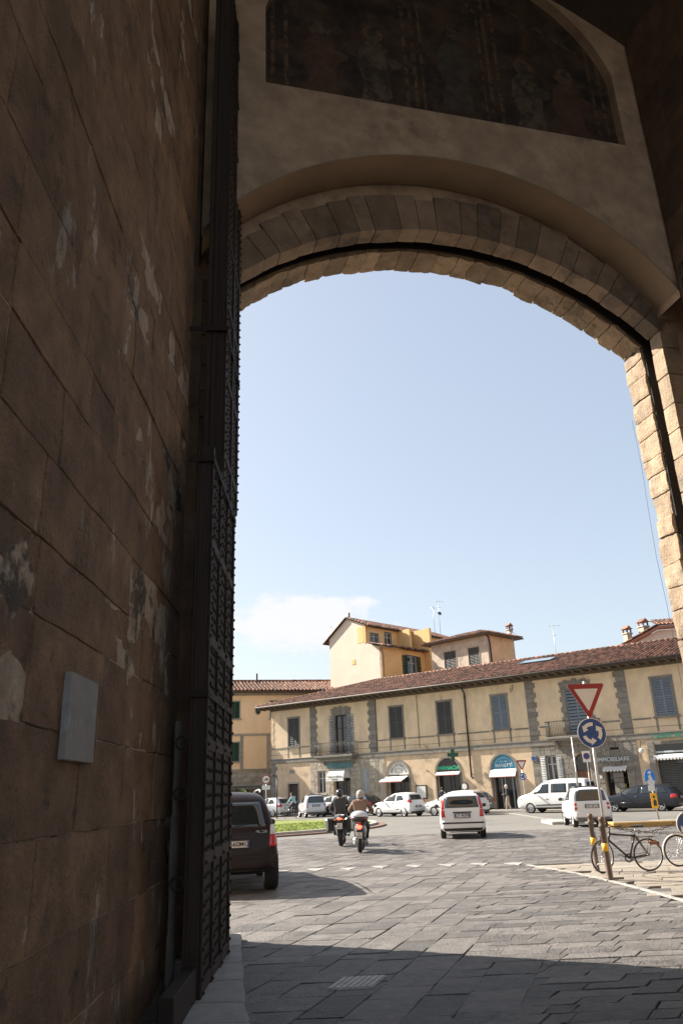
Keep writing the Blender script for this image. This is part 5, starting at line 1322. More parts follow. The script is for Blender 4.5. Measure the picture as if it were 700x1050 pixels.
# dark plum off-roader
SUVH = -10.
r, patch, bvh = car('parked_off_roader', 'dark plum off-roader with roof rails, seen from behind just beyond the wooden door', -2.31, 15.35, SUVH, dict(L=4.6, W=1.84, H=1.78, belt=1.06, gc=.34, wr=.37, tw=.13, hood=1.12, rs=.42, hl=1.05, wl=.65, wheels=(.78, 3.6), paint='pplum', rearbelt=1.08, roofw=.73,
    side=[[(.42, 1.12), (1.25, 1.1), (1.22, 1.62), (.62, 1.6)], [(1.32, 1.1), (2.15, 1.1), (2.12, 1.65), (1.3, 1.63)], [(2.22, 1.1), (3.2, 1.1), (2.75, 1.62), (2.2, 1.65)]], seams=(1.28, 2.18, 3.15), handles=(1.4, 2.3),
    rear=[(-.68, 1.14), (.68, 1.14), (.58, 1.58), (-.58, 1.58)], tail_q=[(.74, .80), (.89, .80), (.88, 1.0), (.76, 1.0)], tail_q2=[(.76, 1.005), (.88, 1.005), (.86, 1.17), (.77, 1.17)], tailside=[(.02, .8), (.2, .8), (.18, 1.1), (.07, 1.1)], bumper=(.44, .66), plate_z=.86, plate_y=-.1, plate='CF 560MG', blackh=0, blackm=0, cat='off-roader', extra=[('roof_rail', 'galv', rails)], rub=0))
h = bvh.ray_cast(Vector((-5, 0, 1.05)), Vector((1, 0, 0)))[0]
t = MB(); t.lathe([(.045, 0), (.055, .01), (.045, .018), (.04, .006)], 18, Matrix.Translation((h.x - .005, .05, 1.03)) @ Matrix.Rotation(R(-90), 4, 'Y'), closed=True)
for k in range(3):
    a = R(90 + 120 * k); t.cyl((h.x - .015, .05, 1.03), (h.x - .015, .05 + .043 * math.cos(a), 1.03 + .043 * math.sin(a)), .006, .003, n=5)
t.build('badge', M['chrome'], r)
t = MB(); t.rbox(h.x - .03, h.x + .02, -.35, .35, .955, .985, .006); t.build('handle', M['blackplastic'], r)
t = MB(); hh = bvh.ray_cast(Vector((-5, 0, 1.2)), Vector((1, 0, 0)))[0]; t.tube([(hh.x - .03, .0, 1.12), (hh.x - .02, -.1, 1.17), (hh.x + .0, -.38, 1.2)], .014, 6); t.ball((hh.x - .02, 0, 1.12), .04, 8, 6); t.build('wiper', M['blackplastic'], r)
text_mb('model_lettering', 'ML 230', .07, M['chrome'], r, Matrix.Translation((bvh.ray_cast(Vector((-5, -.62, 1.0)), Vector((1, 0, 0)))[0].x - .004, -.6, 1.06)) @ Matrix.Rotation(R(-90), 4, 'Z') @ Matrix.Rotation(R(90), 4, 'X'), .006)
# small white hatchback, centre
car('small_hatchback', 'small boxy white hatchback driving away in the middle of the square', 3.86, 29.0, 6, dict(L=3.54, W=1.6, H=1.53, belt=.98, gc=.22, wr=.28, hood=1.0, rs=.22, hl=.8, wl=.62, wheels=(.6, 2.9), paint='pwhite', rearbelt=.98, roofw=.80,
    side=[[(.3, 1.02), (1.0, 1.0), (.98, 1.4), (.42, 1.4)], [(1.06, 1.0), (1.75, 1.0), (1.72, 1.42), (1.04, 1.42)], [(1.82, 1.0), (2.65, 1.0), (2.22, 1.4), (1.8, 1.42)]], seams=(1.03, 1.78), handles=(1.1, 1.9),
    rear=[(-.60, 1.02), (.60, 1.02), (.54, 1.40), (-.54, 1.40)], tail_q=[(.64, .98), (.73, .98), (.655, 1.43), (.58, 1.43)], tail_q2=[(.6, .72), (.745, .72), (.745, .96), (.63, .96)], tailmat2='lampred', bumper=(.36, .60), bumpline=1, plate_z=.76, plate='CX 482PB', extra=[('roof_bar', 'greyplastic', rails), ('tailgate_trim', 'blackplastic', lambda t, L, W, H: t.rbox(-.005, .06, -.33, .33, .85, .89, .008)), ('exhaust', 'chrome', lambda t, L, W, H: t.cyl((-.02, .45, .22), (.2, .45, .22), .03))]))
# little two seaters
def micro(name, label, x, y, az, pnt, plate=None):
    return car(name, label, x, y, az, dict(L=2.7, W=1.56, H=1.54, belt=1.0, gc=.22, wr=.29, hood=.98, rs=.16, hl=.42, wl=.78, wheels=(.42, 2.28), paint=pnt, rearbelt=.96, roofw=.80,
        side=[[(.78, 1.03), (1.75, 1.0), (1.45, 1.42), (.85, 1.45)]], seams=(.72, 1.9), handles=(.86,), rear=[(-.62, 1.0), (.62, 1.0), (.55, 1.43), (-.55, 1.43)],
        tail_q=[(.60, .82), (.70, .82), (.70, .92), (.60, .92)], tail_q2=[(.60, .67), (.70, .67), (.70, .77), (.60, .77)], tailmat2='lampred', bumper=(.40, .58), plate_z=.80, plate=plate, extra=[('lower_bumper', 'greyplastic', lambda t, L, W, H: t.rbox(-.02, .2, -.66, .66, .24, .38, .04)), ('roof_panel', 'blackplastic', lambda t, L, W, H: t.rbox(.45, 1.3, -.52, .52, H - .02, H + .028, .02))]))
micro('two_seater_car', 'white two-seater city car behind the bicycles and the tall signpost', 9.72, 33.3, 4, 'pwhite', 'CW 691LT')
micro('two_seater_car', 'silver two-seater city car parked before the brown door, right of the cyclist', -2.65, 59.6, -17, 'psilver', 'DB 205KR')
# van
van = dict(L=4.8, W=1.86, H=1.98, belt=1.12, gc=.24, wr=.32, hood=1.12, rs=.16, hl=.95, wl=.95, wheels=(.85, 3.85), paint='pwhite', rearbelt=1.1, roofw=.80,
    side=[[(.35, 1.18), (1.25, 1.18), (1.25, 1.7), (.4, 1.7)], [(1.38, 1.18), (2.4, 1.18), (2.38, 1.7), (1.38, 1.7)], [(2.55, 1.16), (3.55, 1.14), (2.98, 1.68), (2.53, 1.7)]], seams=(1.3, 2.47, 3.5), handles=(1.5, 2.6), rubdark=1,
    rear=[(-.7, 1.2), (.7, 1.2), (.62, 1.75), (-.62, 1.75)], tail_q=[(.76, .9), (.88, .9), (.86, 1.35), (.76, 1.35)], bumper=(.4, .6), bumpmat='blackplastic', plate_z=.8, cat='van')
def along(px, py_m, dx):  # helper
    return px
vd = Vector((-math.sin(R(53)), math.cos(R(53)), 0)); vn = Vector((-math.cos(R(53)), -math.sin(R(53)), 0))
def onfront(s, d): return F0 - vd * s + vn * d   # s along the front (as in its local x), d metres before it
p = onfront(7.7, 3.3); car('passenger_van', 'white passenger van parked in front of the grey stone bay', p.x, p.y, -53, van)
p = onfront(12.75, 3.3)
car('estate_car', 'black estate car parked before the closed rolling shutter', p.x, p.y, -53, dict(L=4.65, W=1.74, H=1.46, belt=.93, gc=.2, wr=.31, hood=.92, rs=.5, hl=1.2, wl=.85, wheels=(.95, 3.65), paint='pnavy', rearbelt=.95,
    side=[[(.45, .99), (1.15, .97), (1.12, 1.3), (.68, 1.28)], [(1.22, .97), (2.0, .97), (1.98, 1.34), (1.2, 1.33)], [(2.08, .97), (3.0, .97), (2.5, 1.32), (2.06, 1.34)]], seams=(1.18, 2.04, 2.95), handles=(1.3, 2.15), rear=[(-.6, .98), (.6, .98), (.52, 1.32), (-.52, 1.32)],
    tail_q=[(.6, .72), (.8, .72), (.8, .92), (.62, .92)], tailside=[(.04, .72), (.35, .72), (.3, .9), (.06, .92)], bumper=(.36, .55), plate_z=.75, plate='BT 318YE', cat='car'))
hb = dict(L=3.65, W=1.65, H=1.5, belt=.92, gc=.18, wr=.3, hood=.92, rs=.38, hl=.95, wl=.75, wheels=(.62, 2.92), paint='pwhite', rearbelt=.96, roofw=.72,
    side=[[(.62, 1.02), (1.3, .98), (1.28, 1.36), (.85, 1.32)], [(1.4, .98), (2.4, .96), (1.92, 1.36), (1.38, 1.38)]], seams=(1.34, 2.35), handles=(1.45,), rear=[(-.6, 1.02), (.6, 1.02), (.5, 1.34), (-.5, 1.34)], tail_q=[(.58, .86), (.76, .86), (.72, 1.08), (.6, 1.05)], tailside=[(.04, .86), (.3, .9), (.28, 1.03), (.1, 1.08)], bumper=(.34, .56), plate_z=.62, plate='EG 447MV')
car('rounded_hatchback', 'rounded white hatchback parked below the white gelateria awning', 4.35, 54.0, -44, hb)
hb2 = dict(hb, L=4.0, W=1.72, wheels=(.7, 3.2), side=[[(.6, 1.02), (1.45, .98), (1.43, 1.34), (.85, 1.3)], [(1.55, .98), (2.7, .96), (2.1, 1.34), (1.53, 1.36)]], spokes=7)
car('white_coupe', 'white car half hidden behind the small boxy hatchback, its left wheel showing', 8.3, 51.8, -53, dict(hb2, paint='pwhite', plate=None))
gy = dict(L=4.2, W=1.72, H=1.46, belt=.92, gc=.2, wr=.31, hood=.9, rs=.55, hl=1.1, wl=.8, wheels=(.8, 3.3), paint='pgrey', rearbelt=.96, side=[[(.62, 1.0), (1.3, .97), (1.28, 1.34), (.9, 1.31)], [(1.37, .97), (2.05, .97), (2.03, 1.36), (1.35, 1.35)], [(2.12, .97), (2.9, .96), (2.45, 1.34), (2.1, 1.36)]], seams=(1.33, 2.08), handles=(1.45, 2.2), rear=[(-.6, 1.0), (.6, 1.0), (.5, 1.34), (-.5, 1.34)], tail_q=[(.56, .72), (.8, .72), (.78, .92), (.58, .92)], tailside=[(.04, .72), (.3, .74), (.28, .9), (.1, .92)], bumper=(.34, .56), plate_z=.62)
car('grey_hatchback', 'dark grey hatchback showing right of the boxy white one, left of the blue shop', 9.05, 54.2, -48, dict(gy))
car('dark_hatchback', 'dark car parked before the bar, mostly hidden by the two riders', 1.75, 58.6, -52, dict(gy, paint='pnavy'))
car('silver_hatchback', 'silver white hatchback parked at the left end, left of the cyclist', -5.15, 64.2, -50, dict(gy, paint='psilver', L=4.1, H=1.44))
car('parked_saloon', 'pale blue grey car parked behind the left rider, beside the dark one', -.05, 62.1, -52, dict(gy, paint='psilver', H=1.42))
# ================================================================== people
def person(label, Mw, J_, mats, head_dir=(1, 0, 0), helmet=None, hair=None, group=None, fingers_fwd=True, cat='person', scale=1., wide=1.):
    """J_: joints in local frame (x forward, y left, z up). mats: (top, legs, shoe)"""
    jn = ['pelvis', 'waist', 'chest', 'neck', 'head', 'shl', 'ell', 'hal', 'shr', 'elr', 'har', 'hipl', 'knl', 'anl', 'tol', 'hipr', 'knr', 'anr', 'tor']
    rad = dict(pelvis=(.155, .12), waist=(.145, .105), chest=(.18, .125), neck=(.058, .058), head=(.06, .06), shl=(.075, .075), ell=(.05, .05), hal=(.032, .032), hipl=(.1, .1), knl=(.068, .068), anl=(.045, .045), tol=(.04, .035))
    E_ = [('pelvis', 'waist'), ('waist', 'chest'), ('chest', 'neck'), ('neck', 'head'), ('chest', 'shl'), ('shl', 'ell'), ('ell', 'hal'), ('chest', 'shr'), ('shr', 'elr'), ('elr', 'har'), ('pelvis', 'hipl'), ('hipl', 'knl'), ('knl', 'anl'), ('anl', 'tol'), ('pelvis', 'hipr'), ('hipr', 'knr'), ('knr', 'anr'), ('anr', 'tor')]
    me = bpy.data.meshes.new('person'); ix = {n: i for i, n in enumerate(jn)}
    me.from_pydata([J_[n] for n in jn], [(ix[a], ix[b]) for a, b in E_], [])
    o = bpy.data.objects.new('person', me); COL.objects.link(o)
    sk = o.modifiers.new('skin', 'SKIN'); sk.use_smooth_shade = True
    for n, v in zip(jn, me.skin_vertices[0].data):
        k = n if n in rad else n[:-1] + 'l'; v.radius = (rad[k][0] * wide, rad[k][1] * wide); v.use_root = n == 'pelvis'
    sb = o.modifiers.new('s', 'SUBSURF'); sb.levels = sb.render_levels = 2
    m2 = eval_mesh(o); o.modifiers.clear(); o.data = m2
    bm = bmesh.new(); bm.from_mesh(m2)
    top, legs, shoe = mats
    m2.materials.clear()
    for k in (top, legs, shoe, 'skin', 'hairdark', 'letterdark'): m2.materials.append(M[k])
    JV = {n: Vector(J_[n]) for n in jn}
    def dist(p, a, b):
        t = max(0, min(1, (p - a).dot(b - a) / max(1e-9, (b - a).length_squared))); return (p - (a + (b - a) * t)).length, t
    for f in bm.faces:
        c = f.calc_center_median(); best = min(((dist(c, JV[a], JV[b])[0], dist(c, JV[a], JV[b])[1], a, b) for a, b in E_))
        a, b, t = best[2], best[3], best[1]
        if b in ('head',) or (b == 'neck' and t > .75): f.material_index = 3
        elif b in ('hal', 'har') and t > .93: f.material_index = 3
        elif b in ('tol', 'tor') or (b in ('anl', 'anr') and t > .9): f.material_index = 2
        elif b in ('knl', 'knr', 'anl', 'anr', 'hipl', 'hipr'): f.material_index = 1
        else: f.material_index = 0
        f.smooth = True
    bm.to_mesh(m2); bm.free()
    # head, face and hands in the same mesh
    mb = MB(); hd = Vector(J_['head']); fw = Vector(head_dir).normalized(); sd = Vector((0, 0, 1)).cross(fw).normalized(); up = fw.cross(sd)
    HM = Matrix((fw, sd, up)).transposed().to_4x4(); HM.translation = hd
    mb.cm = 3
    mb.ball((0.01, 0, .06), (.098, .078, .118), 18, 14, M=HM); mb.ball((.045, 0, -.015), (.058, .052, .06), 12, 8, M=HM)
    mb.add([(.095, -.014, .035), (.095, .014, .035), (.125, 0, .028), (.1, 0, .075)], [(0, 1, 2), (0, 2, 3), (1, 3, 2), (0, 3, 1)], .5, True, HM)
    for s_ in (1, -1):
        mb.ball((0, s_ * .079, .045), (.022, .01, .032), 8, 6, M=HM)
        mb.cm = 5; mb.ball((.092, s_ * .032, .066), (.012, .014, .008), 8, 5, M=HM); mb.cm = 3
    mb.cm = 5; mb.ball((.094, 0, -.002), (.01, .024, .005), 8, 5, M=HM); mb.cm = 3
    for el_, ha in (('ell', 'hal'), ('elr', 'har')):
        a = JV[el_]; b = JV[ha]; d = (b - a).normalized(); s_ = 1 if ha == 'hal' else -1
        side = d.cross(Vector((0, 0, 1)));
        if side.length < .1: side = Vector((1, 0, 0)).cross(d) if fingers_fwd else Vector((0, 1, 0))
        side.normalize(); nrm = side.cross(d).normalized()
        if nrm.z < 0 and abs(d.z) < .8: nrm = -nrm
        PM = Matrix((d, side, nrm)).transposed().to_4x4(); PM.translation = b
        mb.ball((.045, 0, 0), (.055, .04, .018), 12, 8, M=PM)
        for k, (off, ln_) in enumerate(((-.03, .062), (-.01, .074), (.011, .07), (.03, .055))):
            mb.tube([(.07, off * .9, 0), (.09 + ln_ * .3, off, -.004), (.09 + ln_ * .62, off, -.022), (.09 + ln_ * .66, off, -.05)], [.0095, .009, .008, .006], 7, M=PM)
        ts = -1 if (side.dot(Vector((0, 1, 0))) * s_ > 0) else 1
        mb.tube([(.02, ts * .03, 0), (.05, ts * .056, -.008), (.078, ts * .06, -.026)], [.011, .01, .007], 7, M=PM)
    hm = mb.build('tmp', [M[k] for k in (top, legs, shoe, 'skin', 'hairdark', 'letterdark')])
    bm = bmesh.new(); bm.from_mesh(m2); bm.from_mesh(hm.data); bm.to_mesh(m2); bm.free(); bpy.data.objects.remove(hm)
    m2.name = 'person'; o.matrix_world = Mw @ Matrix.Scale(scale, 4); tag(o, label, cat, group)
    if helmet:
        mb = MB(); mb.ball((-.005, 0, .055), (.142, .125, .15), 22, 16, M=HM, z0=-.72); h_ = mb.build('helmet', M[helmet], o)
        mb = MB(); mb.ball((.012, 0, .055), (.138, .116, .07), 18, 8, M=HM); mb.build('visor', M['carglass'], h_)
        mb = MB(); mb.tube([(-.09, .1, -.03), (-.13, 0, -.035), (-.09, -.1, -.03)], .014, 6, M=HM); mb.build('neck_roll', M['blackplastic'], h_)
    if hair:
        mb = MB(); mb.ball((-.012, 0, .075), (.1, .088, .118), 18, 10, M=HM, z0=-.25); mb.ball((-.035, 0, .03), (.08, .08, .08), 14, 8, M=HM); mb.build('hair', M[hair], o)
    return o
def seated(lean=.12, hz=.86, hand=(.52, .32, 1.06), foot=(.22, .2, .3), knee=(.42, .22, .66), sit=0., tilt=.0):
    J = dict(pelvis=(sit, 0, hz), waist=(sit + lean * .35, 0, hz + .2), chest=(sit + lean * .9, 0, hz + .42), neck=(sit + lean * 1.3, 0, hz + .58), head=(sit + lean * 1.5, tilt, hz + .66))
    for s, k in ((1, 'l'), (-1, 'r')):
        J['sh' + k] = (sit + lean, s * .19, hz + .5); J['el' + k] = ((sit + lean + hand[0]) / 2 - .04, s * .36, (hz + .5 + hand[2]) / 2 - .1); J['ha' + k] = (hand[0], s * hand[1], hand[2])
        J['hip' + k] = (sit + .05, s * .11, hz - .02); J['kn' + k] = (knee[0], s * knee[1], knee[2]); J['an' + k] = (foot[0], s * foot[1], foot[2] + .07); J['to' + k] = (foot[0] + .17, s * (foot[1] + .01), foot[2] + .02)
    return J
def standing(turn=0, stride=.1, arms='down'):
    J = dict(pelvis=(0, 0, .95), waist=(0, 0, 1.12), chest=(.0, 0, 1.33), neck=(.01, 0, 1.5), head=(.03, 0, 1.57))
    for s, k in ((1, 'l'), (-1, 'r')):
        J['sh' + k] = (0, s * .18, 1.42); J['hip' + k] = (0, s * .1, .91); J['kn' + k] = (s * stride * .5 + .03, s * .11, .5); J['an' + k] = (s * stride - .03, s * .11, .09); J['to' + k] = (s * stride + .14, s * .12, .035)
        J['el' + k] = (-.04, s * .25, 1.15); J['ha' + k] = ((.08, s * .25, .92) if arms == 'down' else (.22, s * .13, 1.14))
    return J
def wheel_part(name, root, c, r_, w_, m='rubber', rimm='rim', sp=5, disc=True, spoke_r=.012):
    wm = Matrix.Translation(c) @ Matrix.Rotation(R(90), 4, 'X'); t = MB(); pr = []
    for k in range(8): a = 2 * math.pi * k / 8; pr.append((r_ - w_ / 2 + w_ / 2 * math.cos(a), w_ / 2 * math.sin(a)))
    t.lathe(pr, 32, wm, closed=True); wh = t.build(name, M[m], root)
    t = MB(); t.lathe([(r_ - w_ * .95, -w_ * .3), (r_ - w_ * .7, -w_ * .3), (r_ - w_ * .7, w_ * .3), (r_ - w_ * .95, w_ * .3)], 28, wm, closed=True)
    t.lathe([(.04, -w_ * .5), (.04, w_ * .5)], 12, wm)
    for k in range(sp): a = 2 * math.pi * k / sp; t.cyl(wm @ Vector((0, 0, 0)), wm @ Vector(((r_ - w_ * .8) * math.cos(a), (r_ - w_ * .8) * math.sin(a), 0)), spoke_r, n=6)
    t.build('rim', M[rimm], wh)
    if disc: t = MB(); t.lathe([(.06, w_ * .42), (.14, w_ * .42), (.14, w_ * .48), (.06, w_ * .48)], 20, wm, closed=True); t.build('brake_disc', M['galv'], wh)
    return wh
def plate_part(root, x, z, w_=.09, h_=.075, txt=None):
    t = MB(); t.rbox(x, x + .01, -w_, w_, z - h_, z + h_, .003); p_ = t.build('number_plate', M['plate'], root)
    if txt:
        for i, l in enumerate(txt): text_mb('plate_text', l, .065, M['letterdark'], p_, Matrix.Translation((x - .002, 0, z + .032 - i * .065)) @ Matrix.Rotation(R(-90), 4, 'Z') @ Matrix.Rotation(R(90), 4, 'X'), .003)
# touring motorcycle, rear axle at x=0
def motorcycle(x, y, az, lean):
    root = empty('touring_motorcycle'); root.matrix_world = world_at(x, y, az) @ Matrix.Rotation(R(lean), 4, 'X'); tag(root, 'black touring motorcycle with square black panniers, left of the scooter', 'motorcycle')
    wheel_part('wheel', root, (0, 0, .31), .31, .17, sp=5, spoke_r=.022); wheel_part('wheel', root, (1.48, 0, .31), .31, .12, sp=5, spoke_r=.022)
    t = MB(); t.tube([(.0, .0, .31), (.35, .0, .42), (.6, 0, .5)], [.05, .07, .09], 10); t.rbox(.45, .98, -.2, .2, .28, .66, .05); t.ball((.72, 0, .42), (.16, .33, .13), 14, 8); t.build('engine', M['greyplastic'], root)
    t = MB(); t.ball((.78, 0, .88), (.32, .17, .16), 16, 10); t.ball((1.12, 0, .85), (.22, .22, .25), 14, 10); t.tube([(.2, 0, .78), (-.1, 0, .84), (-.25, 0, .86)], [.12, .1, .06], 10); t.build('bodywork', M['black'], root)
    t = MB(); t.tube([(.6, 0, .86), (.35, 0, .83), (.0, 0, .88), (-.15, 0, .92)], [.11, .15, .14, .06], 12); t.build('seat', M['leather'], root)
    t = MB(); 
    for s in (1, -1): t.tube([(1.48, s * .1, .31), (1.2, s * .1, .95)], .03, 8)
    t.build('fork', M['galv'], root)
    t = MB(); t.tube([(1.0, .42, 1.05), (1.08, .3, 1.08), (1.13, 0, 1.05), (1.08, -.3, 1.08), (1.0, -.42, 1.05)], .016, 8); t.build('handlebar', M['blackplastic'], root)
    t = MB(); t.add([(1.2, -.22, 1.0), (1.2, .22, 1.0), (1.05, .2, 1.4), (1.05, -.2, 1.4), (1.21, -.22, 1.0), (1.21, .22, 1.0), (1.06, .2, 1.4), (1.06, -.2, 1.4)], [(0, 1, 2, 3), (4, 7, 6, 5), (0, 3, 7, 4), (1, 5, 6, 2), (3, 2, 6, 7), (0, 4, 5, 1)]); t.build('windscreen', M['carglass'], root)
    for s in (1, -1):
        t = MB(); t.rbox(-.32, .3, min(s * .2, s * .46), max(s * .2, s * .46), .48, .88, .04); pn = t.build('pannier', M['black'], root)
        t = MB(); t.rbox(-.3, .28, min(s * .455, s * .475), max(s * .455, s * .475), .55, .84, .008); t.rbox(-.335, -.325, min(s * .38, s * .45), max(s * .38, s * .45), .52, .84, .003); t.build('panel', M['galv'], pn)
        t = MB(); t.ball((1.02, s * .5, 1.22), (.03, .07, .045), 10, 8); t.cyl((1.02, s * .36, 1.06), (1.02, s * .48, 1.2), .009); t.build('mirror', M['blackplastic'], root)
        t = MB(); t.ball((-.3, s * .14, .83), (.03, .035, .025), 8, 6); t.build('indicator', mat('amber_lamp', (.6, .2, .02), .3, .05, 9, 0), root)
    t = MB(); t.tube([(.6, -.2, .3), (.1, -.26, .33), (-.3, -.27, .4)], [.03, .05, .055], 10); t.build('exhaust', M['chrome'], root)
    t = MB(); t.ball((-.3, 0, .86), (.03, .09, .03), 10, 6); t.build('tail_light', M['lampredlit'], root)
    t = MB(); t.rbox(-.33, -.22, -.1, .1, .5, .82, .02); t.build('mudguard', M['blackplastic'], root); plate_part(root, -.35, .64, .09, .09, ('DL', '48213'))
    t = MB(); t.tube([(-.36, -.15, .95), (-.38, .15, .95), (-.1, .15, .97), (-.1, -.15, .97), (-.36, -.15, .95)], .012, 6); t.build('luggage_rack', M['galv'], root)
    return root
def scooter(x, y, az, lean):
    root = empty('scooter'); root.matrix_world = world_at(x, y, az) @ Matrix.Rotation(R(lean), 4, 'X'); tag(root, 'dark big wheeled scooter with silver lidded top box and lit red brake lamp', 'scooter')
    wheel_part('wheel', root, (0, 0, .28), .28, .14, sp=5, spoke_r=.02); wheel_part('wheel', root, (1.38, 0, .28), .28, .12, sp=5, spoke_r=.02)
    t = MB(); t.tube([(-.3, 0, .74), (-.05, 0, .70), (.3, 0, .62), (.5, 0, .45)], [.07, .16, .19, .16], 14); t.rbox(.4, .95, -.2, .2, .26, .38, .05); t.tube([(.92, 0, .36), (1.08, 0, .7), (1.02, 0, 1.0)], [.2, .22, .14], 14); t.build('bodywork', M['pgrey'], root)
    t = MB(); t.tube([(-.2, 0, .82), (.1, 0, .8), (.45, 0, .76)], [.13, .17, .14], 12); t.build('seat', M['leather'], root)
    t = MB(); t.rbox(-.1, .5, .07, .2, .2, .42, .05); t.build('engine', M['galv'], root)
    t = MB(); t.tube([(.3, -.14, .24), (-.05, -.19, .26), (-.26, -.2, .3)], [.03, .06, .06], 10); t.build('exhaust', M['greyplastic'], root)
    t = MB(); t.tube([(1.38, .09, .28), (1.2, .09, .7)], .025, 8); t.tube([(1.38, -.09, .28), (1.2, -.09, .7)], .025, 8); t.ball((1.38, 0, .5), (.3, .09, .12), 12, 8, z0=-.1); t.build('fork', M['greyplastic'], root)
    t = MB(); t.tube([(.88, .36, 1.05), (.97, .2, 1.08), (.99, 0, 1.05), (.97, -.2, 1.08), (.88, -.36, 1.05)], .018, 8); t.build('handlebar', M['blackplastic'], root)
    t = MB(); n = 8; vs = []; 
    for dx in (0, .012):
        for k in range(n + 1): a = -1 + 2 * k / n; vs += [(1.16 - .1 * a * a + dx, a * .24, 1.0), (1.02 - .1 * a * a + dx, a * .2, 1.5 - .1 * a * a)]
    o2 = 2 * (n + 1); fs = []
    for k in range(n): fs += [(2 * k, 2 * k + 2, 2 * k + 3, 2 * k + 1), (o2 + 2 * k, o2 + 2 * k + 1, o2 + 2 * k + 3, o2 + 2 * k + 2), (2 * k + 1, 2 * k + 3, o2 + 2 * k + 3, o2 + 2 * k + 1), (2 * k, o2 + 2 * k, o2 + 2 * k + 2, 2 * k + 2)]
    fs += [(0, 1, o2 + 1, o2), (2 * n, o2 + 2 * n, o2 + 2 * n + 1, 2 * n + 1)]
    t.add(vs, fs, .5, True); t.build('windscreen', mat('scooter_screen', (.8, .8, .82), .1, .02, 3, 0, trans=.85), root)
    t = MB(); t.ball((-.3, 0, 1.0), (.24, .27, .17), 20, 12, z0=0); tb_ = t.build('top_box', M['psilver'], root)
    t = MB(); t.lathe([(.14, -.17), (.22, -.1), (.245, 0)], 22, Matrix.Translation((-.3, 0, .995)) @ Matrix.Diagonal((1, 1.1, 1, 1))); t.build('case', M['black'], tb_)
    t = MB(); t.rbox(-.5, -.1, -.24, .24, .94, .965, .005); t.build('reflector', M['lampred'], tb_)
    t = MB(); t.ball((-.37, 0, .72), (.04, .08, .06), 12, 8); t.build('tail_light', M['lampredlit'], root)
    t = MB(); t.rbox(-.4, -.3, -.09, .09, .4, .66, .02); t.build('mudguard', M['blackplastic'], root); plate_part(root, -.415, .5, .09, .08, ('X6', 'R4BN'))
    for s in (1, -1):
        t = MB(); t.ball((.95, s * .42, 1.28), (.025, .065, .045), 10, 8); t.cyl((.92, s * .3, 1.08), (.95, s * .42, 1.26), .008); t.build('mirror', M['blackplastic'], root)
    return root
motorcycle(-.42, 27.6, 3, -1.5); Mm = world_at(-.42, 27.6, 3) @ Matrix.Rotation(R(-1.5), 4, 'X')
person('rider in a dark jacket and black helmet on the touring motorcycle', Mm @ Matrix.Translation((.12, 0, 0)), seated(lean=.1, hz=.93, hand=(.9, .38, 1.1), foot=(.4, .24, .32), knee=(.58, .26, .66), sit=.18), ('leather', 'jeans', 'blackplastic'), helmet='black', wide=1.15)
scooter(.17, 24.4, 4, 2.); Ms_ = world_at(.17, 24.4, 4) @ Matrix.Rotation(R(2), 4, 'X')
person('rider in a tan jacket and pale helmet on the scooter with the silver top box', Ms_ @ Matrix.Translation((.1, 0, -.0)), seated(lean=.08, hz=.88, hand=(.82, .33, 1.1), foot=(.68, .17, .36), knee=(.6, .2, .72), sit=.08), ('tanjacket', 'jeans', 'blackplastic'), helmet='helmetsilver', wide=1.12)

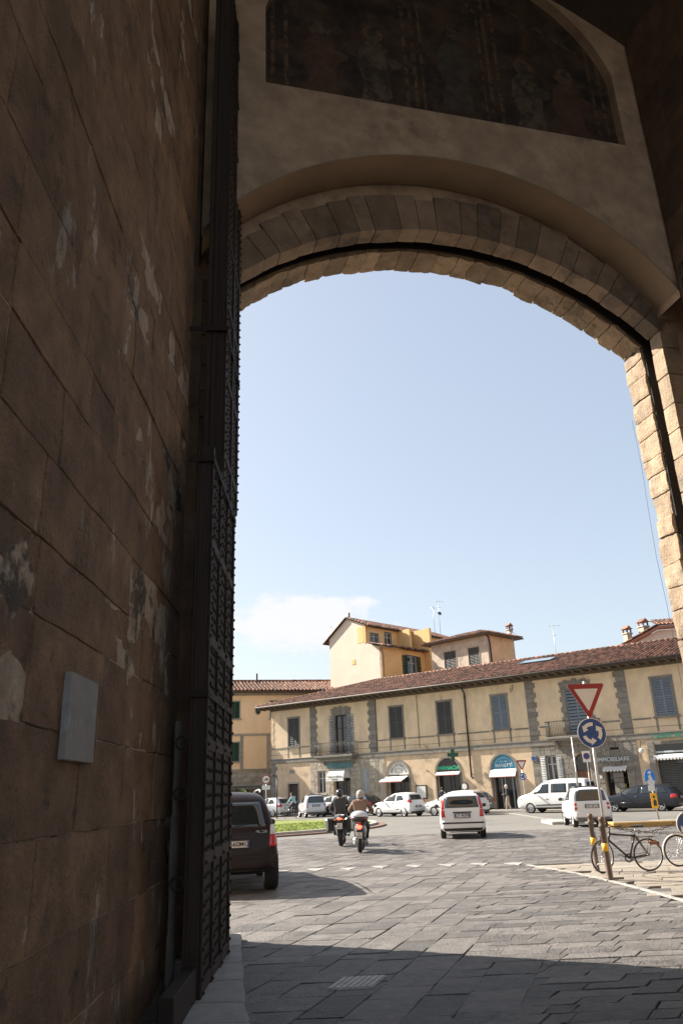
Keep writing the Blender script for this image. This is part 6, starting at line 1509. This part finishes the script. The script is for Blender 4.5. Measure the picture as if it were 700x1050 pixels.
# ------------------------------------------------------------------ bicycles
def bicycle(name, label, x, y, az, fm, lean=0, steer=0., guards=False, rack=True):
    root = empty(name); root.matrix_world = world_at(x, y, az) @ Matrix.Rotation(R(lean), 4, 'X') @ Matrix.Scale(.9, 4); tag(root, label, 'bicycle')
    bb = Vector((.43, 0, .28)); rw_ = Vector((0, 0, .34)); fwc = Vector((1.05, 0, .34)); st = Vector((.25, 0, .78)); hdt = Vector((.83, 0, .80)); hb_ = Vector((.87, 0, .68))
    def whl(c, rot=0):
        Rz = Matrix.Translation(c) @ Matrix.Rotation(R(rot), 4, 'Z') @ Matrix.Rotation(R(90), 4, 'X')
        t = MB(); t.lathe([(.322 + .02 * math.cos(2 * math.pi * k / 6), .02 * math.sin(2 * math.pi * k / 6)) for k in range(6)], 36, Rz, closed=True); wh = t.build('wheel', M['rubber'], root)
        t = MB(); t.lathe([(.3, -.009), (.312, -.009), (.312, .009), (.3, .009)], 36, Rz, closed=True); t.lathe([(.02, -.035), (.02, .035)], 10, Rz)
        for k in range(28): a = 2 * math.pi * k / 28; t.cyl(Rz @ Vector((.018 * math.cos(a + .8), .018 * math.sin(a + .8), .025 * (-1) ** k)), Rz @ Vector((.3 * math.cos(a), .3 * math.sin(a), 0)), .0016, n=4)
        t.build('rim', M['rim'], wh)
        if guards:
            t = MB(); 
            pts = [Rz @ Vector((.355 * math.cos(R(a)), .355 * math.sin(R(a)), 0)) for a in range(-20, 175, 12)]; t.tube(pts, .017, 6); t.build('mudguard', M['signwhite'], root)
    whl(rw_); whl(fwc, steer)
    t = MB()
    for a, b, r_ in ((bb, st, .021), (bb, hb_, .024), (st + (bb - st) * .08, hdt, .021), (hdt + Vector((-.01, 0, .05)), hb_ + Vector((.01, 0, -.06)), .025)): t.cyl(a, b, r_, n=10)
    for s in (1, -1):
        t.cyl(bb + Vector((0, s * .03, 0)), rw_ + Vector((0, s * .06, 0)), .012); t.cyl(st + Vector((0, s * .02, -.03)), rw_ + Vector((0, s * .06, 0)), .011)
        t.tube([hb_ + Vector((.01, s * .045, -.05)), hb_ + Vector((.06, s * .05, -.12)), fwc + Vector((0, s * .05, 0))], .011, 8)
    t.build('frame', M[fm], root)
    t = MB(); t.cyl(st, st + Vector((-.04, 0, .16)), .012); t.build('seat_post', M['galv'], root)
    t = MB(); sp_ = st + Vector((-.05, 0, .18)); t.add([sp_ + Vector(v) for v in [(-.14, -.08, 0), (-.14, .08, 0), (-.02, .06, 0), (.14, .015, -.01), (.14, -.015, -.01), (-.02, -.06, 0), (-.14, -.07, -.05), (-.14, .07, -.05), (-.02, .05, -.04), (.14, .012, -.03), (.14, -.012, -.03), (-.02, -.05, -.04)]], [(0, 5, 4, 3, 2, 1), (6, 7, 8, 9, 10, 11), (0, 1, 7, 6), (1, 2, 8, 7), (2, 3, 9, 8), (3, 4, 10, 9), (4, 5, 11, 10), (5, 0, 6, 11)]); t.build('saddle', M['blackplastic'], root)
    t = MB(); hd = hdt + Vector((-.01, 0, .05)); Rr = Matrix.Translation(hd) @ Matrix.Rotation(R(steer), 4, 'Z')
    t.tube([Rr @ Vector(v) for v in ((0, 0, 0), (-.02, 0, .08), (.06, 0, .1))], .014, 8); t.tube([Rr @ Vector(v) for v in ((-.08, .29, .14), (.03, .2, .12), (.06, 0, .1), (.03, -.2, .12), (-.08, -.29, .14))], .012, 8); t.build('handlebar', M['blackplastic' if not guards else 'chrome'], root)
    t = MB(); wm = Matrix.Translation(bb + Vector((0, -.06, 0))) @ Matrix.Rotation(R(90), 4, 'X'); t.lathe([(.06, -.004), (.095, -.004), (.095, .004), (.06, .004)], 24, wm, closed=True); t.lathe([(.02, -.09), (.02, .03)], 10, wm)
    for s in (1, -1):
        an = R(20 if s > 0 else 200); e = bb + Vector((.17 * math.cos(an), -s * .09, .17 * math.sin(an))); t.cyl(bb + Vector((0, -s * .08, 0)), e, .01); t.rbox(e.x - .045, e.x + .045, e.y - s * .05 - .04, e.y - s * .05 + .04, e.z - .01, e.z + .01, .004)
    t.build('crank', M['greyplastic'], root)
    t = MB(); 
    for dz in (.07, -.07): t.cyl(bb + Vector((0, -.06, dz)), rw_ + Vector((0, -.05, dz * .45)), .005, n=5)
    t.build('chain', M['iron'], root)
    if rack:
        t = MB(); 
        for s in (.06, -.06): t.tube([(.18, s, .71), (-.2, s, .71), (-.22, s, .69)], .006, 6); t.cyl((-.1, s, .71), (0, s, .34), .005)
        for x_ in (-.18, -.05, .08): t.cyl((x_, -.06, .71), (x_, .06, .71), .005)
        t.build('rack', M['iron'], root)
    return root
bk = bicycle('bicycle', 'black bicycle chained to the railing beside the signpost', 5.9, 16.85, -94, 'black', lean=-4, steer=24)
t = MB(); t.rbox(.12, .34, -.085, -.075, .62, .74, .003); rf = t.build('striped_tag', M['signwhite'], bk)
t = MB()
for k in range(3): xx = .15 + k * .07; t.prism([(xx, .622), (xx + .03, .622), (xx + .055, .738), (xx + .025, .738)], -.089, -.0855)
t.build('stripe', M['lampred'], rf)
t = MB(); t.tube([(.02, .1, .66), (-.04, .11, .55), (-.1, .1, .6)], .018, 7); t.tube([(-.15, .1, .66), (-.2, .11, .52), (-.24, .1, .6)], .018, 7); t.rbox(-.22, -.02, .07, .12, .56, .63, .02); t.build('strap_bag', M['brownbag'], bk)
bicycle('bicycle', 'pale bicycle with white mudguards, cut off by the right edge', 7.7, 17.6, -96, 'galv', lean=-3, steer=0, guards=True)
# cyclist across the square
bicycle('bicycle', 'dark bicycle ridden by the cyclist in the pale blue green shirt', -4.05, 59.4, -60, 'black')
Mc = world_at(-4.05, 59.4, -60)
Jc = dict(pelvis=(.2, 0, .98), waist=(.24, 0, 1.15), chest=(.34, 0, 1.36), neck=(.4, 0, 1.5), head=(.44, 0, 1.57), shl=(.34, .19, 1.43), ell=(.5, .26, 1.2), hal=(.72, .27, 1.02), shr=(.34, -.19, 1.43), elr=(.5, -.26, 1.2), har=(.72, -.27, 1.02),
          hipl=(.22, .1, .95), knl=(.56, .12, .72), anl=(.42, .12, .36), tol=(.55, .12, .3), hipr=(.22, -.1, .95), knr=(.5, -.12, .58), anr=(.3, -.12, .2), tor=(.44, -.12, .14))
person('cyclist in a pale blue green shirt and dark trousers riding left', Mc, Jc, ('cyan', 'jeans', 'blackplastic'), hair='hairdark')
pp = onfront(.75, .95); person('white haired pedestrian in a dark top and beige trousers before the blue shop', world_at(pp.x, pp.y, -70), standing(stride=.14, arms='front'), ('navy', 'beige', 'blackplastic'), hair='hairwhite')
pp = onfront(13.6, 1.1); person('person in dark clothes standing behind the black estate car', world_at(pp.x, pp.y, 100), standing(), ('navy', 'jeans', 'blackplastic'), hair='hairdark')
pp = onfront(-4.4, .9); person('person seen between the parked cars at the pharmacy door', world_at(pp.x, pp.y, 20), standing(), ('navy', 'jeans', 'blackplastic'), hair='hairdark')
# ================================================================== signs and street furniture
def facing(x, y, az):   # local frame whose -y side looks toward the viewer: az = direction the face looks at (deg from -Y toward +X)
    return Matrix.Translation((x, y, 0)) @ Matrix.Rotation(R(az), 4, 'Z')
def tri(cx, cz, w_, h_, r=.06): 
    pts = [(cx - w_ / 2, cz + h_ / 2), (cx, cz - h_ / 2), (cx + w_ / 2, cz + h_ / 2)]; out = []
    for i in range(3):
        p = Vector(pts[i]); a = (Vector(pts[i - 1]) - p).normalized(); b = (Vector(pts[(i + 1) % 3]) - p).normalized()
        for t in (0, .5, 1): out.append(tuple(p + (a * (1 - t) + b * t) * r * (1 if t != .5 else .62)))
    return out
def yield_sign(root, cz, w_, y=-.03):
    h_ = w_ * .9; t = MB(); t.prism(tri(0, cz, w_, h_, .05), y - .004, y + .004); b = t.build('give_way_sign', M['signback'], root)
    t = MB(); t.prism(tri(0, cz, w_ * .985, h_ * .985, .05), y - .008, y - .0045); t.build('red_border', M['signred'], b)
    t = MB(); t.prism(tri(0, cz + h_ * .045, w_ * .62, h_ * .62, .02), y - .012, y - .0085); t.build('white_field', M['signwhite'], b)
def disc_mb(t, cx, cz, r_, y0, y1, n=36): t.prism([(cx + r_ * math.cos(2 * math.pi * k / n), cz + r_ * math.sin(2 * math.pi * k / n)) for k in range(n)], y0, y1)
def round_sign(root, cz, r_, kind, y=-.03):
    t = MB(); disc_mb(t, 0, cz, r_, y - .004, y + .004); b = t.build('round_sign', M['signback'], root)
    t = MB(); disc_mb(t, 0, cz, r_ * .995, y - .007, y - .0045); t.build('white_edge', M['signwhite'], b)
    if kind == 'roundabout':
        t = MB(); disc_mb(t, 0, cz, r_ * .95, y - .010, y - .0075); t.build('blue_field', M['signblue'], b)
        for q in range(3):
            t = MB(); a0 = 78 + q * 120; ri, ro = r_ * .46, r_ * .70; n = 10; pts = []
            # arc sweeping anticlockwise with an arrow head
            aa = [R(a0 + 62 * k / n) for k in range(n + 1)]
            poly = [(ro * math.cos(a), cz + ro * math.sin(a)) for a in aa]; 
            ah = R(a0 + 62); at_ = R(a0 + 62 + 36); mid = (ri + ro) / 2
            poly += [((ro + r_ * .13) * math.cos(ah), cz + (ro + r_ * .13) * math.sin(ah)), (mid * math.cos(at_), cz + mid * math.sin(at_)), ((ri - r_ * .15) * math.cos(ah), cz + (ri - r_ * .15) * math.sin(ah))]
            poly += [(ri * math.cos(a), cz + ri * math.sin(a)) for a in aa[::-1]]
            t.prism(poly, y - .014, y - .0105); t.build('arrow', M['signwhite'], b)
    elif kind == 'noparking':
        t = MB(); disc_mb(t, 0, cz, r_ * .95, y - .010, y - .0075); t.build('red_ring', M['signred'], b)
        t = MB(); disc_mb(t, 0, cz, r_ * .72, y - .013, y - .0105); t.build('blue_field', M['signblue'], b)
        t = MB(); t.rbox(-r_ * .1, r_ * .1, y - .016, y - .0135, -r_ * .8, r_ * .8, .001, M=Matrix.Translation((0, 0, cz)) @ Matrix.Rotation(R(-45), 4, 'Y')); t.build('bar', M['signred'], b)
    elif kind == 'truck':
        t = MB(); disc_mb(t, 0, cz, r_ * .97, y - .010, y - .0075); t.build('red_ring', M['signred'], b)
        t = MB(); disc_mb(t, 0, cz, r_ * .76, y - .013, y - .0105); t.build('white_field', M['signwhite'], b)
        t = MB(); k = r_ * .5; t.prism([(-k, cz - k * .3), (k, cz - k * .3), (k, cz + k * .15), (k * .5, cz + k * .45), (-k * .1, cz + k * .5), (-k * .1, cz - k * .0), (-k, cz)], y - .016, y - .0135)
        disc_mb(t, -k * .55, cz - k * .35, k * .2, y - .017, y - .0137, 12); disc_mb(t, k * .55, cz - k * .35, k * .2, y - .017, y - .0137, 12); t.build('lorry_symbol', M['letterdark'], b)
    return b
def pole(root, h_, r_=.03, m='galv', y=0):
    t = MB(); t.cyl((0, y, 0), (0, y, h_), r_, n=12); t.ball((0, y, h_), r_ * 1.05, 8, 5); return t.build('pole', M[m], root)
# tall give way + roundabout post among the bollards
GP = (4.74, 15.62)
r_ = empty('sign_post'); r_.matrix_world = facing(*GP, 2); tag(r_, 'tall pole with red bordered give way triangle above a blue roundabout disc', 'sign post')
pole(r_, 3.6, .027); SIGN_Z = (3.22, 2.62)
yield_sign(r_, SIGN_Z[0], .78, -.045); round_sign(r_, SIGN_Z[1], .285, 'roundabout', -.045)
t = MB()
for z in (3.4, 2.75, 2.5): t.rbox(-.045, .045, -.04, .045, z - .02, z + .02, .005)
t.build('clamp', M['galv'], r_)
def bollard(x, y, label, top=True, rz=0.):
    r_ = empty('bollard', (x, y, 0), rz); tag(r_, label, 'bollard', 'brown iron bollards with a yellow band at the bicycle bay')
    t = MB(); t.lathe([(.062, 0), (.058, .02), (.05, .03), (.048, .9), (.066, .91), (.07, .94), (.055, .97), (.05, 1.02), (.062, 1.04), (.05, 1.09), (.001, 1.11)], 16, smooth=True); t.build('post', M['rustbrown'], r_)
    t = MB(); t.lathe([(.0505, .50), (.052, .50), (.052, .64), (.0505, .64)], 16, closed=True); t.build('reflective_band', M['yellowband'], r_)
    t = MB(); t.tube([(.05 * math.cos(a) + .07, 0, .96 + .04 * math.sin(a)) for a in [k * .7 for k in range(10)]], .008, 6); t.build('chain_eye', M['iron'], r_)
    return r_
b1 = bollard(4.93, 17.15, 'brown bollard with yellow band just left of the signpost, slightly farther back'); b2 = bollard(4.66, 15.5, 'brown bollard with yellow band standing against the tall signpost')
b3 = bollard(6.48, 16.2, 'brown bollard at the right edge below the small blue disc')
# chains
def chainline(a, b, sag, label):
    a, b = Vector(a), Vector(b); n = int((b - a).length * 1.04 / .075); mb = MB(); pts = [a + (b - a) * (i / n) + Vector((0, 0, -sag * 4 * (i / n) * (1 - i / n))) for i in range(n + 1)]
    for i in range(n):
        p, q = pts[i], pts[i + 1]; d = (q - p); m_ = (p + q) / 2; l = d.length * .74; u = d.normalized(); sidev = u.cross(Vector((0, 0, 1))).normalized(); v = sidev if i % 2 else u.cross(sidev)
        w_ = .021; loop = []
        for k in range(9): an = 2 * math.pi * k / 8; loop.append(m_ + u * (l * .5 * math.cos(an)) * 1.15 + v * w_ * math.sin(an))
        mb.tube(loop, .0062, 5, False)
    o = mb.build('chain', M['iron']); tag(o, label, 'chain')
chainline((4.73, 15.5, .97), (6.4, 16.2, .96), .18, 'upper iron chain sagging from the signpost bollard to the right bollard')
chainline((5.0, 17.15, .97), (8.2, 17.2, .96), .3, 'lower iron chain sagging behind the black bicycle')
chainline((4.93, 17.08, .96), (4.66, 15.57, .96), .4, 'short chain hanging between the two left bollards')
# small blue disc on the right bollard
r_ = empty('disc_sign'); r_.matrix_world = facing(6.44, 15.95, 8); tag(r_, 'small blue disc with a white arrow at the right edge on the bollard', 'round sign')
t = MB(); disc_mb(t, 0, 0.88, .228, -.006, .004); b_ = t.build('white_edge', M['signwhite'], r_)
t = MB(); disc_mb(t, 0, 0.88, .212, -.010, -.0065); t.build('blue_field', M['signblue'], b_)
t = MB(); t.prism([(-.15, .75), (-.02, .73), (-.05, .78), (.11, .93), (.05, .98), (-.1, .83), (-.155, .87)], -.014, -.0105); t.build('arrow', M['signwhite'], b_)
t = MB(); t.cyl((0, .05, .0), (0, .05, 1.1), .028, n=10); t.build('pole', M['galv'], r_)
# island with yellow kerb
mb = MB(); Mi = Matrix.Translation((8.4, 32.2, 0)) @ Matrix.Rotation(R(-2), 4, 'Z')
mb.rbox(1.7, 5.4, 0, 1.0, -.03, .2, .03, M=Mi); ik = mb.build('island_kerb', M['yellowkerb']); struct(ik)
mb = MB(); mb.rbox(1.78, 5.32, .08, .92, .16, .206, .003, M=Mi); struct(mb.build('island_top', M['pave']))
mb = MB(); mb.rbox(.2, 1.65, 4.2, 6.6, -.03, .13, .03, M=Mi); struct(mb.build('island_kerb_plain', M['kerb']))
# blue sign with yellow plate on the island
r_ = empty('blue_direction_sign'); r_.matrix_world = facing(12.2, 33.2, 14) @ Matrix.Rotation(R(0), 4, 'Y'); tag(r_, 'small tilted blue and white disc above a yellow plate on the yellow kerbed island', 'road sign')
t = MB(); t.tube([(.12, 0, .2), (.06, 0, .9), (0, 0, 1.9)], .03, 10); t.build('pole', M['galv'], r_)
t = MB(); disc_mb(t, -.02, 1.78, .3, -.045, -.035); t.v = [Vector(((v.x + .02) * .82 - .02, v.y, (v.z - 1.78) * 1.15 + 1.78)) for v in t.v]; b_ = t.build('disc', M['signbluelight'], r_)
t = MB(); t.prism([(-.22, 1.62), (-.1, 1.5), (.12, 1.5), (.2, 1.66), (.1, 1.7), (.02, 1.92), (-.1, 1.86), (-.08, 1.74)], -.05, -.0455); t.prism([(-.12, 1.98), (.0, 1.92), (.08, 2.02), (-.02, 2.06)], -.05, -.0455); t.rbox(-.17, .13, -.05, -.038, 1.28, 1.5, .004); t.build('white_symbol', M['signwhite'], b_)
t = MB(); t.rbox(-.14, .16, -.06, -.035, .62, 1.2, .01); yp = t.build('yellow_plate', M['signyellow'], r_)
t = MB(); t.prism([(-.05, .72), (.09, .72), (.09, .9), (.03, .98), (-.05, .9)], -.065, -.0605); t.rbox(-.04, .06, -.065, -.0605, 1.02, 1.1, .002); t.build('symbol', M['letterdark'], yp)
# signs seen among the cars
r_ = empty('sign_post'); r_.matrix_world = facing(10.65, 38.3, 74); tag(r_, 'pole with give way triangle and blue disc seen almost edge on, above the white two-seater', 'sign post')
pole(r_, 3.75, .035); yield_sign(r_, 3.55, .9, -.05); round_sign(r_, 2.8, .3, 'roundabout', -.05); t = MB(); t.rbox(-.3, .3, .045, .06, 1.6, 2.2, .005); t.build('side_plate', M['signwhite'], r_)
r_ = empty('no_parking_sign'); r_.matrix_world = facing(11.15, 38.0, -12); tag(r_, 'white rectangular plate with no parking disc on a thin pole above the white two-seater', 'road sign')
pole(r_, 3.1, .03); t = MB(); t.rbox(-.18, .18, -.045, -.032, 2.6, 3.1, .006); b_ = t.build('plate', M['signwhite'], r_); 
t = MB(); disc_mb(t, 0, 2.87, .15, -.05, -.0455, 24); t.build('red_ring', M['signred'], b_); t = MB(); disc_mb(t, 0, 2.87, .11, -.054, -.0505, 24); t.build('blue_field', M['signblue'], b_)
r_ = empty('sign_post'); r_.matrix_world = facing(11.25, 53.2, 6); tag(r_, 'distant small give way triangle over a blue disc, right of the blue shop', 'sign post')
pole(r_, 3.2, .03); yield_sign(r_, 2.9, .74, -.05); round_sign(r_, 2.2, .24, 'roundabout', -.05)
r_ = empty('lorry_ban_sign'); r_.matrix_world = facing(-6.2, 58.6, -6); tag(r_, 'red ringed lorry ban disc with a white plate at the left beyond the off-roader', 'road sign')
pole(r_, 3.0, .035); round_sign(r_, 2.72, .33, 'truck', -.05); t = MB(); t.rbox(-.3, .3, -.05, -.038, 2.02, 2.3, .005); t.build('plate', M['signwhite'], r_)
# short lamp pole by the corner
r_ = empty('camera_pole'); r_.matrix_world = facing(-5.55, 60.0, 0); tag(r_, 'thin dark pole with a short arm right of the lorry ban disc', 'pole')
t = MB(); t.cyl((0, 0, 0), (0, 0, 2.9), .05, n=10); t.build('pole', M['ironpaint'], r_); t = MB(); t.tube([(0, 0, 2.85), (-.25, 0, 3.0)], .03, 8); t.ball((-.3, 0, 3.02), .08, 8, 6); t.build('lamp', M['ironpaint'], r_)
# covered stall with greenery at far left
r_ = empty('bus_shelter'); r_.matrix_world = facing(-9.2, 66.5, 6); tag(r_, 'dark framed shelter with a flat roof and yellow green planting beside it, far left', 'shelter')
t = MB(); t.rbox(-2.6, 2.0, -1.1, .6, 2.25, 2.42, .02); t.build('roof', M['darkframe'], r_)
t = MB()
for x_ in (-2.5, -.3, 1.9):
    for y_ in (-1., .5): t.rbox(x_ - .04, x_ + .04, y_ - .04, y_ + .04, 0, 2.25, .008)
t.build('post', M['darkframe'], r_); t = MB(); t.box(-2.45, 1.85, .47, .5, .3, 2.2); t.build('pane', M['shopglass'], r_)
t = MB(); t.tube([(1.85, -1.1, 2.3), (2.15, -1.15, 2.55)], .05, 8); t.build('bracket', M['darkframe'], r_)
def shrub(x, y, h_, w_, label, n=900, grp='shrubs by the far shelter'):
    r_ = empty('shrub', (x, y, 0)); tag(r_, label, 'shrub', grp); t = MB()
    for k in range(7): a = k * .9; t.tube([(0, 0, 0), (w_ * .3 * math.cos(a), w_ * .3 * math.sin(a), h_ * .5), (w_ * .6 * math.cos(a), w_ * .6 * math.sin(a), h_ * .9)], [.03, .02, .008], 5)
    t.build('stem', M['twig'], r_); t = MB()
    for _ in range(n):
        u, v = random.random() * 6.28, random.random(); rr = w_ * (.35 + .65 * random.random() ** .5) * (.6 + .4 * math.sin(3.1 * v + .4)) * (.8 + .3 * noise.noise(Vector((math.cos(u) * 2 + x, math.sin(u) * 2, v * 4)))); 
        p = Vector((rr * math.cos(u), rr * math.sin(u), h_ * (.12 + .9 * v))); a = Vector((random.gauss(0, 1), random.gauss(0, 1), random.gauss(0, .6))).normalized() * .07; b = a.cross(Vector((random.gauss(0, 1), random.gauss(0, 1), random.gauss(0, 1)))).normalized() * .035
        t.add([p - a, p + b, p + a, p - b], [(0, 1, 2, 3)])
    t.build('foliage', M['leaf'], r_)
random.seed(5)
shrub(-9.9, 64.6, 1.9, .8, 'bright green shrub under the left of the dark shelter'); shrub(-8.6, 64.4, 2.1, .7, 'taller green shrub under the middle of the dark shelter')
shrub(-11.5, 64.9, 2.0, .9, 'green shrub at the far left of the dark shelter')
# ================================================================== far-apart pieces become parts of their own
import numpy as np
def split_far(o, gap=.06):
    me = o.data; nv = len(me.vertices); par = list(range(nv))
    def find(a):
        while par[a] != a: par[a] = par[par[a]]; a = par[a]
        return a
    for e in me.edges:
        a, b = find(e.vertices[0]), find(e.vertices[1])
        if a != b: par[a] = b
    root = np.array([find(i) for i in range(nv)]); co_ = np.empty(nv * 3); me.vertices.foreach_get('co', co_); co_ = co_.reshape(-1, 3)
    ids = np.unique(root)
    if len(ids) < 2 or len(ids) > 900: return
    lo = np.array([co_[root == i].min(0) for i in ids]) - gap / 2; hi = np.array([co_[root == i].max(0) for i in ids]) + gap / 2
    cl = list(range(len(ids)))
    def f2(a):
        while cl[a] != a: cl[a] = cl[cl[a]]; a = cl[a]
        return a
    for i in range(len(ids)):
        ov = np.all((lo[i] <= hi[i + 1:]) & (hi[i] >= lo[i + 1:]), axis=1)
        for j in np.nonzero(ov)[0]: cl[f2(i)] = f2(i + 1 + int(j))
    cid = {int(i): f2(k) for k, i in enumerate(ids)}; groups = sorted(set(cid.values()))
    if len(groups) < 2: return
    vc = [cid[int(r_)] for r_ in root]
    for g_ in groups:
        bm = bmesh.new(); bm.from_mesh(me); bm.verts.ensure_lookup_table()
        bmesh.ops.delete(bm, geom=[v for v in bm.verts if vc[v.index] != g_], context='VERTS')
        if g_ == groups[0]: keep = bm.copy(); bm.free(); continue
        m_ = bpy.data.meshes.new(me.name); 
        for mt in me.materials: m_.materials.append(mt)
        bm.to_mesh(m_); bm.free(); n_ = o.copy(); n_.data = m_; COL.objects.link(n_)
        for k in ('label', 'category', 'group', 'kind'):
            if k in n_.keys() and o.parent: del n_[k]
    keep.to_mesh(me); keep.free()
SPLIT = {'quoin', 'string_course', 'plinth', 'iron_band', 'painted_saints', 'painted_robes', 'painted_cloak', 'painted_frame', 'jamb_stones', 'roof_rail', 'roof_bar', 'door_surround', 'door_frame', 'corner_stones', 'apron', 'cable_run', 'clamp', 'rusticated_bay',
         'shop_front', 'iron_ring', 'lower_bumper', 'brake_disc', 'post', 'shop_arch', 'skylight'}
for o in list(bpy.data.objects):
    if o.type == 'MESH' and o.parent and o.name.split('.')[0] in SPLIT: split_far(o)
